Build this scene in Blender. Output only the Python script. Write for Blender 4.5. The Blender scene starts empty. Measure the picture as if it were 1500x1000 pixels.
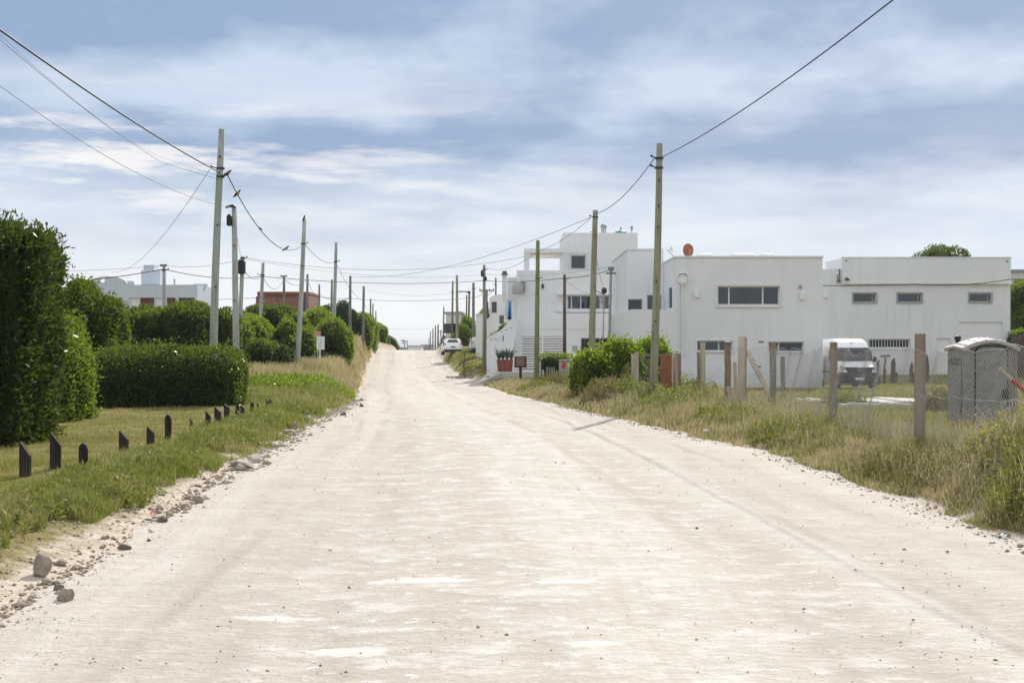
import bpy, bmesh, math, random
import numpy as np
from mathutils import Vector, Matrix

random.seed(7)
RNG = np.random.default_rng(11)
SC = bpy.context.scene
COL = SC.collection
PI = math.pi
FPX, HOR, EYE = 2083.333, 505.0, 1.9      # focal length in photo pixels, horizon row, eye height


def W(px, py, d):
    """Place seen at photo pixel (px, py) that stands d metres in front of the camera."""
    return Vector(((px - 750) * d / FPX, d, EYE - (py - HOR) * d / FPX))


def XX(px, d):
    return (px - 750) * d / FPX


def ZZ(py, d):
    return EYE - (py - HOR) * d / FPX


# ------------------------------------------------------------------ terrain functions
PROF_Y = [-60, 35, 50, 65, 85, 100, 115, 130, 140, 150, 158, 165, 172, 185, 210, 260, 400, 700, 30000]
PROF_Z = [0, 0, -.15, -.37, -.6, -.45, -.11, .29, .6, .93, 1.16, 1.27, 1.24, .95, .2, -2.2, -6.5, -9.0, -9.6]
XL_Y = [-60, 0, 10, 13.4, 18.8, 22.6, 29.3, 34.4, 42.8, 50, 68, 92, 131, 165, 185, 210, 260, 700, 30000]
XL_X = [-2.2, -3.0, -3.45, -3.6, -3.95, -4.1, -4.36, -4.7, -5.05, -5.5, -7.2, -9.4, -12.9, -15.6, -14.9, -15.6, -18.5, -56, -2600]
XR_Y = [-60, 0, 10, 13.4, 15.8, 19.3, 21.4, 25.5, 29.3, 37, 41, 50, 65, 80, 95, 108, 131, 148, 165, 260, 700, 30000]
XR_X = [7.5, 5.6, 4.95, 4.82, 4.78, 4.66, 4.6, 4.45, 3.6, 2.66, 2.17, 1.2, -.25, -1.2, -2.7, -4.3, -6.45, -7.8, -9.0, -12, -49, -2590]
BL_Y = [-60, 35, 45, 60, 75, 100, 130, 165, 200, 300]
BL_Z = [.12, .13, .2, .75, 1.1, 1.95, 2.15, 1.1, .8, .3]
BR_Y = [-60, 60, 70, 85, 94, 103, 112, 120, 130, 140, 165, 200, 300]
BR_Z = [.1, .12, .13, .12, .4, .45, .45, .95, 1.15, 1.1, .92, .6, .2]


def sstep(a, b, x):
    t = np.clip((x - a) / (b - a), 0, 1)
    return t * t * (3 - 2 * t)


def _hash(ix, iy, iz, seed):
    h = (ix.astype(np.int64) * 374761393 + iy.astype(np.int64) * 668265263 + iz.astype(np.int64) * 2147483647 + seed * 974634) & 0xFFFFFFFF
    h = ((h ^ (h >> 13)) * 1274126177) & 0xFFFFFFFF
    h = (h ^ (h >> 16)) & 0xFFFFFFFF
    return h / 4294967295.0


def vnoise(P, scale=1.0, seed=0):
    """Smooth 3-D value noise in 0..1 for an (N,3) array."""
    P = np.asarray(P, float) * scale
    i = np.floor(P).astype(np.int64)
    f = P - i
    f = f * f * (3 - 2 * f)
    out = 0
    for dx in (0, 1):
        wx = f[:, 0] if dx else 1 - f[:, 0]
        for dy in (0, 1):
            wy = f[:, 1] if dy else 1 - f[:, 1]
            for dz in (0, 1):
                wz = f[:, 2] if dz else 1 - f[:, 2]
                out = out + wx * wy * wz * _hash(i[:, 0] + dx, i[:, 1] + dy, i[:, 2] + dz, seed)
    return out


def n2(x, y, scale=1.0, seed=0):
    return vnoise(np.stack([x, y, np.zeros_like(x)], 1), scale, seed)


def road_t(x, y):
    """Signed metres away from the road edge: negative on the road; and the side (-1 left, +1 right)."""
    xl = np.interp(y, XL_Y, XL_X)
    xr = np.interp(y, XR_Y, XR_X)
    tl, tr = xl - x, x - xr
    return np.maximum(tl, tr), np.where(tl > tr, -1, 1)


def zg(x, y):
    """Ground height."""
    x = np.atleast_1d(np.asarray(x, float))
    y = np.atleast_1d(np.asarray(y, float))
    z = np.interp(y, PROF_Y, PROF_Z)
    t, side = road_t(x, y)
    bl = np.interp(y, BL_Y, BL_Z)
    br = np.interp(y, BR_Y, BR_Z)
    wl = (1.0 + .9 * np.clip(bl, 0, 1.6)) * (1 - .62 * sstep(70, 92, y))
    wr = 1.0 + .1 * np.clip(br, 0, 1.6)
    z = z + np.where(side < 0, bl * sstep(.0, 1, t / wl), br * sstep(.0, 1, t / wr))
    lump = (n2(x, y, .55, 1) - .5) * .10 + (n2(x, y, 1.7, 2) - .5) * .06 + (n2(x, y, 4.5, 3) - .5) * .035 * (y < 40)
    z = z + lump * sstep(.05, .9, t) * (y < 300)
    # gravel heap at the right verge
    hx, hy = 6.75, 16.6
    r2 = ((x - hx) / 1.9) ** 2 + ((y - hy) / 2.1) ** 2
    z = z + .88 * np.exp(-r2 * 1.5) * sstep(.0, 1.1, x - np.interp(y, XR_Y, XR_X))
    return z


def gz(x, y):
    return float(zg(x, y)[0])


# ------------------------------------------------------------------ materials
def new_mat(name):
    m = bpy.data.materials.new(name)
    m.use_nodes = True
    nt = m.node_tree
    nt.nodes.clear()
    return m, nt


class NB:
    """Small node-graph helper."""
    def __init__(s, nt):
        s.nt = nt

    def n(s, typ, ins=None, **props):
        nd = s.nt.nodes.new(typ)
        for k, v in props.items():
            setattr(nd, k, v)
        for k, v in (ins or {}).items():
            sock = nd.inputs[k]
            if isinstance(v, bpy.types.NodeSocket):
                s.nt.links.new(v, sock)
            else:
                sock.default_value = v
        return nd

    def math(s, op, a, b=0.0, c=0.0, clamp=False):
        nd = s.nt.nodes.new('ShaderNodeMath')
        nd.operation = op
        nd.use_clamp = clamp
        for i, v in enumerate((a, b, c)):
            if isinstance(v, bpy.types.NodeSocket):
                s.nt.links.new(v, nd.inputs[i])
            else:
                nd.inputs[i].default_value = v
        return nd.outputs[0]

    def mix(s, fac, a, b, blend='MIX'):
        nd = s.nt.nodes.new('ShaderNodeMix')
        nd.data_type = 'RGBA'
        nd.blend_type = blend
        for sock, v in ((nd.inputs[0], fac), (nd.inputs[6], a), (nd.inputs[7], b)):
            if isinstance(v, bpy.types.NodeSocket):
                s.nt.links.new(v, sock)
            else:
                sock.default_value = v if not isinstance(v, tuple) or len(v) == 4 else (*v, 1)
        return nd.outputs[2]

    def noise(s, vec, scale, detail=3, rough=.55, w=None):
        nd = s.nt.nodes.new('ShaderNodeTexNoise')
        nd.inputs['Scale'].default_value = scale
        nd.inputs['Detail'].default_value = detail
        nd.inputs['Roughness'].default_value = rough
        if vec is not None:
            s.nt.links.new(vec, nd.inputs['Vector'])
        return nd.outputs['Fac']

    def ramp(s, fac, lo, hi, clamp=True):
        nd = s.nt.nodes.new('ShaderNodeMapRange')
        nd.clamp = clamp
        s.nt.links.new(fac, nd.inputs[0])
        nd.inputs[1].default_value = lo
        nd.inputs[2].default_value = hi
        return nd.outputs[0]

    def scale(s, vec, sx, sy, sz, loc=(0, 0, 0)):
        nd = s.nt.nodes.new('ShaderNodeMapping')
        s.nt.links.new(vec, nd.inputs[0])
        nd.inputs[1].default_value = loc
        nd.inputs[3].default_value = (sx, sy, sz)
        return nd.outputs[0]

    def out(s, shader, volume=None):
        o = s.nt.nodes.new('ShaderNodeOutputMaterial')
        if shader is not None:
            s.nt.links.new(shader, o.inputs['Surface'])
        return o

    def bsdf(s, color, rough=.7, spec=.3, metal=0.0, normal=None, **kw):
        nd = s.nt.nodes.new('ShaderNodeBsdfPrincipled')
        for k, v in (('Base Color', color), ('Roughness', rough), ('Specular IOR Level', spec), ('Metallic', metal)):
            if isinstance(v, bpy.types.NodeSocket):
                s.nt.links.new(v, nd.inputs[k])
            else:
                nd.inputs[k].default_value = (*v, 1) if isinstance(v, tuple) and len(v) == 3 else v
        for k, v in kw.items():
            nd.inputs[k.replace('_', ' ')].default_value = v
        if normal is not None:
            s.nt.links.new(normal, nd.inputs['Normal'])
        return nd.outputs[0]

    def bump(s, h, dist=.02, strength=1.0):
        nd = s.nt.nodes.new('ShaderNodeBump')
        nd.inputs['Strength'].default_value = strength
        nd.inputs['Distance'].default_value = dist
        s.nt.links.new(h, nd.inputs['Height'])
        return nd.outputs[0]

    def pos(s):
        return s.nt.nodes.new('ShaderNodeNewGeometry').outputs['Position']

    def obj(s):
        return s.nt.nodes.new('ShaderNodeTexCoord').outputs['Object']

    def attr(s, name, out='Fac'):
        nd = s.nt.nodes.new('ShaderNodeAttribute')
        nd.attribute_name = name
        return nd.outputs[out]

    def island(s):
        return s.nt.nodes.new('ShaderNodeNewGeometry').outputs['Random Per Island']


def mottled(name, c1, c2, scale=3.0, rough=.7, spec=.3, metal=0.0, bump=.0, stretch=(1, 1, 1), fine=None, coat=0.0):
    """Two-tone surface: large soft blotches, optional fine grain and bump."""
    m, nt = new_mat(name)
    b = NB(nt)
    p = b.scale(b.obj(), *stretch)
    f = b.noise(p, scale, 5, .6)
    f = b.ramp(f, .3, .7)
    col = b.mix(f, c1, c2)
    if fine:
        g = b.noise(p, fine, 2, .5)
        col = b.mix(b.ramp(g, .35, .75), col, tuple(c * .72 for c in c1))
    nrm = b.bump(b.noise(p, fine or scale * 6, 4, .6), bump) if bump else None
    b.out(b.bsdf(col, rough, spec, metal, nrm, Coat_Weight=coat))
    return m


def plaster(name, c, stain=.86):
    m, nt = new_mat(name)
    b = NB(nt)
    p = b.pos()
    big = b.ramp(b.noise(p, .35, 4, .6), .3, .75)
    streak = b.ramp(b.noise(b.scale(p, 2.2, 2.2, .16), 1.0, 4, .6), .48, .8)
    col = b.mix(big, c, tuple(x * .93 for x in c))
    col = b.mix(b.math('MULTIPLY', streak, .65), col, tuple(x * stain * t for x, t in zip(c, (.98, .97, .93))))
    spots = b.ramp(b.noise(p, 2.3, 5, .7), .66, .8)
    col = b.mix(b.math('MULTIPLY', spots, .4), col, tuple(x * .7 for x in c))
    # rain-splashed dirt at the foot of the wall and faint repaired patches
    zz = b.n('ShaderNodeSeparateXYZ', {0: p}).outputs[2]
    foot = b.math('MULTIPLY', b.ramp(b.math('ADD', zz, b.math('MULTIPLY', b.noise(p, 1.6, 4, .65), -1.1)), .15, -.85), .65)
    col = b.mix(foot, col, tuple(x * t for x, t in zip(c, (.66, .62, .54))))
    vor = b.n('ShaderNodeTexVoronoi', {'Scale': .42})
    wv = b.n('ShaderNodeVectorMath', {0: p, 1: b.n('ShaderNodeTexNoise', {'Vector': p, 'Scale': 1.2}).outputs[1]})
    nt.links.new(wv.outputs[0], vor.inputs['Vector'])
    vs = b.n('ShaderNodeSeparateXYZ', {0: vor.outputs['Color']}).outputs[0]
    col = b.mix(b.math('MULTIPLY', b.ramp(vs, .70, .74), .8), col, tuple(x * .93 for x in c))
    nrm = b.bump(b.math('ADD', b.noise(p, 25, 3, .6), b.noise(p, 1.1, 3, .5)), .012)
    b.out(b.bsdf(col, .85, .2, 0, nrm))
    return m


def wood(name, c1, c2, rough=.85, spec=.15):
    """Weathered timber with cracks along its length (z)."""
    m, nt = new_mat(name)
    b = NB(nt)
    p = b.obj()
    g = b.noise(b.scale(p, 22, 22, .8), 1, 6, .7)
    bl = b.noise(b.scale(p, 3, 3, .7), 1, 4, .6)
    col = b.mix(b.ramp(bl, .35, .65), c1, c2)
    col = b.mix(b.ramp(g, .50, .70), col, tuple(x * .40 for x in c1))
    nrm = b.bump(g, .012)
    b.out(b.bsdf(col, rough, spec, 0, nrm))
    return m


def leaf_mat(name, c1, c2, c3, trans=.35, rough=.45, spec=.35, nscale=.9, tmix=.4):
    m, nt = new_mat(name)
    b = NB(nt)
    r = b.island()
    col = b.mix(r, c1, c2)
    cl = b.ramp(b.noise(b.pos(), nscale, 3, .6), .42, .68)
    col = b.mix(b.math('MULTIPLY', cl, .7), col, c3)
    sh = b.bsdf(col, rough, spec)
    tr = nt.nodes.new('ShaderNodeBsdfTranslucent')
    tc = b.mix(tmix, col, (.27, .38, .025))
    nt.links.new(tc, tr.inputs[0])
    mx = nt.nodes.new('ShaderNodeMixShader')
    mx.inputs[0].default_value = trans
    nt.links.new(sh, mx.inputs[1])
    nt.links.new(tr.outputs[0], mx.inputs[2])
    b.out(mx.outputs[0])
    return m


def blade_mat(name, greens, straws, dry=.4, trans=.3, nscale=.5, spec=.25):
    """Grass: each blade its own tint; patches of green and of straw."""
    m, nt = new_mat(name)
    b = NB(nt)
    r = b.island()
    g = b.mix(r, *greens)
    s = b.mix(r, *straws)
    patch = b.noise(b.pos(), nscale, 3, .6)
    f = b.math('ADD', patch, b.math('MULTIPLY', b.math('SUBTRACT', r, .5), .45))
    f = b.ramp(f, .62 - dry * .4, .88 - dry * .4)
    col = b.mix(f, g, s)
    sh = b.bsdf(col, .6, spec)
    tr = nt.nodes.new('ShaderNodeBsdfTranslucent')
    nt.links.new(col, tr.inputs[0])
    mx = nt.nodes.new('ShaderNodeMixShader')
    mx.inputs[0].default_value = trans
    nt.links.new(sh, mx.inputs[1])
    nt.links.new(tr.outputs[0], mx.inputs[2])
    b.out(mx.outputs[0])
    return m


def plain(name, c, rough=.6, spec=.3, metal=0.0, var=.12, coat=0.0):
    return mottled(name, c, tuple(x * (1 - var) for x in c), 2.5, rough, spec, metal, coat=coat)


M = {}
M['plaster'] = plaster('white_plaster', (.785, .80, .81))
M['plaster2'] = plaster('white_plaster_weathered', (.755, .77, .78), .8)
M['plaster_grey'] = plaster('grey_plaster', (.62, .62, .60))
M['shade_bluewhite'] = plaster('shade_tinted_white_plaster', (.60, .65, .71))  # bluish tone of the shaded front put into the white plaster's colour
M['cream'] = plaster('cream_plaster', (.80, .77, .66))
M['concrete'] = mottled('concrete', (.42, .41, .38), (.52, .51, .48), 1.5, .9, .15, bump=.006, fine=30)
M['white_slab'] = mottled('white_concrete', (.72, .69, .64), (.58, .55, .50), 1.2, .9, .15, bump=.01, fine=20)
M['pole_green'] = wood('treated_pole', (.30, .335, .27), (.40, .43, .37))
M['pole_olive'] = wood('olive_pole', (.255, .25, .165), (.33, .32, .24))
M['pole_moss'] = wood('mossy_pole', (.16, .19, .075), (.27, .275, .16))
M['pole_brown'] = wood('brown_pole', (.13, .085, .06), (.19, .13, .10))
M['pole_dark'] = wood('dark_pole', (.16, .15, .135), (.26, .245, .22))
M['pole_grey'] = wood('grey_pole', (.36, .36, .335), (.47, .47, .44))
M['post_brown'] = wood('fence_post', (.22, .165, .12), (.32, .25, .19))
M['post_pale'] = wood('pale_board', (.52, .46, .36), (.38, .32, .24))
M['post_white'] = wood('peeling_board', (.62, .56, .46), (.40, .33, .25))
M['stake'] = wood('charred_stake', (.018, .014, .014), (.07, .056, .048), .75)
M['board_grey'] = wood('grey_board', (.42, .40, .36), (.52, .50, .47))
M['board_dark'] = wood('dark_board', (.10, .075, .06), (.14, .11, .09))
M['rust'] = mottled('rusted_sheet', (.25, .10, .055), (.33, .15, .085), 2, .85, .2, fine=18)
M['planter'] = mottled('rust_red_planter', (.24, .065, .045), (.31, .10, .07), 2, .75, .25, fine=15)
M['sign_brown'] = wood('brown_sign_board', (.085, .035, .028), (.12, .055, .042))
M['sign_line'] = plain('faded_sign_slat', (.42, .30, .22), .8)
M['brick'] = None
M['black'] = plain('black_plastic', (.02, .02, .022), .5)
M['dark_metal'] = plain('dark_metal', (.05, .05, .055), .5, .4, .3)
M['grey_metal'] = plain('grey_metal', (.32, .33, .34), .5, .4, .5)
M['wire_metal'] = plain('galvanised_wire', (.44, .43, .41), .5, .4, .4)
M['cable'] = plain('cable_rubber', (.035, .035, .04), .6)
M['cable_grey'] = plain('thin_cable', (.16, .17, .19), .6)
M['white_paint'] = plain('white_paint', (.80, .80, .79), .45, .4, var=.06)
M['car_white'] = plain('white_car_paint', (.88, .89, .90), .25, .5, var=.03, coat=1.0)
M['frame_white'] = plain('white_window_frame', (.74, .74, .73), .5, var=.08)
M['frame_grey'] = plain('grey_window_frame', (.36, .36, .36), .5, var=.08)
M['frame_dark'] = plain('dark_window_frame', (.05, .05, .055), .5)
M['blue'] = plain('blue_shutter_paint', (.07, .26, .62), .5, var=.2)
M['red_lamp'] = plain('red_tail_lamp', (.45, .015, .02), .2, .5)
M['red_sticker'] = plain('red_sticker', (.70, .03, .05), .5)
M['wood_brown'] = wood('brown_shutter', (.15, .06, .035), (.22, .10, .06))
M['curtain'] = mottled('blue_grey_curtain', (.22, .30, .36), (.16, .22, .27), 3, .9, .1, stretch=(6, 6, .3))
M['curtain_tan'] = mottled('beige_blind', (.30, .28, .22), (.25, .23, .18), 3, .9, .1)
M['blind_grey'] = mottled('grey_blind', (.26, .26, .26), (.21, .21, .21), 3, .9, .1)
M['teal'] = plain('teal_plastic', (.05, .22, .25), .5)
M['rubber'] = plain('tyre_rubber', (.02, .02, .02), .85, .2)
M['chrome'] = plain('bright_metal', (.6, .6, .62), .25, .5, .9)
M['salmon'] = plain('salmon_board', (.58, .30, .22), .8)
M['toilet_grey'] = mottled('weathered_grey_plastic', (.235, .235, .22), (.305, .30, .28), 1.6, .6, .35, fine=9)
M['toilet_roof'] = mottled('pale_translucent_roof', (.52, .49, .45), (.40, .37, .33), 2.0, .6, .3, fine=14)
M['stone'] = mottled('field_stone', (.33, .27, .22), (.44, .37, .30), 5, .95, .1, bump=.02, fine=22)
M['stone_dark'] = mottled('dark_stone', (.17, .14, .115), (.25, .21, .175), 5, .95, .1, bump=.02, fine=22)
M['stone_pale'] = mottled('pale_stone', (.56, .51, .44), (.44, .39, .33), 5, .95, .1, bump=.02, fine=22)
M['clod'] = mottled('dirt_clod', (.36, .30, .235), (.50, .43, .35), 9, .95, .1, fine=30)
M['pebble'] = mottled('dark_pebble', (.16, .135, .115), (.34, .29, .245), 2, .9, .2)
M['bird_dark'] = mottled('dark_feathers', (.035, .028, .02), (.07, .055, .04), 20, .8, .2)
M['bird_yellow'] = mottled('yellow_feathers', (.50, .36, .03), (.40, .28, .03), 20, .8, .2)
M['bark'] = wood('bark', (.14, .11, .085), (.21, .175, .14))
M['dish_rust'] = mottled('rusty_dish', (.30, .07, .05), (.42, .24, .15), 6, .8, .2, fine=18)
M['paper_white'] = plain('white_plastic_litter', (.80, .82, .84), .6)
M['far_grey'] = plain('distant_grey_render', (.33, .34, .36), .9)
M['flower_yellow'] = plain('yellow_petal', (.75, .66, .05), .7)
M['seed'] = plain('seed_head', (.58, .52, .36), .9)

# leaves
M['leaf_laurel'] = leaf_mat('laurel_leaf', (.008, .016, .002), (.015, .027, .004), (.024, .038, .006), .40, .40, .32, tmix=.34)
M['leaf_box'] = leaf_mat('glossy_hedge_leaf', (.007, .016, .003), (.014, .028, .004), (.023, .040, .006), .58, .28, .60, tmix=.46)
M['leaf_dark'] = leaf_mat('dark_leaf', (.010, .019, .003), (.020, .033, .005), (.032, .047, .007), .58, .45, .30, tmix=.48)
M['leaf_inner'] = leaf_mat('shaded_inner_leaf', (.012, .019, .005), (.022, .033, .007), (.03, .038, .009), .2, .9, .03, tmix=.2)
M['leaf_mid'] = leaf_mat('mid_green_leaf', (.026, .050, .006), (.052, .085, .010), (.08, .115, .016), .60, .45, .32, tmix=.68)
M['leaf_bright'] = leaf_mat('bright_green_leaf', (.040, .068, .008), (.078, .115, .013), (.12, .15, .022), .60, .42, .38, tmix=.75)
M['leaf_cypress'] = leaf_mat('blue_green_needles', (.022, .040, .022), (.035, .058, .030), (.045, .07, .035), .15, .6, .2)
M['leaf_olive'] = leaf_mat('olive_tree_leaf', (.055, .075, .015), (.09, .11, .025), (.13, .14, .04), .3, .5, .3)
M['leaf_twig'] = leaf_mat('dry_brown_leaf', (.15, .095, .055), (.24, .165, .095), (.15, .13, .06), .25, .8, .1)
M['leaf_agave'] = leaf_mat('agave_leaf', (.09, .14, .10), (.14, .20, .13), (.20, .22, .08), .1, .5, .3)
M['leaf_weed'] = leaf_mat('weed_leaf', (.12, .135, .028), (.22, .22, .06), (.30, .25, .10), .36, .6, .2, 1.6)

# grass
M['lawn'] = blade_mat('lawn_blade', ((.19, .20, .03), (.27, .265, .05)), ((.36, .30, .10), (.46, .37, .16)), .36, .38, .7)
M['verge'] = blade_mat('verge_blade', ((.14, .19, .02), (.25, .28, .04)), ((.38, .32, .12), (.50, .41, .20)), .34, .40, .8)
M['tall'] = blade_mat('tall_grass_blade', ((.22, .22, .06), (.30, .28, .09)), ((.46, .37, .19), (.58, .47, .27)), .75, .36, .35)
M['weed'] = blade_mat('weed_blade', ((.15, .175, .03), (.26, .26, .065)), ((.46, .36, .19), (.60, .49, .30)), .58, .38, .55)
M['park'] = blade_mat('park_lawn_blade', ((.20, .25, .03), (.30, .33, .05)), ((.38, .33, .11), (.46, .38, .17)), .25, .4, .4)
M['lot'] = blade_mat('lot_blade', ((.18, .215, .025), (.29, .30, .05)), ((.36, .30, .10), (.45, .36, .16)), .42, .38, .5)


def brick_mat():
    m, nt = new_mat('red_brick')
    b = NB(nt)
    br = b.n('ShaderNodeTexBrick', {'Scale': 1.0, 'Mortar Size': .018, 'Color1': (.29, .115, .07, 1), 'Color2': (.21, .085, .06, 1), 'Mortar': (.36, .29, .24, 1), 'Brick Width': .5, 'Row Height': .2})
    p = b.pos()
    sep = b.n('ShaderNodeSeparateXYZ', {0: p})
    cmb = b.n('ShaderNodeCombineXYZ', {0: b.math('ADD', sep.outputs[0], sep.outputs[1]), 1: sep.outputs[2]})
    nt.links.new(cmb.outputs[0], br.inputs['Vector'])
    col = b.mix(b.ramp(b.noise(p, .5, 4), .4, .7), br.outputs[0], (.26, .14, .10))
    b.out(b.bsdf(col, .9, .15))
    return m


M['brick'] = brick_mat()


def glass_mat(name, tint, dark):
    m, nt = new_mat(name)
    b = NB(nt)
    lw = nt.nodes.new('ShaderNodeFresnel')
    lw.inputs[0].default_value = 1.5
    tr = nt.nodes.new('ShaderNodeBsdfTransparent')
    tr.inputs[0].default_value = (*tint, 1)
    gl = nt.nodes.new('ShaderNodeBsdfGlossy')
    gl.inputs['Roughness'].default_value = .03
    gl.inputs[0].default_value = (.9, .93, .95, 1)
    nrm = b.bump(b.noise(b.pos(), .8, 2), .01)
    nt.links.new(nrm, gl.inputs['Normal'])
    mx = nt.nodes.new('ShaderNodeMixShader')
    nt.links.new(b.math('ADD', lw.outputs[0], dark, clamp=True), mx.inputs[0])
    nt.links.new(tr.outputs[0], mx.inputs[1])
    nt.links.new(gl.outputs[0], mx.inputs[2])
    b.out(mx.outputs[0])
    return m


M['glass'] = glass_mat('window_glass', (.50, .58, .60), .015)
M['glass_dark'] = glass_mat('tinted_glass', (.18, .2, .22), .015)


# ------------------------------------------------------------------ object building
ORG = {}


def tag(o, label=None, cat=None, group=None, kind=None):
    for k, v in (('label', label), ('category', cat), ('group', group), ('kind', kind)):
        if v:
            o[k] = v
    return o


def thing(name, loc, label, cat, group=None):
    o = bpy.data.objects.new(name, None)
    o.empty_display_size = .2
    COL.objects.link(o)
    o.location = loc
    ORG[o.name] = Vector(loc)
    return tag(o, label, cat, group)


def link_mesh(name, me, parent=None, origin=None):
    o = bpy.data.objects.new(name, me)
    COL.objects.link(o)
    if parent is not None:
        o.parent = parent
        ORG[o.name] = ORG[parent.name].copy()
    else:
        ORG[o.name] = Vector(origin or (0, 0, 0))
        o.location = ORG[o.name]
    return o


def copy_tree(o, parent=None):
    c = o.copy()
    COL.objects.link(c)
    if parent is not None:
        c.parent = parent
        c.matrix_parent_inverse = Matrix()
    for ch in list(o.children):
        copy_tree(ch, c)
    return c


def np_obj(name, V, quads, mats, parent=None, origin=None, tris=None, smooth=False, midx=None):
    """Mesh object from numpy arrays (world coordinates)."""
    V = np.asarray(V, np.float32)
    org = ORG[parent.name] if parent is not None else Vector(origin or (0, 0, 0))
    V = V - np.array(org, np.float32)
    me = bpy.data.meshes.new(name)
    q = np.asarray(quads, np.int32).reshape(-1, 4) if quads is not None and len(quads) else np.zeros((0, 4), np.int32)
    t = np.asarray(tris, np.int32).reshape(-1, 3) if tris is not None and len(tris) else np.zeros((0, 3), np.int32)
    me.vertices.add(len(V))
    me.vertices.foreach_set('co', V.ravel())
    loops = np.concatenate([q.ravel(), t.ravel()])
    me.loops.add(len(loops))
    me.loops.foreach_set('vertex_index', loops)
    starts = np.concatenate([np.arange(len(q)) * 4, len(q) * 4 + np.arange(len(t)) * 3]).astype(np.int32)
    me.polygons.add(len(starts))
    me.polygons.foreach_set('loop_start', starts)
    mats = mats if isinstance(mats, (list, tuple)) else [mats]
    for m in mats:
        me.materials.append(m)
    if midx is not None:
        me.polygons.foreach_set('material_index', np.asarray(midx, np.int32))
    me.update(calc_edges=True)
    if smooth:
        me.polygons.foreach_set('use_smooth', np.ones(len(starts), bool))
    return link_mesh(name, me, parent, origin)


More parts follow.
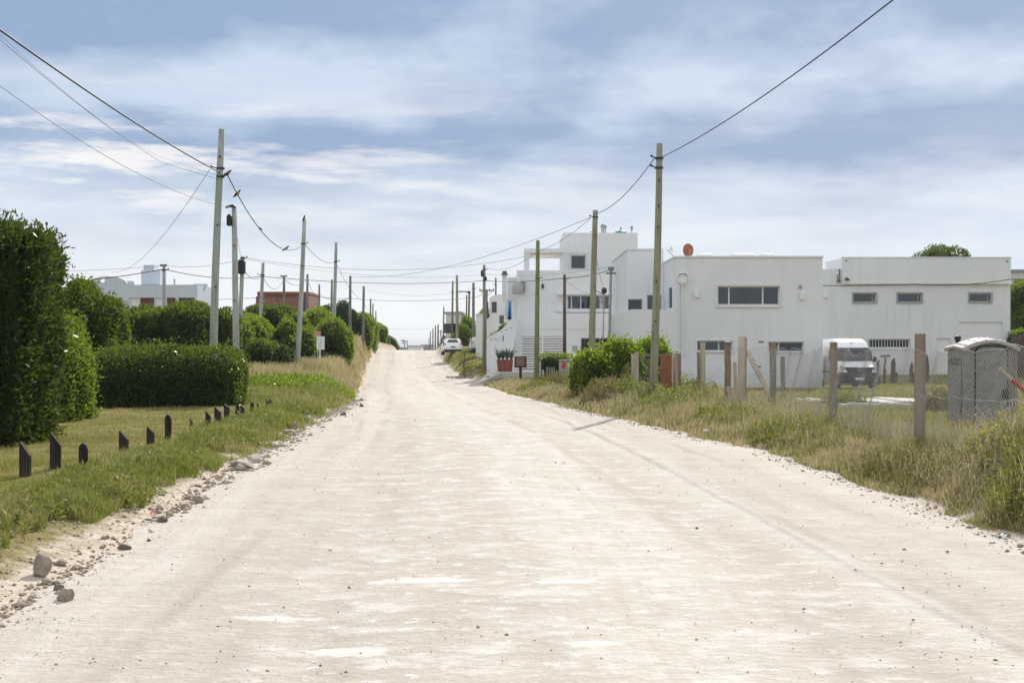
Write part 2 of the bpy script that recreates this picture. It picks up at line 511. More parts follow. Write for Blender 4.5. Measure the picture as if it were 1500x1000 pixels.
class MB:
    """Collects simple shapes (world coordinates) into ONE mesh object."""
    def __init__(s):
        s.v, s.f, s.mi, s.cur = [], [], [], 0

    def add(s, verts, faces):
        o = len(s.v)
        s.v += [Vector(p) for p in verts]
        s.f += [[i + o for i in f] for f in faces]
        s.mi += [s.cur] * len(faces)

    def box(s, x0, x1, y0, y1, z0, z1):
        s.add([(x0, y0, z0), (x1, y0, z0), (x1, y1, z0), (x0, y1, z0), (x0, y0, z1), (x1, y0, z1), (x1, y1, z1), (x0, y1, z1)],
              [(0, 3, 2, 1), (4, 5, 6, 7), (0, 1, 5, 4), (1, 2, 6, 5), (2, 3, 7, 6), (3, 0, 4, 7)])
        return s

    def hexa(s, p):
        s.add(p, [(0, 3, 2, 1), (4, 5, 6, 7), (0, 1, 5, 4), (1, 2, 6, 5), (2, 3, 7, 6), (3, 0, 4, 7)])
        return s

    def bar(s, a, b, w, h, up=(0, 0, 1)):
        a, b = Vector(a), Vector(b)
        d = (b - a).normalized()
        u = Vector(up)
        if abs(d.dot(u)) > .98:
            u = Vector((0, 1, 0))
        sx = d.cross(u).normalized() * (w / 2)
        sy = sx.cross(d).normalized() * (h / 2)
        s.hexa([a - sx - sy, a + sx - sy, a + sx + sy, a - sx + sy, b - sx - sy, b + sx - sy, b + sx + sy, b - sx + sy])
        return s

    def tube(s, pts, r, n=8, cap=True):
        pts = [Vector(p) for p in pts]
        rs = r if isinstance(r, (list, tuple)) else [r] * len(pts)
        V, Fc = [], []
        for i, p in enumerate(pts):
            d = (pts[min(i + 1, len(pts) - 1)] - pts[max(i - 1, 0)]).normalized()
            u = Vector((0, 0, 1)) if abs(d.z) < .9 else Vector((0, 1, 0))
            a = d.cross(u).normalized()
            c = a.cross(d)
            for k in range(n):
                t = 2 * PI * k / n
                V.append(p + (a * math.cos(t) + c * math.sin(t)) * rs[i])
        for i in range(len(pts) - 1):
            for k in range(n):
                k2 = (k + 1) % n
                Fc.append((i * n + k, i * n + k2, (i + 1) * n + k2, (i + 1) * n + k))
        if cap:
            Fc.append(tuple(range(n - 1, -1, -1)))
            Fc.append(tuple((len(pts) - 1) * n + k for k in range(n)))
        s.add(V, Fc)
        return s

    def prism(s, pts, axis, a, b):
        """Extrude a polygon: axis 'y' takes (x, z) points, axis 'x' takes (y, z), axis 'z' takes (x, y)."""
        mp = {'y': lambda p, t: (p[0], t, p[1]), 'x': lambda p, t: (t, p[0], p[1]), 'z': lambda p, t: (p[0], p[1], t)}[axis]
        n = len(pts)
        s.add([mp(p, a) for p in pts] + [mp(p, b) for p in pts],
              [tuple(range(n - 1, -1, -1)), tuple(range(n, 2 * n))] + [(i, (i + 1) % n, n + (i + 1) % n, n + i) for i in range(n)])
        return s

    def lathe(s, prof, c, n=12, axis='z'):
        c = Vector(c)
        V, Fc = [], []
        for r, h in prof:
            for k in range(n):
                t = 2 * PI * k / n
                p = Vector((r * math.cos(t), r * math.sin(t), h))
                if axis == 'y':
                    p = Vector((p.x, p.z, p.y))
                elif axis == 'x':
                    p = Vector((p.z, p.x, p.y))
                V.append(c + p)
        for i in range(len(prof) - 1):
            for k in range(n):
                k2 = (k + 1) % n
                Fc.append((i * n + k, i * n + k2, (i + 1) * n + k2, (i + 1) * n + k))
        Fc.append(tuple(range(n - 1, -1, -1)))
        Fc.append(tuple((len(prof) - 1) * n + k for k in range(n)))
        s.add(V, Fc)
        return s

    def loft(s, rings, cap=True):
        n = len(rings[0])
        V = [p for r in rings for p in r]
        Fc = []
        for i in range(len(rings) - 1):
            for k in range(n):
                k2 = (k + 1) % n
                Fc.append((i * n + k, i * n + k2, (i + 1) * n + k2, (i + 1) * n + k))
        if cap:
            Fc.append(tuple(range(n - 1, -1, -1)))
            Fc.append(tuple((len(rings) - 1) * n + k for k in range(n)))
        s.add(V, Fc)
        return s

    def ball(s, c, r, nu=10, nv=7):
        c = Vector(c)
        r = Vector(r if isinstance(r, (tuple, list)) else (r, r, r))
        rings = []
        for j in range(1, nv):
            ph = PI * j / nv
            rings.append([c + Vector((r.x * math.sin(ph) * math.cos(2 * PI * k / nu), r.y * math.sin(ph) * math.sin(2 * PI * k / nu), -r.z * math.cos(ph))) for k in range(nu)])
        return s.loft(rings)

    def grid(s, fn, nu, nv):
        V = [fn(i / nu, j / nv) for j in range(nv + 1) for i in range(nu + 1)]
        s.add(V, [(j * (nu + 1) + i, j * (nu + 1) + i + 1, (j + 1) * (nu + 1) + i + 1, (j + 1) * (nu + 1) + i) for j in range(nv) for i in range(nu)])
        return s

    def xform(s, Mx):
        s.v = [Mx @ p for p in s.v]
        return s

    def build(s, name, mats, parent=None, origin=None, smooth=False, bevel=0.0, weld=False, fix=True):
        org = ORG[parent.name] if parent is not None else Vector(origin or (0, 0, 0))
        me = bpy.data.meshes.new(name)
        me.from_pydata([p - org for p in s.v], [], s.f)
        mats = mats if isinstance(mats, (list, tuple)) else [mats]
        for m in mats:
            me.materials.append(m)
        me.polygons.foreach_set('material_index', s.mi)
        if weld or fix:
            bm = bmesh.new()
            bm.from_mesh(me)
            if weld:
                bmesh.ops.remove_doubles(bm, verts=bm.verts, dist=1e-4)
            bmesh.ops.recalc_face_normals(bm, faces=bm.faces)
            bm.to_mesh(me)
            bm.free()
        if smooth:
            me.polygons.foreach_set('use_smooth', [True] * len(me.polygons))
        me.update()
        o = link_mesh(name, me, parent, origin)
        if bevel:
            md = o.modifiers.new('bevel', 'BEVEL')
            md.width = bevel
            md.segments = 2
            md.limit_method = 'ANGLE'
            md.angle_limit = math.radians(40)
        return o
# ------------------------------------------------------------------ camera, sun, sky
cam_d = bpy.data.cameras.new('camera')
cam = bpy.data.objects.new('camera', cam_d)
COL.objects.link(cam)
cam.location = (0, 0, EYE)
cam.rotation_euler = (PI / 2, 0, 0)
cam_d.sensor_width = 36
cam_d.lens = 50
cam_d.shift_y = 5 / 1500
cam_d.clip_end = 60000
cam_d.clip_start = .1
SC.camera = cam

SUN_EL, SUN_AZ = math.radians(34), math.radians(15)     # azimuth: to the right of straight ahead
sun_d = bpy.data.lights.new('sun', 'SUN')
sun_d.energy = 4.5
sun_d.angle = math.radians(.5)
sun_d.color = (1, .955, .89)
sun = bpy.data.objects.new('sun', sun_d)
COL.objects.link(sun)
to_sun = Vector((math.sin(SUN_AZ) * math.cos(SUN_EL), math.cos(SUN_AZ) * math.cos(SUN_EL), math.sin(SUN_EL)))
sun.rotation_euler = to_sun.to_track_quat('Z', 'Y').to_euler()

world = bpy.data.worlds.new('World')
SC.world = world
world.use_nodes = True
wt = world.node_tree
wt.nodes.clear()
b = NB(wt)
sky = wt.nodes.new('ShaderNodeTexSky')
sky.sky_type = 'NISHITA'
sky.sun_disc = False
sky.sun_elevation = SUN_EL
sky.sun_rotation = SUN_AZ
sky.air_density = 1.0
sky.dust_density = 2.0
d = wt.nodes.new('ShaderNodeTexCoord').outputs['Generated']
sp = b.n('ShaderNodeSeparateXYZ', {0: d})
az = b.math('ARCTAN2', sp.outputs[0], sp.outputs[1])
el = b.math('ARCSINE', sp.outputs[2])
elp = b.math('MAXIMUM', el, 0.0)
# cloud sheets get flatter and closer together toward the horizon
q = b.math('DIVIDE', 1.0, b.math('ADD', elp, .16))
cv = b.n('ShaderNodeCombineXYZ', {0: b.math('MULTIPLY', az, 6.5), 1: b.math('MULTIPLY', q, 2.2), 2: 3.35}).outputs[0]
cv2 = b.n('ShaderNodeCombineXYZ', {0: b.math('MULTIPLY', az, 17.0), 1: b.math('MULTIPLY', q, 5.0), 2: 4.2}).outputs[0]
n_big = b.noise(cv, 1.0, 5, .52)
n_fine = b.noise(cv2, 1.0, 6, .58)
warp = b.math('SUBTRACT', b.noise(b.n('ShaderNodeCombineXYZ', {0: b.math('MULTIPLY', az, 5.0), 1: b.math('MULTIPLY', el, 9.0), 2: 8.1}).outputs[0], 1.0, 5, .6), .5)
elw = b.math('ADD', el, b.math('MULTIPLY', warp, .085))


def bank(c, w):
    t_ = b.math('DIVIDE', b.math('SUBTRACT', elw, c), w)
    return b.math('POWER', 2.718, b.math('MULTIPLY', b.math('MULTIPLY', t_, t_), -1.0))


dens = b.math('ADD', b.math('MULTIPLY', n_big, .78), b.math('MULTIPLY', n_fine, .22))
dens = b.math('ADD', dens, b.math('MULTIPLY', b.math('MULTIPLY', bank(.140, .020), b.ramp(az, -.26, -.02)), .17))
dens = b.math('SUBTRACT', dens, b.math('MULTIPLY', bank(.183, .018), .09))
dens = b.math('ADD', dens, b.math('MULTIPLY', bank(.232, .024), .14))
dark = b.ramp(dens, .37, .62)
grey = b.mix(dark, (.545, .645, .785), (.27, .375, .565))
# pale breaks between the sheets, lower on the left
gap = b.ramp(b.noise(b.n('ShaderNodeCombineXYZ', {0: b.math('MULTIPLY', az, 6.5), 1: b.math('MULTIPLY', el, 42.0), 2: 1.7}).outputs[0], 1.0, 6, .6), .47, .58)
leftness = b.ramp(az, .12, -.30)
band = b.math('MULTIPLY', b.ramp(el, .075, .10), b.ramp(el, .19, .13))
gapf = b.math('MULTIPLY', gap, b.math('MULTIPLY', band, b.math('ADD', .12, b.math('MULTIPLY', leftness, .85))))
cloud = b.mix(gapf, grey, (.88, .86, .86))
# thick pale air near the horizon
hz = b.ramp(elw, .135, .02)
hz = b.math('POWER', hz, 1.05)
cloud = b.mix(b.math('MULTIPLY', hz, .94), cloud, (.88, .91, .935))
right_clear = b.math('MULTIPLY', b.ramp(az, .10, .33), b.ramp(el, .10, .03))
cloud = b.mix(b.math('MULTIPLY', right_clear, .55), cloud, (.50, .64, .84))
up = b.ramp(el, .30, .9)
cloud = b.mix(up, cloud, (.80, .83, .88))  # unseen sky overhead, whitened to lift the shaded walls
back = b.ramp(sp.outputs[1], .3, -.5)
cloud = b.mix(b.math('MULTIPLY', back, .7), cloud, (.93, .95, .98))  # unseen sky behind the camera, brightened to fill the shaded walls
sk = wt.nodes.new('ShaderNodeVectorMath')
sk.operation = 'SCALE'
wt.links.new(sky.outputs[0], sk.inputs[0])
sk.inputs['Scale'].default_value = 1.0
inv = wt.nodes.new('ShaderNodeVectorMath')
inv.operation = 'SCALE'
wt.links.new(cloud, inv.inputs[0])
SKY_S = .1
inv.inputs['Scale'].default_value = 1.0 / SKY_S
skymix = b.mix(.95, sk.outputs[0], inv.outputs[0])
bg = wt.nodes.new('ShaderNodeBackground')
bg.inputs[1].default_value = SKY_S
wt.links.new(skymix, bg.inputs[0])
wo = wt.nodes.new('ShaderNodeOutputWorld')
wt.links.new(bg.outputs[0], wo.inputs[0])
SC.view_settings.view_transform = 'Standard'
SC.view_settings.look = 'None'
SC.view_settings.exposure = 0
SC.view_settings.gamma = 1
SC.view_settings.use_curve_mapping = False
SC.cycles.max_bounces = 6
SC.cycles.diffuse_bounces = 3
SC.cycles.glossy_bounces = 2
SC.cycles.transmission_bounces = 3
SC.cycles.transparent_max_bounces = 8
SC.cycles.use_denoising = True
SC.view_settings.exposure = .15


# ------------------------------------------------------------------ ground and road
def ground_mat():
    m, nt = new_mat('ground_soil_and_turf')
    b = NB(nt)
    p = b.pos()
    rd = b.attr('rd')
    n1 = b.noise(p, .9, 4, .6)
    n3 = b.noise(p, 14, 4, .6)
    n4 = b.noise(p, 3.2, 4, .62)
    sand = b.mix(b.ramp(n4, .3, .7), (.60, .52, .43), (.50, .42, .33))
    sand = b.mix(b.ramp(n3, .6, .75), sand, (.28, .22, .165))
    turf = b.mix(b.ramp(n1, .35, .65), (.17, .165, .04), (.27, .225, .09))
    turf = b.mix(b.ramp(n3, .45, .7), turf, (.14, .115, .055))
    bare = b.ramp(b.noise(p, 1.4, 4, .6), .64, .74)
    turf = b.mix(b.math('MULTIPLY', bare, .6), turf, (.34, .27, .18))
    edge = b.math('ADD', rd, b.math('MULTIPLY', b.math('SUBTRACT', n4, .5), 1.1))
    col = b.mix(b.ramp(edge, .35, .75), sand, turf)
    nrm = b.bump(b.math('ADD', n3, n4), .05)
    b.out(b.bsdf(col, .95, .08, 0, nrm))
    return m


def road_mat():
    m, nt = new_mat('pale_gravel_road')
    b = NB(nt)
    rc = b.attr('rc', 'Vector')
    sp = b.n('ShaderNodeSeparateXYZ', {0: rc})
    u, v = sp.outputs[0], sp.outputs[1]
    wob = b.math('MULTIPLY', b.math('SUBTRACT', b.noise(b.scale(rc, .0, .09, 1), 1, 2), .5), 1.6)
    uu = b.math('ADD', u, wob)
    uv = b.n('ShaderNodeCombineXYZ', {0: uu, 1: v}).outputs[0]
    base = b.mix(b.ramp(b.noise(uv, .55, 5, .6), .3, .7), (.535, .487, .42), (.61, .56, .495))
    # wheel-worn lanes along the road
    lanes = b.ramp(b.noise(b.scale(uv, .95, .02, 1), 1, 3, .55), .42, .66)
    base = b.mix(b.math('MULTIPLY', lanes, .85), base, (.475, .422, .36))
    for lc, lw, la in ((-1.75, .50, .85), (-3.05, .40, .80), (1.55, .42, .62), (2.9, .38, .60), (-.45, .25, .3)):
        t_ = b.math('DIVIDE', b.math('SUBTRACT', uu, lc), lw)
        gl = b.math('POWER', 2.718, b.math('MULTIPLY', b.math('MULTIPLY', t_, t_), -1.0))
        gl = b.math('MULTIPLY', gl, b.math('ADD', .35, b.math('MULTIPLY', b.ramp(b.noise(b.scale(rc, 2.0, .25, 1, (lc * 3, 0, 0)), 1, 5, .65), .38, .62), .65)))
        base = b.mix(b.math('MULTIPLY', gl, la), base, (.44, .388, .328))
    lanes2 = b.ramp(b.noise(b.scale(uv, 5.5, .07, 1, (3, 1, 0)), 1, 4, .65), .52, .72)
    base = b.mix(b.math('MULTIPLY', lanes2, .40), base, (.47, .40, .335))
    fine = b.ramp(b.noise(b.scale(uv, 11.0, .16, 1, (9, 2, 0)), 1, 4, .6), .48, .72)
    base = b.mix(b.math('MULTIPLY', fine, .35), base, (.47, .415, .35))
    # washboard: chalky crests across the road, strongest on the crown
    wb = b.noise(b.scale(uv, 1.5, 2.3, 1, (0, 7, 0)), 1, 6, .68)
    wb2 = b.noise(b.scale(uv, 5.0, 6.5, 1, (5, 0, 0)), 1, 6, .7)
    crown = b.math('ADD', .30, b.math('MULTIPLY', .7, b.ramp(b.math('ABSOLUTE', b.math('ADD', u, .1)), 3.4, 1.2)))
    chalk = b.math('MULTIPLY', b.math('MULTIPLY', b.ramp(wb, .50, .66), crown), .62)
    base = b.mix(chalk, base, (.74, .705, .65))
    chalk2 = b.math('MULTIPLY', b.ramp(wb2, .55, .66), crown)
    base = b.mix(b.math('MULTIPLY', chalk2, .65), base, (.81, .78, .73))
    drk = b.math('MULTIPLY', b.ramp(wb2, .44, .34), .45)
    base = b.mix(drk, base, (.45, .385, .32))

    def spot(cu, cv, ru, rv):
        du = b.math('DIVIDE', b.math('SUBTRACT', u, cu), ru)
        dv = b.math('DIVIDE', b.math('SUBTRACT', v, cv), rv)
        r = b.math('ADD', b.math('MULTIPLY', du, du), b.math('MULTIPLY', dv, dv))
        r = b.math('ADD', r, b.math('MULTIPLY', b.math('SUBTRACT', b.noise(uv, 5, 5, .65), .5), 4.5))
        return b.ramp(r, 1.0, .35)

    for s in ((-1.72, 8.85, .27, .17), (-.17, 8.95, .25, .10), (-1.3, 11.4, .5, .16), (-.2, 11.2, .3, .12), (-2.3, 9.9, .3, .12)):
        base = b.mix(b.math('MULTIPLY', spot(*s), .6), base, (.80, .78, .74))
    # single tyre tracks
    trk_h = None
    for a0, a1, w, ph in ((1.05, -.001, .16, .4), (2.55, -.004, .14, 1.9), (-2.35, .006, .16, 3.0), (-2.95, .002, .12, 4.4), (3.4, -.003, .13, .9)):
        c = b.math('ADD', a0, b.math('ADD', b.math('MULTIPLY', v, a1), b.math('MULTIPLY', .18, b.math('SINE', b.math('ADD', b.math('MULTIPLY', v, .085), ph)))))
        dd = b.math('ABSOLUTE', b.math('SUBTRACT', u, c))
        f = b.ramp(dd, w, w * .25)
        brk = b.ramp(b.noise(b.scale(rc, .3, .22, 1, (ph * 9, 0, 0)), 1, 3), .40, .62)
        f = b.math('MULTIPLY', f, brk)
        base = b.mix(b.math('MULTIPLY', f, .62), base, (.435, .365, .30))
        trk_h = f if trk_h is None else b.math('ADD', trk_h, f)
    # grit
    g1 = b.noise(rc, 45, 3, .7)
    base = b.mix(b.math('MULTIPLY', b.ramp(g1, .56, .70), .6), base, (.33, .28, .235))
    g2 = b.noise(rc, 16, 4, .7)
    base = b.mix(b.math('MULTIPLY', b.ramp(g2, .60, .75), .35), base, (.80, .77, .72))
    h = b.math('ADD', b.math('MULTIPLY', wb, .9), b.math('ADD', b.math('MULTIPLY', wb2, .5), b.math('MULTIPLY', g2, .35)))
    h = b.math('ADD', h, b.math('MULTIPLY', g1, .12))
    h = b.math('SUBTRACT', h, b.math('MULTIPLY', trk_h, .35))
    nrm = b.bump(h, .055, .9)
    b.out(b.bsdf(base, .95, .08, 0, nrm))
    return m


M['ground'] = ground_mat()
M['road'] = road_mat()

ys = np.concatenate([np.arange(-40, 6, 4.0), np.arange(6, 60, .4), np.arange(60, 200, 1.2), np.geomspace(200, 6200, 60)])
tl = np.array([5800, 2500, 900, 300, 120, 60, 40, 28, 20, 15, 12, 10, 8.5, 7, 6, 5, 4.2, 3.6, 3, 2.6, 2.2, 1.9, 1.6, 1.35, 1.1, .9, .7, .5, .35, .2, .08, 0])
ur = np.linspace(0, 1, 7)[1:-1]
V, RD = [], []
for y in ys:
    xl, xr = np.interp(y, XL_Y, XL_X), np.interp(y, XR_Y, XR_X)
    xs = np.concatenate([xl - tl, xl + (xr - xl) * ur, xr + tl[::-1]])
    yy = np.full_like(xs, y)
    z = zg(xs, yy)
    t, _ = road_t(xs, yy)
    z = np.where(t < -.01, z - .06, z)
    V.append(np.stack([xs, yy, z], 1))
    RD.append(t)
nc = len(V[0])
V = np.concatenate(V)
ii = np.arange(len(ys) - 1)[:, None] * nc + np.arange(nc - 1)[None]
Q = np.stack([ii, ii + 1, ii + nc + 1, ii + nc], -1).reshape(-1, 4)
g = np_obj('ground', V, Q, M['ground'], smooth=True)
tag(g, 'grassy verges and open ground either side of the gravel road', None, None, 'structure')
at = g.data.attributes.new('rd', 'FLOAT', 'POINT')
at.data.foreach_set('value', np.concatenate(RD).astype(np.float32))

# the road sheet, a little above the ground, with a ragged rim
rys = np.concatenate([np.arange(-40, 5, 3.0), np.arange(5, 40, .22), np.arange(40, 200, .8), np.geomspace(200, 2000, 30)])
uu = np.linspace(0, 1, 61)
V, RC = [], []
for y in rys:
    xl, xr = np.interp(y, XL_Y, XL_X), np.interp(y, XR_Y, XR_X)
    a = np.array([y])
    xl = xl - .05 - .25 * (n2(a * 0, a, 1.1, 21)[0] - .35)
    xr = xr + .05 + .25 * (n2(a * 0, a, 1.1, 22)[0] - .35)
    xs = xl + (xr - xl) * uu
    yy = np.full_like(xs, y)
    cen = np.interp(y, [0, 13.4, 29.3, 80, 115, 165, 700], [1.0, .53, -.45, -5.3, -8.3, -12.4, -57])
    um = xs - cen
    rut = -.018 * np.exp(-((um - 1.6) / .35) ** 2) - .018 * np.exp(-((um + 1.9) / .4) ** 2) + .02 * np.exp(-(um / 1.2) ** 2)
    wv = (n2(xs * .8, yy * 3.0, 1, 31) - .5) * .022 + (n2(xs, yy, 1.2, 32) - .5) * .03
    edge = np.minimum(uu, 1 - uu) * (xr - xl)
    z = zg(xs, yy) + .012 + (rut + wv) * sstep(0, .5, edge)
    V.append(np.stack([xs, yy, z], 1))
    RC.append(np.stack([um, yy, np.zeros_like(xs)], 1))
nc = len(uu)
V = np.concatenate(V)
ii = np.arange(len(rys) - 1)[:, None] * nc + np.arange(nc - 1)[None]
Q = np.stack([ii, ii + 1, ii + nc + 1, ii + nc], -1).reshape(-1, 4)
road = np_obj('road', V, Q, M['road'], smooth=True)
tag(road, 'pale sandy gravel road with washboard and tyre tracks', None, None, 'structure')
at = road.data.attributes.new('rc', 'FLOAT_VECTOR', 'POINT')
at.data.foreach_set('vector', np.concatenate(RC).astype(np.float32).ravel())
# ------------------------------------------------------------------ buildings
def wall_sheet(mb, fn, u0, u1, w0, w1, th, opens):
    """A wall with real openings; fn(u, w, t) gives the point, t = 0 outside face, th inside face."""
    opens = [(max(a, u0), min(b_, u1), max(c, w0), min(d_, w1)) for a, b_, c, d_ in opens]
    us = sorted({u0, u1, *[o[0] for o in opens], *[o[1] for o in opens]})
    ws = sorted({w0, w1, *[o[2] for o in opens], *[o[3] for o in opens]})
    solid = lambda i, j: 0 <= i < len(us) - 1 and 0 <= j < len(ws) - 1 and not any(
        o[0] <= (us[i] + us[i + 1]) / 2 <= o[1] and o[2] <= (ws[j] + ws[j + 1]) / 2 <= o[3] for o in opens)
    for i in range(len(us) - 1):
        for j in range(len(ws) - 1):
            if not solid(i, j):
                continue
            a, c, e, g_ = us[i], us[i + 1], ws[j], ws[j + 1]
            mb.add([fn(a, e, 0), fn(c, e, 0), fn(c, g_, 0), fn(a, g_, 0)], [(0, 1, 2, 3)])
            mb.add([fn(a, e, th), fn(c, e, th), fn(c, g_, th), fn(a, g_, th)], [(3, 2, 1, 0)])
            for di, dj, p, q_ in ((-1, 0, (a, e), (a, g_)), (1, 0, (c, e), (c, g_)), (0, -1, (a, e), (c, e)), (0, 1, (a, g_), (c, g_))):
                if not solid(i + di, j + dj):
                    mb.add([fn(*p, 0), fn(*q_, 0), fn(*q_, th), fn(*p, th)], [(0, 1, 2, 3)])


def block(mb, x0, x1, y0, y1, z0, z1, front=(), left=(), th=.22, roof_drop=.3):
    wall_sheet(mb, lambda u, w, t: (u, y0 + t, w), x0, x1, z0, z1, th, list(front))
    wall_sheet(mb, lambda u, w, t: (x0 + t, u, w), y0 + th, y1, z0, z1, th, list(left))
    mb.box(x1 - th, x1, y0 + th, y1, z0, z1)
    mb.box(x0 + th, x1 - th, y1 - th, y1, z0, z1)
    mb.box(x0 + th, x1 - th, y0 + th, y1 - th, z1 - roof_drop - .2, z1 - roof_drop)


def window(parent, x0, x1, z0, z1, y, mull=(), fr=.055, mat='frame_white', glass='glass', recess=.14, trim=None, curtain=None, bars=0, label=None):
    """A framed window set into an opening of a wall whose outer face is at y."""
    mb = MB()
    ya, yb = y + recess, y + recess + .06
    mb.box(x0, x0 + fr, ya, yb, z0, z1)
    mb.box(x1 - fr, x1, ya, yb, z0, z1)
    mb.box(x0 + fr, x1 - fr, ya, yb, z0, z0 + fr)
    mb.box(x0 + fr, x1 - fr, ya, yb, z1 - fr, z1)
    for m_ in mull:
        c = x0 + (x1 - x0) * m_
        mb.box(c - fr * .6, c + fr * .6, ya + .004, yb - .004, z0 + fr, z1 - fr)
    for i in range(bars):
        c = x0 + (x1 - x0) * (i + .5) / bars
        mb.box(c - .012, c + .012, y + .02, y + .045, z0 + .002, z1 - .002)
    if trim:
        t = trim
        mb.box(x0 - t, x0 - .002, y - .03, y - .002, z0 - t, z1 + t)
        mb.box(x1 + .002, x1 + t, y - .03, y - .002, z0 - t, z1 + t)
        mb.box(x0 - .002, x1 + .002, y - .03, y - .002, z1 + .002, z1 + t)
        mb.box(x0 - .002, x1 + .002, y - .06, y - .002, z0 - t, z0 - .002)
    w = mb.build('window', M[mat], parent)
    if label:
        w['label'] = label
    p = MB().box(x0 + fr * .8, x1 - fr * .8, ya + .025, ya + .033, z0 + fr * .8, z1 - fr * .8)
    p.build('pane', M[glass], w)
    if curtain:
        for k, (ca, cb, cm) in enumerate(curtain):
            a, c = x0 + (x1 - x0) * ca, x0 + (x1 - x0) * cb
            n = max(8, int((c - a) / .05))
            cmb = MB()
            cmb.grid(lambda s, t: (a + (c - a) * s, y + recess + .16 + .02 * math.sin(s * n * 2.1), z0 + (z1 - z0) * t), n * 3, 1)
            cmb.build('curtain', M[cm], w, smooth=True, fix=False)
    return w


M['windscreen'] = plain('dark_vehicle_glass', (.022, .024, .026), .12, .9)
# ---- two-storey white cube house -------------------------------------------------
D = 73.0
cube = thing('cube_house', (12.2, 73, gz(12, 73) - .1), 'two-storey white cube house with a three-pane window, behind the timber fence posts', 'house', 'white houses right of the road')
ax0, ax1 = XX(989, D), XX(1205, D)
zb = gz(12, 73) - .5
w_up = (XX(1051, D), XX(1142, D), ZZ(447, D), ZZ(419, D))
w_l1 = (XX(1021, D), XX(1073, D), ZZ(514, D), ZZ(499, D))
w_l2 = (XX(1126, D), XX(1177, D), ZZ(515, D), ZZ(500.5, D))
bx0 = 6.12
dC = 78.5
w_c1 = (XX(920, dC), XX(941, dC), ZZ(455, dC), ZZ(438, dC))
w_c2 = (XX(948, dC), XX(969, dC), ZZ(458, dC), ZZ(432, dC))
mb = MB()
wall_sheet(mb, lambda u, w, t: (u, 73 + t, w), ax0, ax1, zb, ZZ(377.5, D), .22, [w_up, w_l1, w_l2])
ztA = ZZ(377.5, D)
# left return of the front block: a slot window above the terrace
wall_sheet(mb, lambda u, w, t: (ax0 + t, u, w), 73.22, 85, zb, ztA, .22, [(74.4, 76.2, ZZ(451, 75), ZZ(421, 75))])
mb.box(ax1 - .22, ax1, 73.22, 85, zb, ztA)
mb.box(ax0 + .22, ax1 - .22, 84.78, 85, zb, ztA)
mb.box(ax0 + .22, ax1 - .22, 73.22, 84.78, ztA - .5, ztA - .3)
# terrace block and upper wing
ztB = ZZ(453, D)
wall_sheet(mb, lambda u, w, t: (u, 73.004 + t, w), bx0, ax0 - .002, zb, ztB, .2, [])
wall_sheet(mb, lambda u, w, t: (bx0 + t, u, w), 73.204, 90, zb, ztB - .004, .2, [(74.3, 78.2, -.4, 1.75), (79.2, 84.5, -.4, 1.75)])
mb.box(bx0 + .2, ax0 - .01, 73.204, dC - .004, ztB - 1.05, ztB - .9)
wall_sheet(mb, lambda u, w, t: (u, dC + t, w), bx0 + .24, ax0 - .004, ztB - 1.1, ZZ(366.5, dC), .2, [w_c1, w_c2])
ztC = ZZ(366.5, dC)
mb.box(bx0 + .24, bx0 + .44, dC + .2, 89.9, ztB - 1.1, ztC)
mb.box(ax0 - .2, ax0 - .006, dC + .2, 89.9, ztB - 1.1, ztC)
mb.box(bx0 + .44, ax0 - .2, 89.7, 89.9, ztB - 1.1, ztC)
mb.box(bx0 + .44, ax0 - .2, dC + .2, 89.7, ztC - .4, ztC - .25)
mb.build('wall', M['plaster'], cube, weld=True)
cp = MB()
cp.box(ax0 - .04, ax1 + .04, 72.95, 73.27, ztA + .002, ztA + .09)
cp.box(ax0 - .04, ax0 + .27, 73.27, 85.03, ztA + .002, ztA + .09)
cp.box(ax1 - .27, ax1 + .04, 73.27, 85.03, ztA + .002, ztA + .09)
cp.box(bx0 + .2, ax0 - .05, dC - .05, dC + .25, ztC + .002, ztC + .09)
cp.box(bx0 + .2, bx0 + .49, dC + .25, 89.95, ztC + .002, ztC + .09)
cp.build('coping', M['plaster2'], cube)
MB().box(ax0 - .02, ax1 + .02, 72.93, 72.996, zb, gz(12, 73) + .05).build('plinth', M['concrete'], cube)
window(cube, *w_up, 73, mull=(.19, .735), mat='frame_white', fr=.06, trim=.12, curtain=((.02, .2, 'curtain'), (.22, .42, 'curtain'), (.52, .74, 'curtain')), label='wide three-pane window with blue-grey curtains')
window(cube, *w_l1, 73, mull=(.62,), fr=.045, trim=.07, curtain=((.35, .95, 'curtain_tan'),))
window(cube, *w_l2, 73, mull=(.30,), fr=.045, trim=.07, glass='glass_dark')
window(cube, *w_c1, dC, fr=.05, mat='frame_grey', glass='glass_dark')
window(cube, *w_c2, dC, fr=.05, mat='frame_grey', curtain=((.02, .98, 'curtain_tan'),))
# dark glazing low in the terrace block's left face
for (ya, yb) in ((74.3, 78.2), (79.2, 84.5)):
    sw = MB()
    for (p, q_) in ((ya, ya + .08), (yb - .08, yb), ((ya + yb) / 2 - .04, (ya + yb) / 2 + .04)):
        sw.box(bx0 + .08, bx0 + .13, p, q_, -.4, 1.75)
    sw.box(bx0 + .08, bx0 + .13, ya + .08, yb - .08, 1.67, 1.75)
    sw = sw.build('window', M['frame_grey'], cube, weld=True)
    MB().box(bx0 + .135, bx0 + .15, ya, yb, -.4, 1.75).build('pane', M['windscreen'], sw)
# slot window in the return
sw = MB().box(ax0 + .08, ax0 + .12, 74.4, 76.2, ZZ(451, 75), ZZ(421, 75))
sw.build('window', M['frame_dark'], cube)
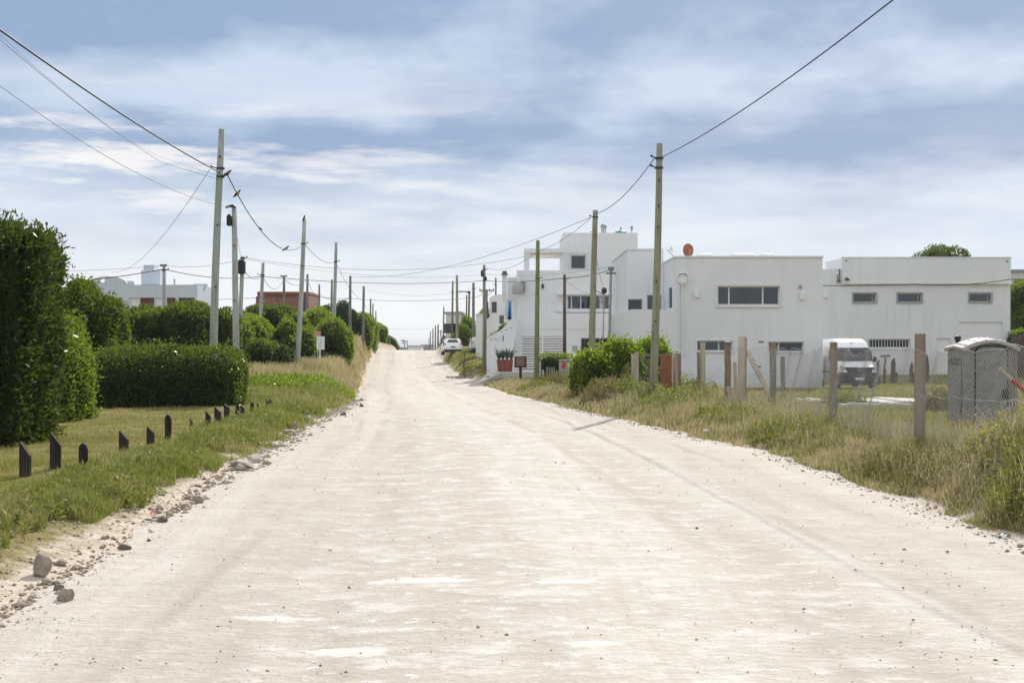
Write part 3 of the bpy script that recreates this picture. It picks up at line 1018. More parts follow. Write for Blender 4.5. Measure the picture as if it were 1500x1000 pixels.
# wall lamp over a conduit, vent boxes, beam-end slots
mb = MB()
lx = XX(999.5, D)
mb.box(lx - .20, lx + .20, 72.78, 72.996, ZZ(414, D), ZZ(403, D))
mb.prism([(lx - .20, ZZ(414, D) - .002), (lx + .20, ZZ(414, D) - .002), (lx + .09, ZZ(417, D)), (lx - .09, ZZ(417, D))], 'y', 72.82, 72.99)
mb.tube([(lx, 72.92, ZZ(417, D)), (lx, 72.92, ZZ(520, D))], .045, 8)
mb.tube([(lx - .13, 72.94, ZZ(417, D)), (lx - .13, 72.94, ZZ(520, D))], .02, 6)
dp = mb.build('drain_pipe', M['white_paint'], cube)
mb = MB()
mb.tube([(lx - .21, 72.76, ZZ(404, D)), (lx - .12, 72.72, ZZ(401.5, D)), (lx + .12, 72.72, ZZ(401.5, D)), (lx + .21, 72.76, ZZ(404, D))], .025, 6)
mb.build('bracket', M['dark_metal'], dp)
for (qx, qy) in ((1020, 431), (1174.5, 434)):
    x_, z_ = XX(qx, D), ZZ(qy, D)
    mb = MB()
    mb.prism([(x_ - .11, z_ - .17), (x_ + .11, z_ - .17), (x_ + .11, z_ + .15), (x_ + .05, z_ + .2), (x_ - .11, z_ + .2)], 'y', 72.86, 72.996)
    mb.build('vent_box', M['white_paint'], cube, bevel=.01)
x_, z_ = XX(1172, D), ZZ(420, D)
MB().box(x_ - .07, x_ + .07, 72.9, 72.996, z_ - .08, z_ + .08).build('meter_box', M['frame_grey'], cube, bevel=.01)
for (qx, qy) in ((1115, 500.5), (1111, 537)):
    x_, z_ = XX(qx, D), ZZ(qy, D)
    MB().box(x_ - .13, x_ + .13, 72.975, 72.997, z_ - .035, z_ + .035).build('air_grille', M['rust'], cube)
# rooftop lights upstands seen over the parapet
for (qa, qb) in ((1020, 1040), (1071, 1102), (1113, 1130)):
    MB().box(XX(qa, 80), XX(qb, 80), 79, 80.5, ztA - .3, ZZ(373.2, 80)).build('skylight', M['white_paint'], cube, bevel=.04)
# ladder-like bracket at the roof step
mb = MB()
for k in range(3):
    mb.tube([(XX(981 + k * 2, 78), 78 + .3 * k, ZZ(366, 78)), (XX(984 + k * 2, 78), 78 + .3 * k, ZZ(361 + k * 3, 78))], .02, 5)
mb.tube([(XX(978, 78), 78, ZZ(366, 78)), (XX(988, 78), 78.6, ZZ(374, 78))], .03, 5)
mb.build('roof_bracket', M['frame_grey'], cube)

# rusty dish on that roof
dx, dd, dz = XX(1008.3, 78), 78.0, ztA - .3
dish = thing('satellite_dish', (dx, dd, dz), 'rusty red round dish standing on the white cube house roof', 'satellite dish')
mb = MB()
ctr = Vector((dx, dd, ZZ(366.5, 78)))
prof = [(.02, .12), (.12, .11), (.22, .07), (.32, .0), (.325, -.02), (.2, .09), (.03, .15)]
mb.lathe([(r * 1.0, -h) for r, h in prof], ctr, 20, 'y')
mb.xform(Matrix.Translation(ctr) @ Matrix.Rotation(.35, 4, 'Z') @ Matrix.Diagonal((1, 1, 1.16, 1)) @ Matrix.Translation(-ctr))
mb.build('bowl', M['dish_rust'], dish, smooth=True)
mb = MB()
mb.tube([ctr + Vector((0, .12, 0)), (dx, dd + .12, dz)], .03, 6)
mb.build('mast', M['grey_metal'], dish)
mb = MB()
mb.tube([ctr + Vector((-.1, 0, -.33)), ctr + Vector((-.1, -.4, -.05))], .014, 5)
mb.tube([ctr + Vector((-.1, -.4, -.05)), ctr + Vector((-.1, -.46, -.02))], .035, 6)
mb.build('feed_arm', M['dark_metal'], dish)

# ---- three-storey white house with pergola ---------------------------------------
D = 97.0
tower = thing('three_storey_house', (6, 98, gz(5, 98)), 'stepped three-storey white house with roof pergola, bow window and slatted garage gate', 'house', 'white houses right of the road')
zb = gz(4, 97) - .7
mb = MB()
gate = (XX(763.5, D), XX(826, D), ZZ(547, D), ZZ(492.5, D))
lowin = (XX(851, D), XX(893, D), ZZ(519, D), ZZ(495, D))
gx0, gx1 = XX(757, D), XX(897, D)
block(mb, gx0, gx1, D, D + 9, zb, ZZ(458.5, D), front=[gate, lowin], roof_drop=.25)
# slightly projecting band over the gate
mb.box(XX(764, D), XX(890, D), D - .03, D - .003, ZZ(482, D), ZZ(460.5, D))
# middle storey, set back a little behind the lower parapet
D2 = 98.2
bow = (XX(831, D2), XX(893, D2), ZZ(453, D2), ZZ(432.5, D2))
ml0, ml1 = XX(757, D2), XX(914, D2)
block(mb, ml0, ml1, D2, D2 + 8, ZZ(458.5, D) - .25, ZZ(396, D2), front=[bow], roof_drop=.95)
# bow: sill and hood
mb.box(XX(815, D2), XX(897, D2), D2 - .55, D2 - .004, ZZ(457.5, D2), ZZ(453.6, D2))
mb.box(XX(817, D2), XX(897, D2), D2 - .45, D2 - .004, ZZ(432, D2), ZZ(430.2, D2))
# upper room and tower
D3 = 99.4
tw = (XX(836, D3), XX(858, D3), ZZ(394, D3), ZZ(373.5, D3))
block(mb, XX(825, D3), XX(934, D3), D3, D3 + 7.5, ZZ(396, D2) - .9, ZZ(341, D3), front=[tw], roof_drop=.4)
# pergola on the left terrace
ps = ZZ(365.5, D3)
pl, pr = XX(768, D3), XX(861, D3)
mb.box(pl, pr, D3 - 1.0, D3 - .75, ps - .28, ps)
mb.box(pl, pl + .25, D3 - .75, D3 + 5.5, ps - .28, ps - .003)
mb.box(pl + .25, XX(825, D3) - .003, D3 + 5.25, D3 + 5.5, ps - .28, ps - .003)
mb.box(pl + .02, pl + .34, D3 - .96, D3 - .70, ZZ(396, D2) - .9, ps - .28)
mb.box(pl + .02, pl + .27, D3 + 5.22, D3 + 5.48, ZZ(396, D2) - .9, ps - .28)
# roof tank plinth and stair head at left
mb.box(XX(750.5, 98.5), XX(757, D2) - .004, 98.5, 101, zb, ZZ(431, 98.5))
mb.box(XX(743, 100), XX(757, D2) - .004, 101.01, 104, ZZ(440, 101), ZZ(406, 101))
mb.build('wall', M['plaster'], tower)
mb = MB()
for k in range(9):
    y_ = D3 - .55 + k * .64
    mb.box(pl + .26, XX(825, D3) - .01, y_, y_ + .09, ps - .30, ps - .13)
mb.build('pergola_rafters', M['cream'], tower)
mb = MB()
mb.box(pl + .25, XX(824, D3), D3 - .735, D3 - .70, ps - .42, ps - .285)
mb.build('fascia', M['cream'], tower)
window(tower, *tw, D3, fr=.06, mat='frame_white', trim=.12, curtain=((.02, .98, 'curtain_tan'),))
window(tower, *bow, D2, mull=(.10, .32, .78, .82), fr=.06, mat='frame_white', curtain=((.12, .2, 'blind_grey'), (.45, .6, 'curtain'), (.82, .98, 'blind_grey')), label='long first-floor window with white hood and sill')
window(tower, *lowin, D, mull=(.33, .66), fr=.05, mat='frame_grey', curtain=((.02, .6, 'blind_grey'),))
# slatted gate
gt = MB()
g0, g1, h0, h1 = gate
gt.box(g0, g0 + .08, D + .015, D + .07, h0, h1)
gt.box(g1 - .08, g1, D + .015, D + .07, h0, h1)
gc = g0 + (g1 - g0) * .5
gt.box(gc - .05, gc + .05, D + .015, D + .07, h0, h1)
ns = 15
for k in range(ns):
    z_ = h0 + (h1 - h0) * k / ns
    gt.box(g0 + .08, gc - .05, D + .02, D + .06, z_ + .02, z_ + .02 + (h1 - h0) / ns * .70)
    gt.box(gc + .05, g1 - .08, D + .02, D + .06, z_ + .02, z_ + .02 + (h1 - h0) / ns * .70)
gt = gt.build('garage_gate', M['white_paint'], tower)
MB().box(g0, g1, D + .16, D + .20, h0, h1).build('gap_shade_sheet', M['board_dark'], gt)  # dark sheet added to stand for the unlit garage behind the slats
# house number plate, exterior lamp, wall pipes
x_, z_ = XX(842, D), ZZ(510, D)
MB().box(x_ - .16, x_ + .16, D - .03, D - .003, z_ - .17, z_ + .17).build('number_plate', M['frame_grey'], tower)
x_, z_ = XX(795, D2), ZZ(419, D2)
mb = MB()
mb.lathe([(.05, -.18), (.07, -.15), (.07, .12), (.03, .16)], (x_, D2 - .12, z_), 8)
mb.box(x_ - .03, x_ + .03, D2 - .1, D2 - .003, z_ - .03, z_ + .03)
mb.build('wall_lamp', M['black'], tower)
# chimney at the far left and roof fittings
cm = MB()
cm.box(XX(735.5, 99.5), XX(742.5, 99.5), 99.2, 99.9, ZZ(440, 99), ZZ(402.5, 99))
ch = cm.build('chimney', M['plaster2'], tower)
cm = MB()
cm.box(XX(734.5, 99.5), XX(743.8, 99.5), 99.1, 100, ZZ(402.4, 99), ZZ(400.6, 99))
cm.box(XX(735.8, 99.5), XX(742.5, 99.5), 99.2, 99.9, ZZ(400.5, 99), ZZ(396.6, 99))
cm.build('chimney_cap', M['stone_dark'], ch)
cm = MB()
rz = ZZ(341, D3) - .4
for k in range(3):
    cm.tube([(XX(881.5 + k * 2.6, 102), 102 + .2 * (k % 2), rz), (XX(881.5 + k * 2.6, 102), 102 + .2 * (k % 2), ZZ(332.5, 102))], .045, 6)
cm.ball((XX(884.2, 102), 102, ZZ(332, 102)), (.24, .2, .2))
cm.build('vent_pipe', M['grey_metal'], tower)
cm = MB()
cm.lathe([(.42, 0), (.40, .1), (.1, .2), (.05, .2), (.05, .42)], (XX(909.5, 101), 101, ZZ(341.5, 101)), 12)
cm.tube([(XX(909.5, 101), 101, rz), (XX(909.5, 101), 101, ZZ(341, 101))], .05)
cm.build('roof_vent', M['teal'], tower)
cm = MB()
cm.box(XX(924, 101), XX(927, 101), 101, 101.2, ZZ(336.5, 101), ZZ(331, 101))
cm.tube([(XX(925.5, 101), 101.1, rz), (XX(925.5, 101), 101.1, ZZ(336, 101))], .03)
cm.build('antenna_box', M['grey_metal'], tower)
cm = MB()
cm.tube([(XX(866, 101), 101, rz), (XX(866, 101), 101, ZZ(338.5, 101))], .03)
cm.box(XX(863.6, 101), XX(868, 101), 100.95, 101.05, ZZ(339.7, 101), ZZ(338.9, 101))
cm.build('roof_pipe', M['frame_grey'], tower)
# grey tank and equipment on the low roof
cm = MB()
cm.lathe([(.36, 0), (.38, .05), (.38, .55), (.30, .68), (.12, .74), (.12, .82)], (XX(758.5, 97.4), 97.5, ZZ(430.5, 97.4)), 14)
cm.build('water_tank', M['concrete'], tower, smooth=True)
cm = MB()
cm.box(XX(764, 98), XX(769.5, 98), 97.9, 98.18, ZZ(424, 98), ZZ(412, 98))
cm.box(XX(765, 98), XX(768.5, 98), 97.95, 98.17, ZZ(429, 98), ZZ(424.2, 98))
cm.build('air_conditioner', M['grey_metal'], tower, bevel=.02)

# ---- stepped white house with blue shutter ---------------------------------------
D = 108.0
step = thing('stepped_house', (XX(735, D), D, gz(XX(735, D), D)), 'white house with a bright blue shutter and sloping parapet, left of the three-storey house', 'house', 'white houses right of the road')
zb = gz(XX(735, D), D) - .8
mb = MB()
wn = (XX(720.5, D), XX(727.5, D), ZZ(458, D), ZZ(442, D))
wd = (XX(731.5, D), XX(738, D), ZZ(474, D), ZZ(462, D))
s0, s1 = XX(713.5, D), XX(752, D)
prof = [(712.8, 545), (752, 545), (752, 432), (746, 432), (733, 432), (722, 434), (717, 437), (716, 466), (712.8, 476)]
wall_sheet(mb, lambda u, w, t: (u, D + t, w), XX(717, D), XX(752, D), zb, ZZ(436, D), .22, [wn, wd])
mb.prism([(XX(717, D), ZZ(436, D) + .002), (XX(752, D), ZZ(436, D) + .002), (XX(752, D), ZZ(431, D)), (XX(731, D), ZZ(431, D)), (XX(722, D), ZZ(433, D))], 'y', D, D + .22)
mb.prism([(XX(712.8, D), zb), (XX(717, D) - .002, zb), (XX(717, D) - .002, ZZ(464, D)), (XX(712.8, D), ZZ(468, D))], 'y', D + .01, D + .24)
mb.box(XX(717, D), XX(717, D) + .22, D + .22, D + 7, zb, ZZ(436, D))
mb.box(XX(717, D) + .22, XX(752, D), D + .22, D + 7, ZZ(440, D), ZZ(438, D))
mb.box(XX(752, D) - .22, XX(752, D), D + .22, D + 7, zb, ZZ(440, D))
mb.build('wall', M['plaster'], step)
window(step, *wn, D, fr=.04, mat='frame_dark', glass='glass_dark')
window(step, *wd, D, fr=.05, mat='frame_dark', glass='glass_dark')
mb = MB()
bx0_, bx1_ = XX(743.5, D), XX(749.5, D)
mb.prism([(bx0_ + .12, ZZ(437, D)), (bx1_, ZZ(437, D)), (bx1_, ZZ(468, D)), (bx1_ - .05, ZZ(468, D)), (bx1_ - .16, ZZ(440, D)), (bx0_ + .16, ZZ(440, D)), (bx0_ + .05, ZZ(468, D)), (bx0_ - .03, ZZ(468, D))], 'y', D - .3, D - .2)
for k in range(5):
    z_ = ZZ(442 + k * 5, D)
    mb.box(bx0_ + .12, bx1_ - .1, D - .28, D - .22, z_ - .035, z_ + .035)
mb.build('blue_shutter', M['blue'], step)
mb = MB()
mb.box(XX(714, D), XX(715.6, D), D - .2, D - .02, ZZ(464, D), ZZ(442, D))
mb.build('dark_shutter', M['black'], step)

# ---- curved garden wall with drilled pattern -------------------------------------
D = 96.0
gw = thing('garden_wall', (XX(735, D), D, gz(XX(735, D), D)), 'curved white garden wall with small round holes beside the slatted gate', 'wall')
zb = gz(XX(735, D), D) - .5
outl = [(713, 545), (757, 545), (757, 466), (750, 468), (744, 473), (738, 479), (731, 485), (724, 489), (717, 492.5), (713, 496)]
slots = [(736.3, 500, 737.8, 491), (753.2, 511, 756.3, 496.5)]
mb = MB()
# build the wall as vertical strips under the curved top, leaving the slots open
top = lambda px: np.interp(px, [713, 717, 724, 731, 738, 744, 750, 757], [496, 492.5, 489, 485, 479, 473, 468, 466])
cuts = sorted({713, 717, 724, 731, 736.3, 737.8, 744, 750, 753.2, 756.3, 757})
for a, c in zip(cuts[:-1], cuts[1:]):
    sl = [s for s in slots if s[0] <= (a + c) / 2 <= s[2]]
    segs = [(560, None)] if not sl else [(560, sl[0][1]), (sl[0][3], None)]
    for lo, hi in segs:
        ta, tc = (top(a), top(c)) if hi is None else (hi, hi)
        mb.prism([(XX(a, D), ZZ(lo, D)), (XX(c, D), ZZ(lo, D)), (XX(c, D), ZZ(tc, D)), (XX(a, D), ZZ(ta, D))], 'y', D, D + .3)
mb.build('wall', M['plaster'], gw, weld=False)
mb = MB()
for k in range(34):
    px = 718 + (k * 7.3) % 36
    py = top(px) + 4 + (k * 3.7) % 9
    x_, z_ = XX(px, D), ZZ(py, D)
    mb.lathe([(.022, 0), (.022, .006)], (x_, D - .008, z_), 6, 'y')
mb.build('drainage_hole_pattern', M['black'], gw)
mb = MB()
x_, z_ = XX(755.5, D), ZZ(514, D)
mb.box(x_ - .09, x_ + .09, D - .05, D - .003, z_ - .06, z_ + .06)
mb.build('letter_slot', M['frame_grey'], gw)

# grey board fence at its left end
D = 99.0
bf = thing('board_fence', (XX(720, D), D, gz(XX(720, D), D)), 'short fence of grey vertical boards at the end of the curved white wall', 'fence')
zb = gz(XX(720, D), D) - .4
for k in range(5):
    a = 711.8 + k * 2.9
    mb = MB()
    mb.box(XX(a, D), XX(a + 2.75, D), D - .3 - .12 * k, D - .25 - .12 * k, zb, ZZ(493 + (k * 37 % 3) - k * .7, D))
    mb.build('board', M['board_grey'], bf)

# ---- white forecourt platform -----------------------------------------------------
D = 91.0
mb = MB()
z0, z1 = gz(0, D) - .5, ZZ(543.5, D)
mb.box(XX(735, D), XX(840, D), D, 96.9, z0, ZZ(545, D))
mb.box(XX(724, D), XX(735, D) - .004, D + 1.2, 95.4, z0, ZZ(545, D) - .004)
plf = mb.build('driveway_platform', M['white_slab'], origin=(XX(780, D), D, z0))
tag(plf, 'white concrete platform in front of the slatted garage gate', 'platform')
mb = MB()
a = Vector((XX(697, 88), 88.5, gz(XX(697, 88), 88.5) + .03))
b1 = Vector((XX(735, D) - .01, D, ZZ(545, D) - .01))
mb.add([a, (XX(735, D) - .01, D, gz(XX(735, D), D) - .2), b1, (XX(735, D) - .01, 96.9, b1.z), (XX(715, 97), 96.9, gz(XX(715, 97), 96.9) + .05), (a.x, a.y, a.z - .5), (XX(715, 97), 96.9, gz(XX(715, 97), 96.9) - .5), (XX(735, D) - .01, 96.9, z0), (XX(735, D) - .01, D, z0)],
       [(0, 2, 3, 4), (0, 5, 8, 1), (0, 1, 2), (0, 4, 6, 5), (4, 3, 7, 6), (2, 1, 8, 7, 3), (5, 6, 7, 8)])
rmp = mb.build('driveway_ramp', M['white_slab'], origin=a)
tag(rmp, 'white driveway ramp sloping from the gravel road to the garage platform', 'driveway')

# ---- long white workshop building --------------------------------------------------
D = 96.0
ws = thing('workshop_building', (XX(1340, D), D, gz(XX(1340, D), D)), 'long low white building with three small windows and a roller door, behind the van', 'building', 'white houses right of the road')
zb = gz(XX(1340, D), D) - .6
x0, x1 = XX(1195, D), XX(1480, D)
wins = [(XX(1250, D), XX(1283, D), ZZ(442.5, D), ZZ(430, D)), (XX(1315, D), XX(1350, D), ZZ(442.5, D), ZZ(430, D)), (XX(1420, D), XX(1452, D), ZZ(442, D), ZZ(430, D))]
strip = (XX(1272, D), XX(1333, D), ZZ(509.5, D), ZZ(496.5, D))
rdoor = (XX(1403, D), XX(1468.5, D), zb, ZZ(471.5, D))
sdoor = (XX(1373, D), XX(1393, D), zb, ZZ(495.5, D))
zled = ZZ(415, D)
mb = MB()
block(mb, x0, x1, D, D + 12, zb, zled, front=wins + [strip, rdoor, sdoor], roof_drop=.15)
u0 = XX(1233, D)
block(mb, u0, x1 - .02, D - .16, D + 5, zled + .003, ZZ(378, D), roof_drop=.3)
block(mb, x0 + .05, u0 - .003, D + .02, D + 6, zled + .003, ZZ(394, D), roof_drop=.2)
mb.build('wall', M['plaster2'], ws)
MB().box(u0 - .03, x1 + .02, D - .22, D - .163, ZZ(416.2, D), ZZ(413.4, D)).build('ledge', M['cream'], ws)
cp = MB()
cp.box(u0 - .03, x1 + .03, D - .2, D + .12, ZZ(378, D) + .002, ZZ(378, D) + .07)
cp.build('coping', M['plaster'], ws)
for w_ in wins:
    window(ws, *w_, D, mull=(.86,), fr=.05, mat='frame_grey', trim=.1, curtain=((.05, .95, 'blind_grey'),))
window(ws, *strip, D, fr=.06, mat='frame_white', glass='glass_dark', bars=14, trim=.1, label='barred strip window beside the van')
mb = MB()
a, c, e, h = rdoor
for k in range(14):
    z_ = e + (h - e) * k / 14
    mb.box(a, c, D + .1, D + .14 + .012 * (k % 2), z_ + .005, z_ + (h - e) / 14)
mb.build('roller_door', M['white_paint'], ws)
dr = MB()
a, c, e, h = sdoor
dr.box(a, c, D + .1, D + .15, e, h)
dr = dr.build('side_door', M['white_paint'], ws)
MB().box(c - .16, c - .10, D + .05, D + .098, zb + 1.5, zb + 1.62).build('handle', M['grey_metal'], dr)
mb = MB()
mb.tube([(XX(1229.5, D), D - .05, ZZ(394, D)), (XX(1229.5, D), D - .05, ZZ(413, D))], .035, 6)
mb.tube([(XX(1226.5, D), D - .05, ZZ(402, D)), (XX(1227.5, D), D - .05, ZZ(413, D))], .03, 6)
mb.box(XX(1226, D), XX(1230.6, D), D - .12, D - .003, ZZ(413.5, D), ZZ(409.5, D))
mb.build('service_pipe', M['pole_dark'], ws)
mb = MB()
mb.box(XX(1237, D), XX(1240.5, D), D - .42, D - .165, ZZ(410.5, D), ZZ(407, D))
mb.box(XX(1239.6, D), XX(1241.6, D), D - .5, D - .25, ZZ(411.6, D), ZZ(408.4, D))
mb.build('floodlight', M['dark_metal'], ws, bevel=.02)
x_, z_ = XX(1209.5, D), ZZ(432, D)
MB().box(x_ - .13, x_ + .13, D - .1, D - .003, z_ - .18, z_ + .18).build('vent_box', M['white_paint'], ws, bevel=.015)
for (qx, qy) in ((1238.8, 382.2), (1473.5, 383)):
    MB().lathe([(.05, 0), (.05, .05)], (XX(qx, D), D - .22, ZZ(qy, D)), 8, 'y').build('scupper', M['black'], ws)

# ---- low white house far left -----------------------------------------------------------
D = 105.0
lh = thing('low_house', (XX(215, D), D, gz(XX(215, D), D)), 'pale house with an arched gable and square chimney, beyond the left hedges', 'house')
zb = gz(XX(215, D), D) - .5
mb = MB()
ops = [(XX(172.5, D), XX(178.7, D), ZZ(452, D), ZZ(436, D)), (XX(190, D), XX(204, D), ZZ(452, D), ZZ(436, D)), (XX(205.2, D), XX(226, D), ZZ(456, D), ZZ(436, D)),
       (XX(227.3, D), XX(240, D), ZZ(456, D), ZZ(436, D)), (XX(244.3, D), XX(257, D), ZZ(456, D), ZZ(436, D)), (XX(261.5, D), XX(285, D), ZZ(456, D), ZZ(436, D))]
block(mb, XX(118, D), XX(289, D), D, D + 6, zb, ZZ(417, D), front=ops, roof_drop=.25)
# arched gable with a round hole
pts = []
ga, gb = 127.5, 186
na = 18
ring_o = [(XX(157 + 29.5 * math.cos(PI * (1 - k / na)), D), ZZ(417 - 12.5 * math.sin(PI * k / na), D)) for k in range(na + 1)]
cx, cz, rh = XX(150, D), ZZ(410.4, D), .175
for k in range(na):
    p, q_ = ring_o[k], ring_o[k + 1]
    def hole_at(pt):
        v = Vector((pt[0] - cx, pt[1] - cz)).normalized()
        return (cx + v.x * rh, cz + v.y * rh)
    mb.prism([p, q_, hole_at(q_), hole_at(p)], 'y', D + .002, D + .24)
base_pts = [(ring_o[0][0] + (ring_o[-1][0] - ring_o[0][0]) * k / 10, ZZ(417, D) + .003) for k in range(11)]
for k in range(10):
    p, q_ = base_pts[k], base_pts[k + 1]
    mb.prism([q_, p, hole_at(p), hole_at(q_)], 'y', D + .002, D + .24)
mb.box(XX(181, D), XX(190, D), D + .4, D + 1.2, ZZ(417, D) - .3, ZZ(411, D))
mb.build('wall', M['shade_bluewhite'], lh)
cm = MB()
cm.box(XX(196.3, D), XX(225, D), D + 2, D + 4, ZZ(425, D), ZZ(393.6, D))
cm.box(XX(198.4, D), XX(214, D), D + 2.3, D + 3.7, ZZ(393.5, D), ZZ(385.3, D))
ch = cm.build('chimney', M['shade_bluewhite'], lh)
MB().box(XX(198.5, D), XX(223.5, D), D + 1.96, D + 1.998, ZZ(420.6, D), ZZ(415, D)).build('flue_opening', M['black'], ch)
for i, (o_, mt) in enumerate(zip(ops, ('wood_brown', 'white_paint', 'wood_brown', 'white_paint', 'wood_brown', None))):
    if mt:
        mb = MB()
        n_ = 6
        for k in range(n_):
            z_ = o_[2] + (o_[3] - o_[2]) * k / n_
            mb.box(o_[0], o_[1], D + .12, D + .15 + .01 * (k % 2), z_, z_ + (o_[3] - o_[2]) / n_ - .004)
        mb.build('shutter', M[mt], lh)
    else:
        window(lh, *o_, D, mull=(.22, .6), fr=.07, mat='wood_brown', glass='glass_dark')
cm = MB()
for k in range(8):
    cm.box(XX(262 + k * 3.4, D), XX(263.4 + k * 3.4, D), D + .3, D + 3, ZZ(420.6, D), ZZ(418.6, D))
cm.box(XX(259, D), XX(287, D), D + .25, D + .3, ZZ(418.4, D), ZZ(416.6, D))
cm.box(XX(272, D), XX(292.5, D), D + 2.6, D + 2.9, ZZ(416.8, D), ZZ(413.4, D))
cm.build('roof_pergola', M['shade_bluewhite'], lh)
cm = MB()
cm.tube([(XX(246, D), D + 2, ZZ(421, D)), (XX(246, D), D + 2, ZZ(409, D))], .06, 6)
cm.box(XX(244.6, D), XX(247.6, D), D + 1.92, D + 2.08, ZZ(408.8, D), ZZ(407, D))
cm.build('stove_pipe', M['concrete'], lh)
cm = MB()
cm.bar((XX(183.5, D), D + .2, ZZ(413, D)), (XX(189, D), D + .2, ZZ(421, D)), .07, .12)
cm.build('gutter_spout', M['white_paint'], lh)

# ---- unfinished brick house -----------------------------------------------------------
D = 138.0
bh = thing('brick_house', (XX(414, D), D, gz(XX(414, D), D)), 'red brick house with flat roof rising behind the green shrubs left of the road', 'house')
zb = gz(XX(414, D), D) - .5
mb = MB()
wns = [(XX(440.5, D), XX(449, D), ZZ(456, D), ZZ(436, D)), (XX(383, D), XX(388, D), ZZ(441, D), ZZ(433, D))]
block(mb, XX(377, D), XX(452, D), D, D + 8, zb, ZZ(431, D), front=wns, roof_drop=.1)
mb.box(XX(374, D), XX(377, D) - .01, D + .3, D + 6, zb, ZZ(434, D))
mb.build('wall', M['brick'], bh)
MB().box(XX(377, D) + .02, XX(452.5, D), D - .25, D + 8.2, ZZ(431, D) + .003, ZZ(427.3, D)).build('roof', M['rust'], bh)
window(bh, *wns[0], D, fr=.06, mat='frame_dark', glass='glass_dark')
window(bh, *wns[1], D, fr=.05, mat='white_paint', curtain=((.05, .95, 'blind_grey'),))
mb = MB()
for k in range(5):
    if k in (1, 4):
        mb.box(XX(394 + k * 11.6, D), XX(394.8 + k * 11.6, D), D - .03, D - .002, zb, ZZ(431, D) - .01)
mb.build('pier_joint', M['board_dark'], bh)

# ---- far buildings ---------------------------------------------------------------------
def far_house(name, px0, px1, pyt, d, depth, mat, label, pit=0):
    z0 = gz(XX((px0 + px1) / 2, d), d) - .5
    t = thing(name, (XX((px0 + px1) / 2, d), d, z0), label, 'building')
    mb = MB()
    nw = max(2, int((px1 - px0) * d / FPX / 4))
    ops = []
    zt = ZZ(pyt, d)
    for k in range(nw):
        c = XX(px0 + (px1 - px0) * (k + .5) / nw, d)
        ops.append((c - .7, c + .7, zt - 2.4, zt - 1.2))
    block(mb, XX(px0, d), XX(px1, d), d, d + depth, z0, zt, front=ops)
    mb.build('wall', M[mat], t)
    for o_ in ops:
        MB().box(o_[0], o_[1], d + .1, d + .15, o_[2], o_[3]).build('window', M['frame_dark'], t)
    MB().box(XX(px0, d) - .2, XX(px1, d) + .2, d - .2, d + depth + .2, zt + .003, zt + .25).build('roof', M['far_grey'], t)
    return t


far_house('distant_hall', 597, 616, 507.2, 420, 14, 'plaster2', 'low white hall at the far end of the road beyond the crest')
far_house('distant_block', 617, 632, 505.6, 470, 14, 'far_grey', 'grey block beyond the crest beside the low white hall')
far_house('distant_store', 586, 597, 509.6, 440, 14, 'far_grey', 'lowest grey building beyond the crest under the metal mast')
t = thing('distant_mast', (XX(596, 400), 400, gz(XX(596, 400), 400)), 'thin metal mast frame beyond the crest of the road', 'mast')
mb = MB()
zt = ZZ(499, 400)
for px in (592.5, 596.5):
    mb.tube([(XX(px, 400), 400, gz(0, 400) - 4), (XX(px, 400), 400, zt)], .14, 6)
mb.build('pole', M['far_grey'], t)
mb = MB()
mb.bar((XX(589.5, 400), 400, ZZ(499.8, 400)), (XX(597, 400), 400, ZZ(499.2, 400)), .2, .25)
mb.bar((XX(588.5, 400), 400, ZZ(502.6, 400)), (XX(594, 400), 400, ZZ(502, 400)), .2, .25)
mb.build('crossbar', M['far_grey'], t)
# grey block behind the tree beyond the parked car
D = 175.0
gb = far_house('grey_block', 653, 676, 459.5, D, 9, 'plaster_grey', 'grey rendered building behind the tree by the parked white car')
mb = MB()
for k in range(4):
    mb.box(XX(655 + k * 5.4, D), XX(658 + k * 5.4, D), D + .5, D + 2, ZZ(459.5, D) + .26, ZZ(456.4 - (k % 2), D))
mb.build('parapet_pier', M['plaster_grey'], gb)
# building at the far right edge
D = 135.0
gr = far_house('grey_flats', 1478, 1530, 398.5, D, 10, 'plaster_grey', 'grey building showing above the trees at the far right edge')
# white gate pillar beside the parked car
D = 119.0
t = thing('white_pillar', (XX(701, D), D, gz(XX(701, D), D)), 'tall white wall pillar between the dark tree and the blue-shuttered house', 'pillar')
mb = MB()
mb.box(XX(697, D), XX(706.5, D), D, D + 1.2, gz(XX(701, D), D) - .4, ZZ(461, D))
mb.build('shaft', M['plaster'], t)
MB().box(XX(696.2, D), XX(707, D), D - .08, D + 1.28, ZZ(461, D) + .002, ZZ(459.4, D)).build('cap_stone', M['plaster2'], t)
# dark plank fence at the far right
D = 92.0
t = thing('plank_fence', (XX(1492, D), D, gz(XX(1492, D), D)), 'dark weathered plank fence at the right edge beside the white building', 'fence')
for k in range(12):
    a = 1481.5 + k * 3.2
    mb = MB()
    z_ = gz(XX(a, D), D)
    mb.box(XX(a, D), XX(a + 3.0, D), D, D + .05, z_ - .3, ZZ(489 + (k * 53 % 5) * .8, D))
    mb.build('plank', M['board_dark'], t)
# ------------------------------------------------------------------ poles
POLE = {}


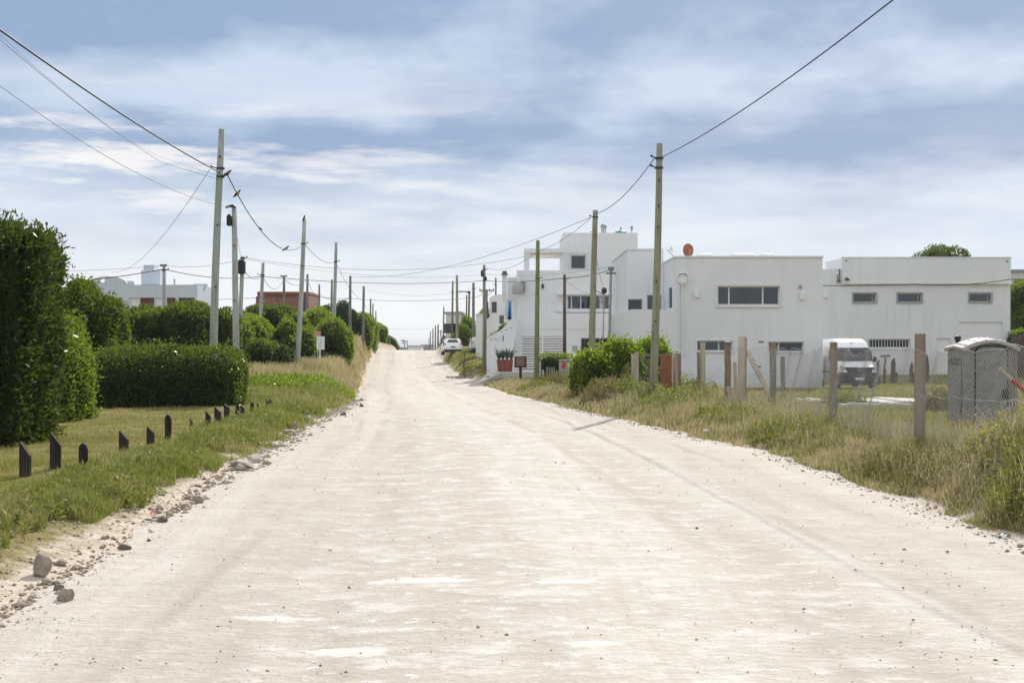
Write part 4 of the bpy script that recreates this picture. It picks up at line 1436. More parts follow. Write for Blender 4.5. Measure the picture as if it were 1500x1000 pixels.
def pole(key, name, top, base_px, d, r, mat, label, group='utility poles along the road', lean=0.0, dtop=0.0, seg=9, bend=0.0, cap=True):
    x0 = XX(base_px, d)
    g0 = gz(x0, d)
    tp = W(top[0], top[1], d + dtop)
    t = thing(name, (x0, d, g0), label, 'utility pole', group)
    a = Vector((x0, d, g0 - .5))
    pts, rs = [], []
    for k in range(seg):
        f = k / (seg - 1)
        p = a.lerp(tp, f)
        p.x += bend * math.sin(PI * f)
        pts.append(p)
        rs.append(r * (1.12 - .34 * f))
    mb = MB()
    mb.tube(pts, rs, 12)
    mb.build('shaft', M[mat], t, smooth=False)
    for p_ in t.children:
        for poly in p_.data.polygons:
            poly.use_smooth = len(poly.vertices) == 4
    POLE[key] = (t, a, tp, d)
    return t


def on_pole(key, py):
    t, a, tp, d = POLE[key]
    z = ZZ(py, d)
    f = (z - a.z) / (tp.z - a.z)
    return a.lerp(tp, f)


def hardware(key, py, label=None, side=-1, mat='dark_metal'):
    """Insulator bracket on a pole."""
    t = POLE[key][0]
    p = on_pole(key, py)
    mb = MB()
    mb.lathe([(.13, -.03), (.13, .03)], p, 10)
    mb.tube([p + Vector((side * .1, -.1, 0)), p + Vector((side * .24, -.14, .04))], .02, 6)
    mb.lathe([(.02, -.03), (.04, -.02), (.03, 0), (.04, .02), (.02, .04)], p + Vector((side * .25, -.14, .05)), 8)
    mb.build('insulator_bracket', M[mat], t)


def crossarm(key, py, w, extra=True):
    t = POLE[key][0]
    p = on_pole(key, py)
    mb = MB()
    mb.box(p.x - w / 2, p.x + w / 2, p.y - .16, p.y - .09, p.z - .05, p.z + .05)
    if extra:
        mb.bar((p.x - w * .38, p.y - .12, p.z - .05), (p.x, p.y - .12, p.z - .5), .04, .04)
        mb.bar((p.x + w * .38, p.y - .12, p.z - .05), (p.x, p.y - .12, p.z - .5), .04, .04)
    c = mb.build('crossarm', M['pole_dark'], t)
    for s in ((-.45, -.2, .2, .45) if extra else ()):
        q_ = MB()
        q_.lathe([(.02, 0), (.04, .02), (.04, .09), (.02, .12)], (p.x + s * w, p.y - .125, p.z + .05), 7)
        q_.build('insulator', M['cable'], c)


def box_on(key, py, w, h, dx, name='junction_box', mat='black'):
    t = POLE[key][0]
    p = on_pole(key, py)
    mb = MB()
    mb.box(p.x + dx - w / 2, p.x + dx + w / 2, p.y - .35, p.y - .02, p.z - h / 2, p.z + h / 2)
    mb.box(p.x + dx - w * .3, p.x + dx + w * .3, p.y - .30, p.y - .08, p.z + h / 2 + .002, p.z + h / 2 + .06)
    mb.build(name, M[mat], t, bevel=.03)


# left row
pole('L1', 'utility_pole', (325, 189.5), 311, 44, .125, 'pole_green', 'tallest pole on the left, greenish wood, leaning right above the box hedge', bend=-.05)
hardware('L1', 247, side=-1)
hardware('L1', 259, side=1)
pole('L2', 'utility_pole', (343, 303), 347, 54, .125, 'pole_grey', 'grey concrete pole with a lamp arm, just right of the tallest left pole')
p = on_pole('L2', 304)
mb = MB()
mb.tube([p + Vector((.05, -.05, .0)), p + Vector((-.05, -.1, .06)), p + Vector((-.24, -.35, -.02))], [.05, .06, .045], 8)
mb.build('lamp_arm', M['dark_metal'], POLE['L2'][0])
box_on('L2', 324, .15, .38, -.16)
pole('L3', 'utility_pole', (355.5, 375.5), 348.5, 70, .115, 'pole_grey', 'grey pole carrying a bulky black box, leaning behind the lamp arm pole')
box_on('L3', 392, .40, .62, -.02, 'transformer_box')
hardware('L3', 378, side=1)
pole('L4', 'utility_pole', (240.3, 388), 239.5, 70, .095, 'pole_grey', 'pole with a small T-shaped head in front of the pale house with chimney')
crossarm('L4', 388.8, .34, False)
hardware('L4', 395.5, side=1)
pole('L5', 'utility_pole', (385.5, 385), 377.5, 82, .115, 'pole_grey', 'slanting grey pole in front of the left part of the brick house')
hardware('L5', 403, side=-1)
pole('L6', 'utility_pole', (416, 403.5), 416, 100, .11, 'pole_dark', 'dark pole standing in front of the middle of the brick house')
crossarm('L6', 404.5, .5, False)
pole('L7', 'utility_pole', (446, 321), 434, 72, .125, 'pole_grey', 'tall leaning grey pole with a bird on top, right of the brick house', bend=.03)
hardware('L7', 357, side=1)
pole('L8', 'utility_pole', (450.4, 401.5), 449.5, 108, .105, 'pole_dark', 'slim dark pole just right of the brick house wall')
pole('L9', 'utility_pole', (492.5, 355), 487.5, 88, .115, 'pole_grey', 'slender pole leaning right, second tallest of those over the green shrubs')
hardware('L9', 383, side=1)
pole('L10', 'utility_pole', (467.7, 416.5), 467.5, 122, .10, 'pole_dark', 'short thin pole left of the dark round tree beyond the shrubs')
pole('L11', 'utility_pole', (486.2, 409.5), 484.5, 116, .10, 'pole_dark', 'thin dark pole overlapping the left edge of the dark round tree')
pole('L12', 'utility_pole', (513.2, 404), 512.3, 108, .115, 'pole_dark', 'dark pole at the right edge of the dark round tree')
pole('L13', 'utility_pole', (532.8, 419), 531.6, 121, .125, 'pole_dark', 'dark pole in front of the last bright shrub before the crest')
pole('L14', 'utility_pole', (543, 437.5), 541.5, 150, .10, 'pole_dark', 'thin pole just beyond the last bright shrub on the left')
pole('L15', 'utility_pole', (546.2, 444.5), 546, 170, .10, 'pole_dark', 'smaller pole second beyond the last bright shrub on the left')
pole('L16', 'utility_pole', (550.6, 455), 550.5, 195, .10, 'pole_dark', 'smallest pole at the end of the left row near the crest')

# right row
pole('A', 'utility_pole', (966.3, 210.5), 955, 43, .118, 'pole_olive', 'tallest pole on the right, olive wood, in front of the green bush and rusty gate', bend=.03)
hardware('A', 232, side=-1)
hardware('A', 246, side=-1)
pole('B', 'utility_pole', (872.3, 308), 865.5, 64, .15, 'pole_olive', 'stout olive pole rising behind the left part of the green bush', bend=-.02)
hardware('B', 318, side=-1)
pole('C', 'utility_pole', (788, 352), 785.5, 80, .135, 'pole_moss', 'mossy green pole in front of the slatted garage gate')
hardware('C', 408, side=1)
pole('D', 'utility_pole', (709.3, 388), 709, 104, .125, 'pole_olive', 'pole with dark fittings at its head, left of the curved garden wall')
box_on('D', 401, .16, .42, -.16)
box_on('D', 408.5, .2, .25, .1, 'cable_clamp')
hardware('D', 395, side=1)
pole('E', 'utility_pole', (669.3, 403), 670, 128, .13, 'pole_olive', 'pole standing in front of the parked white hatchback')
pole('F', 'utility_pole', (827, 402), 827, 92, .115, 'pole_brown', 'red-brown pole beside the slatted garage gate of the three-storey house')
hardware('F', 409, side=1)
pole('G', 'utility_pole', (895, 391.5), 891, 86, .095, 'pole_grey', 'pale concrete pole with short crossarms between the white houses')
crossarm('G', 392.3, .36, False)
crossarm('G', 395.2, .36, False)
crossarm('G', 400.3, .62, False)
pole('H', 'utility_pole', (885, 427), 881.5, 85, .045, 'pole_grey', 'thin grey post with a round lamp head left of the concrete pole')
mb = MB()
p = on_pole('H', 426)
mb.ball(p + Vector((0, 0, .02)), (.17, .17, .2), 10, 7)
mb.tube([p + Vector((-.05, 0, -.2)), p + Vector((-.42, 0, -.02)), p + Vector((-.55, 0, .02))], .03, 6)
mb.tube([p + Vector((-.05, 0, -.65)), p + Vector((-.62, 0, -.72))], .02, 6)
mb.build('lamp_head', M['dark_metal'], POLE['H'][0])
pole('I', 'utility_pole', (713, 424), 712, 118, .11, 'pole_dark', 'pole with a wide braced crossarm just behind the pole by the garden wall')
crossarm('I', 425.5, 1.25, True)
pole('J', 'utility_pole', (726.3, 406.5), 726.3, 140, .10, 'pole_dark', 'dark pole rising behind the roof of the blue-shuttered house')
hardware('J', 417, side=-1)
pole('K', 'utility_pole', (693.6, 414), 693.3, 126, .14, 'pole_dark', 'dark thick pole between the dark tree and the white pillar')
hardware('K', 423, side=1)
pole('M', 'utility_pole', (687.5, 429), 685.5, 150, .13, 'pole_dark', 'street light pole with a long arm over the dark tree')
p = on_pole('M', 428)
mb = MB()
mb.tube([p, p + Vector((-.5, 0, .06)), p + Vector((-1.15, 0, .1))], [.06, .05, .05], 7)
mb.box(p.x - 1.2, p.x - .55, p.y - .12, p.y + .12, p.z + .02, p.z + .13)
mb.box(p.x - .22, p.x + .12, p.y - .12, p.y + .12, p.z - .1, p.z + .12)
mb.build('lamp_arm', M['dark_metal'], POLE['M'][0], bevel=.02)
pole('N', 'utility_pole', (683.8, 432), 682, 156, .10, 'pole_dark', 'plain dark pole close left of the street light pole')
pole('O', 'utility_pole', (663.3, 411.5), 662, 150, .11, 'pole_dark', 'pole with a dark clamp, above the grey block left of the car pole')
hardware('O', 428, side=-1)
pole('P', 'utility_pole', (650, 449.5), 649.5, 168, .10, 'pole_dark', 'lone slim pole left of the grey block at the crest')
FARP = [(641.8, 475, 200), (637.8, 476.5, 225), (634.2, 481, 260), (630.6, 485, 300), (645.8, 483, 240), (628.5, 494, 390)]
for k, (px, py, d) in enumerate(FARP):
    pole('Q%d' % k, 'utility_pole', (px, py), px - .2, d, .13, 'pole_dark',
         'small dark pole in the receding right row beyond the crest', 'receding poles beyond the crest')
p = on_pole('Q4', 485.5)
mb = MB()
mb.box(p.x - .6, p.x + .6, p.y - .1, p.y, p.z - .05, p.z + .05)
mb.build('crossarm', M['pole_dark'], POLE['Q4'][0])
POLE['Q4'][0]['label'] = 'small pole with a crossarm beyond the crest, right end of the receding row'
POLE['Q4'][0]['group'] = 'utility poles along the road'

for key, rows in (('L1', (230, 330, 420)), ('L2', (360, 440)), ('L7', (390, 460)), ('A', (265, 302, 333, 412, 470)), ('B', (345, 420)), ('C', (375, 430, 490))):
    for py in rows:
        p = on_pole(key, py)
        mb = MB()
        mb.lathe([(.022, -.19), (.03, -.185), (.03, -.12), (.012, -.10), (.012, .0)], p, 7, 'y')
        mb.build('step_bolt', M['dark_metal'], POLE[key][0])

# ------------------------------------------------------------------ cables
def cable(label, ends, sag, r, mat='cable', n=22, name='power_cable', group='overhead cables'):
    """Spans between successive points, each hanging with its own sag in metres."""
    pts = []
    sg = sag if isinstance(sag, (list, tuple)) else [sag] * (len(ends) - 1)
    for (a, c), s in zip(zip(ends[:-1], ends[1:]), sg):
        for k in range(n + 1):
            if pts and k == 0:
                continue
            f = k / n
            p = Vector(a).lerp(Vector(c), f)
            p.z -= s * 4 * f * (1 - f)
            pts.append(p)
    mb = MB()
    mb.tube(pts, r, 6)
    o = mb.build(name, M[mat], origin=ends[0], smooth=True)
    return tag(o, label, 'cable', group)


# main line on the left, from beside the camera to the row beyond
P1 = on_pole('L1', 253)
cable('thick black cable from the upper left corner to the tallest left pole', [W(-260, -150, 14), W(0, 44, 22.5), P1], [0, .12], .018)
cable('thin cable below the thick one, upper left, ending at the tallest left pole', [W(-240, -120, 14.5), W(0, 58, 23), W(238, 238, 40), W(318, 262, 44)], [0, .12, .01], .006, 'cable_grey')
cable('faint wire between the two upper left cables', [W(-240, -120, 14), W(0, 51, 22.8), W(235, 230, 40), P1 + Vector((0, 0, -.1))], [0, .2, .02], .0035, 'cable_grey')
cable('thin cable crossing behind the tallest left pole to the lamp arm pole', [W(-300, -70, 20), W(0, 126, 30), on_pole('L2', 305)], [0, .45], .008, 'cable_grey')
cable('stay wire running down left from the tallest pole to the pale house', [on_pole('L1', 248) + Vector((-.3, -.1, 0)), W(165, 398, 103)], .9, .009, 'cable_grey')
cable('sagging black cable with perched birds between two left poles', [on_pole('L1', 258) + Vector((.25, -.1, 0)), on_pole('L7', 358)], 1.05, .017)
cable('black cable dropping between the two leaning left poles', [on_pole('L7', 358) + Vector((.1, 0, 0)), on_pole('L9', 384)], .35, .014)
cable('black cable running down from the slender left pole toward the crest', [on_pole('L9', 384), on_pole('L13', 440), on_pole('L14', 452), on_pole('L15', 458), on_pole('L16', 466)], [.5, .4, .3, .3], .014)
cable('looping cable from the black box pole past the brick house', [on_pole('L3', 392), on_pole('L5', 404), on_pole('L6', 408), on_pole('L8', 409), on_pole('L10', 430), on_pole('L12', 436)], [.35, .75, .45, .5, .4], .016)
cable('drooping wire from the lamp arm pole to the black box pole', [on_pole('L2', 310), on_pole('L3', 380)], .4, .008, 'cable_grey')

# crossing line over the road
cable('long black cable crossing high over the road to the right-hand houses', [W(60, 416, 66), on_pole('L4', 394), on_pole('L5', 405) + Vector((0, -.2, 0)), on_pole('D', 411), on_pole('F', 407), on_pole('G', 395)], [.1, .25, .3, .15, .12], .022)
cable('thin grey wire above the long crossing cable', [W(60, 398, 66), on_pole('L4', 389), on_pole('L3', 379), on_pole('D', 402), on_pole('G', 391)], [.05, .2, .5, .25], .009, 'cable_grey')
cable('lower dark cable crossing the road beneath the long one', [W(200, 441, 112), on_pole('L8', 432), on_pole('L12', 437), on_pole('K', 435.5), on_pole('I', 427)], [.1, .1, .25, .1], .018)
cable('faint wires low over the crest of the road', [W(520, 478, 170), W(640, 480.5, 190)], .25, .013, 'cable_grey')
cable('pale wire from the black box pole across to the right pole row', [on_pole('L3', 377), on_pole('C', 372)], .75, .010, 'cable_grey')
# right line
cable('black cable from the top right corner to the tallest right pole', [W(1750, -330, 13.5), W(1308, 0, 21), on_pole('A', 232)], [0, .18], .012)
cable('black cable between the tallest right pole and the stout olive pole', [on_pole('A', 232) + Vector((-.15, 0, 0)), on_pole('B', 313)], .32, .013)
cable('thin cable from the stout olive pole across the road to the left row', [on_pole('B', 318) + Vector((-.2, 0, 0)), on_pole('L12', 405)], .84, .011, 'cable_grey', 40)
cable('second thin cable from the stout pole to the pole with dark fittings', [on_pole('B', 319) + Vector((-.2, 0, 0)), on_pole('C', 368), on_pole('D', 392)], [.2, .5], .011, 'cable_grey')
cable('drooping wire from the stout olive pole to the round lamp post', [on_pole('B', 362), on_pole('H', 425)], .25, .010, 'cable_grey')
cable('service wire sagging from the red-brown pole to the bow window', [on_pole('F', 409), W(862, 431, 96)], .12, .010, 'cable_grey')
cable('braided dark cable strung across the front of the long white building', [W(1190, 418, 94.5), W(1340, 416, 94.5), W(1480, 409, 94.5), W(1620, 402, 94.5)], [.05, .2, .1], .028)
cable('fine grey wire beneath the faint span over the crest', [on_pole('L13', 424), on_pole('K', 423)], .55, .008, 'cable_grey')
# ------------------------------------------------------------------ hedges, shrubs, trees
def unit_sphere(n):
    v = RNG.normal(size=(n, 3))
    return v / np.linalg.norm(v, axis=1)[:, None]


def superell(dirs, rad, p):
    """Point on a superellipsoid in the given directions, and its outward normal."""
    q = np.abs(dirs) / rad
    r = 1.0 / np.power(np.sum(q ** p, 1), 1.0 / p)
    pts = dirs * r[:, None]
    nrm = np.sign(pts) * np.power(np.abs(pts) / rad + 1e-9, p - 1) / rad
    nrm /= np.linalg.norm(nrm, axis=1)[:, None] + 1e-9
    return pts, nrm


def lumpy(pts, nrm, lump, freq, seed):
    k = (vnoise(pts, freq, seed) - .5) * 2 * lump + (vnoise(pts, freq * 2.6, seed + 5) - .5) * lump * .9
    return pts + nrm * k[:, None]


def blob_shell(c, rad, p, lump, freq, seed, shrink=.86, nu=40, nv=22):
    """Inner mass of a blob: closed quad sphere."""
    us = np.linspace(0, 2 * PI, nu, endpoint=False)
    vs = np.linspace(.03, PI - .03, nv)
    U, Vv = np.meshgrid(us, vs)
    d = np.stack([np.sin(Vv) * np.cos(U), np.sin(Vv) * np.sin(U), np.cos(Vv)], -1).reshape(-1, 3)
    # spread the directions so that boxy shapes keep their corners
    d = d * rad
    d /= np.linalg.norm(d, axis=1)[:, None]
    pts, nrm = superell(d, rad, p)
    w = lumpy(pts + c, nrm, lump, freq, seed)
    w = c + (w - c) * shrink
    q = []
    for j in range(nv - 1):
        for i in range(nu):
            i2 = (i + 1) % nu
            q.append((j * nu + i, (j + 1) * nu + i, (j + 1) * nu + i2, j * nu + i2))
    return w, np.array(q)


def leaves(C, A, L, Wd, fold=.0):
    """One rhombus-like leaf of 4 corners per centre C, along axis A."""
    n = len(C)
    R = RNG.normal(size=(n, 3))
    S = np.cross(A, R)
    S /= np.linalg.norm(S, axis=1)[:, None] + 1e-9
    L = L[:, None]
    Wd = Wd[:, None]
    v = np.stack([C, C + A * L * .5 + S * Wd * .5, C + A * L, C + A * L * .5 - S * Wd * .5], 1).reshape(-1, 3)
    q = np.arange(n * 4).reshape(-1, 4)
    return v, q


def slope_back(P, c, rad, k):
    """Lean the upper part of a clipped hedge's face away from the camera side."""
    f = np.clip((P[:, 2] - c[2] - .25 * rad[2]) / (.75 * rad[2]), 0, 1.3)
    P[:, 1] += k * rad[2] * f ** 2 * np.clip((c[1] + .5 * rad[1] - P[:, 1]) / (1.2 * rad[1]), 0, 1)
    return P


def foliage(blobs, n_per_m2, leaf, mat, parent=None, name='foliage', origin=None, upbias=.35, depth=.07, lump=.12, freq=1.3, out=.75, seed=1, clip=True, shrink=.86, aspect=.4, sprigs=.0, holes=0.0, core=True, slope=0.0, topdeep=1.2, drop=.10):
    """Leafy mass over one or more blobs: list of (centre, radii, p)."""
    VV, QQ, MI, off = [], [], [], 0
    for bi, (c, rad, p) in enumerate(blobs):
        c, rad = np.array(c, float), np.array(rad, float)
        sd = seed * 17 + bi * 3
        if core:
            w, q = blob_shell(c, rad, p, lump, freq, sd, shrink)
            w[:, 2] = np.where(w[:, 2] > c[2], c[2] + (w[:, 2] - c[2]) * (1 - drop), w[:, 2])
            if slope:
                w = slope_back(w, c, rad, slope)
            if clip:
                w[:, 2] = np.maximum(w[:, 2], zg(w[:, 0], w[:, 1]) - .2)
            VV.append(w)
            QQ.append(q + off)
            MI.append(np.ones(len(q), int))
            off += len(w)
        area = 4 * PI * ((rad[0] * rad[1]) ** 1.6 / 3 + (rad[0] * rad[2]) ** 1.6 / 3 + (rad[1] * rad[2]) ** 1.6 / 3) ** (1 / 1.6)
        n = int(area * n_per_m2 * (1.3 if p > 3 else 1))
        d = unit_sphere(n) * rad
        d /= np.linalg.norm(d, axis=1)[:, None]
        pts, nrm = superell(d, rad, p)
        P = lumpy(pts + c, nrm, lump, freq, sd)
        dep = np.abs(RNG.normal(0, depth, n)) * np.where(nrm[:, 2] > .35, 1 + topdeep, 1.0)
        P = P - nrm * dep[:, None] * 1.0
        if slope:
            P = slope_back(P, c, rad, slope)
        keep = np.ones(n, bool)
        if holes:
            keep &= vnoise(P, freq * 1.9, sd + 9) > holes
        # leave out what sits deep inside a neighbouring blob
        for bj, (c2, r2, p2) in enumerate(blobs):
            if bj != bi:
                q2 = np.sum((np.abs(P - np.array(c2)) / np.array(r2)) ** p2, 1)
                keep &= q2 > .72
        # nothing seen on the far side near the ground
        keep &= ~((nrm[:, 1] > .75) & (P[:, 2] < c[2]))
        if clip:
            keep &= P[:, 2] > zg(P[:, 0], P[:, 1]) - .02
        P, nrm = P[keep], nrm[keep]
        n = len(P)
        A = nrm * out + RNG.normal(0, .55, (n, 3)) + np.array([0, 0, upbias])
        A /= np.linalg.norm(A, axis=1)[:, None]
        L = leaf * RNG.uniform(.65, 1.3, n)
        if sprigs:
            sp = RNG.random(n) < sprigs
            P = P + (nrm * RNG.uniform(.04, .22, n)[:, None]) * sp[:, None] + np.array([0, 0, .05]) * sp[:, None]
        v, q = leaves(P - A * (L * .4)[:, None], A, L, L * aspect * RNG.uniform(.8, 1.25, n))
        MI.append(np.zeros(len(q), int))
        VV.append(v)
        QQ.append(q + off)
        off += len(v)
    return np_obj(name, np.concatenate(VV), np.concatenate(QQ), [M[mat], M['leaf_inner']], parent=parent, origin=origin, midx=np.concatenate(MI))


def pxblob(px0, px1, pyt, pyb, d, depth, p=2.4, dz=0.0):
    """Blob filling that photo box at distance d."""
    # a boxy mass shows its near corner on the outer side and its far corner on the side towards the road
    boxy = min(1, max(0, (p - 2.4) / 3))
    df, dk = d - depth * .4 * boxy, d + depth * (.35 + 1.0 * boxy)
    left = (px0 + px1) / 2 < 750
    x0, x1 = (XX(px0, df if left else dk), XX(px1, dk if left else df))
    z1, z0 = ZZ(pyt, d), ZZ(pyb, d)
    return (((x0 + x1) / 2, d + depth * .5, (z0 + z1) / 2 + dz), ((x1 - x0) / 2, depth, (z1 - z0) / 2), p)


def bushy(blobs, seed, n=4):
    """Break a rounded mass up with smaller lobes over its upper half."""
    r = random.Random(seed)
    out = list(blobs)
    for c, rad, p in blobs:
        for k in range(n):
            a, e = r.uniform(0, 2 * PI), r.uniform(-.15, .9)
            s = r.uniform(.30, .55)
            d_ = (math.cos(a) * math.cos(e), math.sin(a) * math.cos(e), math.sin(e))
            out.append((tuple(c[i] + d_[i] * rad[i] * (1.06 - s * .75) for i in range(3)), tuple(rad[i] * s for i in range(3)), 2.2))
    return out


def hedge(name, label, cat, blobs, dens, leaf, mat, group=None, **kw):
    c = blobs[0][0]
    o = foliage(blobs, dens, leaf, mat, None, name, (c[0], c[1], gz(c[0], c[1])), **kw)
    return tag(o, label, cat, group)


# near hedges on the left
hedge('tall_hedge', 'tallest dark hedge with long pointed leaves at the left edge', 'hedge',
      [pxblob(-95, 88, 334, 700, 25, 1.3, 8), pxblob(-80, 52, 324, 480, 25.3, 1.1, 5), pxblob(20, 93, 342, 540, 25.4, 1.0, 5)],
      1050, .125, 'leaf_laurel', aspect=.28, lump=.12, freq=1.1, sprigs=.14, upbias=.3, depth=.10, seed=3, shrink=.88, slope=.22, drop=.12)
hedge('clipped_bush', 'waist-high clipped bush between the tallest hedge and the box hedge', 'bush',
      [pxblob(50, 138, 494, 640, 33.2, 1.2, 4.5), pxblob(78, 116, 460, 560, 34.2, 1.0, 2.6)],
      1000, .085, 'leaf_mid', aspect=.38, lump=.09, freq=1.5, seed=5, sprigs=.1, slope=.5)
hedge('round_shrub', 'big rounded dark shrub behind the clipped bush, below the pale house', 'shrub',
      [pxblob(76, 142, 406, 590, 45, 1.8, 2.4), pxblob(112, 181, 434, 585, 45.5, 1.5, 2.4)],
      700, .10, 'leaf_dark', aspect=.42, lump=.16, freq=1.2, seed=7, sprigs=.08, slope=.3)
hedge('box_hedge', 'low rectangular glossy hedge behind the row of charred stakes', 'hedge',
      [pxblob(124, 357, 506, 630, 40.8, 1.3, 9), pxblob(300, 361, 512, 600, 41.2, 1.1, 4)],
      1150, .075, 'leaf_box', aspect=.52, lump=.06, freq=1.6, seed=9, sprigs=.07, out=.55, upbias=.45, shrink=.90, slope=.9, topdeep=2.5, drop=.22)
# middle distance
hedge('far_hedge', 'long dark hedge behind the box hedge, under the pale house', 'hedge',
      bushy([pxblob(172, 262, 449, 530, 64, 2.2, 4), pxblob(235, 318, 447, 530, 64.5, 2.2, 4), pxblob(300, 352, 452, 530, 66, 2, 3)], 211, 3),
      210, .16, 'leaf_dark', aspect=.45, lump=.32, freq=.6, seed=11)
SH = 'shrubs left of the road'
hedge('shrub', 'bright green shrub between the lamp arm pole and the slanting grey pole', 'shrub',
      bushy([pxblob(345, 398, 462, 540, 78, 1.8, 2.4), pxblob(338, 372, 470, 535, 76, 1.4, 2.4)], 201), 190, .16, 'leaf_bright', SH, lump=.36, freq=.6, seed=13)
hedge('shrub', 'dark shrub mass under the brick house', 'shrub',
      bushy([pxblob(350, 400, 444, 520, 92, 2, 2.6), pxblob(385, 432, 447, 520, 93, 2, 2.6), pxblob(420, 474, 462, 530, 95, 1.8, 3), pxblob(330, 362, 458, 525, 91, 1.8, 2.8)], 202), 150, .19, 'leaf_dark', SH, lump=.40, freq=.55, seed=15)
hedge('shrub', 'large green shrub behind the tall leaning grey pole', 'shrub',
      bushy([pxblob(396, 446, 460, 545, 80, 2, 2.5), pxblob(430, 464, 470, 545, 80.5, 1.8, 2.5), pxblob(400, 440, 475, 545, 79, 1.6, 2.4)], 203), 190, .16, 'leaf_mid', SH, lump=.38, freq=.6, seed=17)
hedge('shrub', 'pale green shrub top left of the white sign board', 'shrub',
      bushy([pxblob(438, 495, 454, 530, 92, 2.2, 2.6)], 204), 150, .18, 'leaf_bright', SH, lump=.40, freq=.55, seed=19)
hedge('shrub', 'rounded green shrub directly right of the white sign board', 'shrub',
      bushy([pxblob(462, 512, 466, 540, 84, 2.0, 2.5), pxblob(486, 515, 476, 540, 83.5, 1.4, 2.4)], 205), 180, .16, 'leaf_mid', SH, lump=.38, freq=.6, seed=21)
hedge('shrub', 'last bright green shrub before the crest, above the dry grass bank', 'shrub',
      bushy([pxblob(508, 546, 456, 516, 131, 2.6, 2.5), pxblob(524, 556, 463, 520, 150, 2.6, 2.4), pxblob(538, 568, 472, 520, 179, 2.4, 2.4)], 206), 100, .20, 'leaf_bright', SH, lump=.45, freq=.5, seed=23)
hedge('shrub', 'dark shrub at the crest, right end of the left shrub row', 'shrub',
      bushy([pxblob(556, 575, 489, 522, 188, 2.2, 2.4), pxblob(566, 582, 498, 524, 190, 2, 2.4)], 207), 80, .24, 'leaf_dark', SH, lump=.45, freq=.5, seed=25)
hedge('shrub', 'low dark shrub at the foot of the slanting grey pole', 'shrub',
      bushy([pxblob(358, 402, 494, 545, 72, 1.4, 2.3), pxblob(385, 405, 500, 545, 71, 1.1, 2.2)], 208), 220, .13, 'leaf_dark', SH, lump=.18, freq=1.1, seed=27)
hedge('shrub', 'small olive shrub at the foot of the tall leaning grey pole', 'shrub',
      bushy([pxblob(400, 430, 502, 545, 70, 1.1, 2.2)], 209), 220, .11, 'leaf_olive', SH, lump=.2, freq=1.2, seed=29)


def branchy(mb, base, top, r, n=5, spread=.8, seed=0):
    rnd = random.Random(seed)
    base, top = Vector(base), Vector(top)
    mid = base.lerp(top, .55) + Vector((rnd.uniform(-.1, .1), rnd.uniform(-.1, .1), 0))
    mb.tube([base - Vector((0, 0, .3)), base.lerp(mid, .5) + Vector((rnd.uniform(-.06, .06), 0, 0)), mid, top], [r * 1.25, r, r * .8, r * .3], 8)
    for k in range(n):
        a = 2 * PI * k / n + rnd.random()
        p0 = base.lerp(mid, .55 + .45 * rnd.random())
        h = (top - base).length
        p2 = p0 + Vector((math.cos(a) * spread, math.sin(a) * spread, h * rnd.uniform(.18, .4)))
        mb.tube([p0, p0.lerp(p2, .5) + Vector((0, 0, -.05 * h * rnd.random())), p2], [r * .5, r * .35, r * .12], 6)
    return mb


def tree(name, label, x, d, blobs, dens, leaf, mat, r=.15, spread=1.0, group=None, seed=0, **kw):
    z = gz(x, d)
    t = thing(name, (x, d, z), label, 'tree', group)
    c = blobs[0]
    branchy(MB(), (x, d, z), (c[0][0], c[0][1], c[0][2] + c[1][2] * .4), r, 6, spread, seed).build('trunk', M['bark'], t, smooth=True)
    foliage(blobs, dens, leaf, mat, t, 'crown', seed=seed, **kw)
    return t


tree('round_tree', 'dark blue-green round tree beyond the shrubs, between two dark poles', XX(492, 128), 130,
     [pxblob(490, 513, 440, 480, 128, 1.6, 2.3), pxblob(464, 496, 446, 482, 130, 1.6, 2.3), pxblob(505, 524, 452, 482, 129, 1.2, 2.3)], 130, .20, 'leaf_cypress', .12, .8, seed=31, lump=.3, freq=.9)
tree('green_tree', 'bushy dark green tree behind the parked white hatchback', XX(683, 146), 148,
     [pxblob(664, 692, 476, 520, 145, 2.2, 2.4), pxblob(672, 697, 462, 505, 147, 2.0, 2.4), pxblob(657, 676, 490, 520, 146, 1.8, 2.3)], 110, .22, 'leaf_mid', .16, 1.2, seed=33, lump=.32, freq=.8)
tree('shade_tree', 'olive green tree crown rising behind the long white building', XX(1382, 124), 126,
     [pxblob(1348, 1392, 362, 430, 124, 3.0, 2.3), pxblob(1376, 1420, 360, 430, 125, 3, 2.3), pxblob(1333, 1362, 370, 420, 124.5, 2, 2.2), pxblob(1360, 1404, 357, 400, 125.5, 2.4, 2.2), pxblob(1400, 1427, 369, 420, 124.5, 2, 2.2)],
     95, .20, 'leaf_olive', .3, 2.0, seed=35, lump=.45, freq=.75, holes=.30, shrink=.72)
tree('edge_tree', 'dark green tree at the right edge beside the long white building', XX(1498, 108), 109,
     [pxblob(1480, 1530, 412, 490, 108, 2.4, 2.5), pxblob(1486, 1540, 450, 545, 106, 2.2, 2.5), pxblob(1483, 1510, 470, 540, 106, 1.5, 2.4)], 130, .19, 'leaf_mid', .2, 1.4, seed=37, lump=.35, freq=.8)
hedge('garden_bush', 'light green bush above the dark plank fence at the right edge', 'bush',
      [pxblob(1479, 1512, 483, 520, 95, 1.2, 2.4)], 170, .14, 'leaf_bright', lump=.2, freq=1.1, seed=39)
hedge('wall_shrub', 'shrub showing above the curved white garden wall', 'shrub',
      [pxblob(716, 738, 486, 515, 102, .9, 2.3), pxblob(730, 748, 474, 505, 103, .9, 2.3)], 170, .15, 'leaf_mid', lump=.2, freq=1.1, seed=41, clip=False)
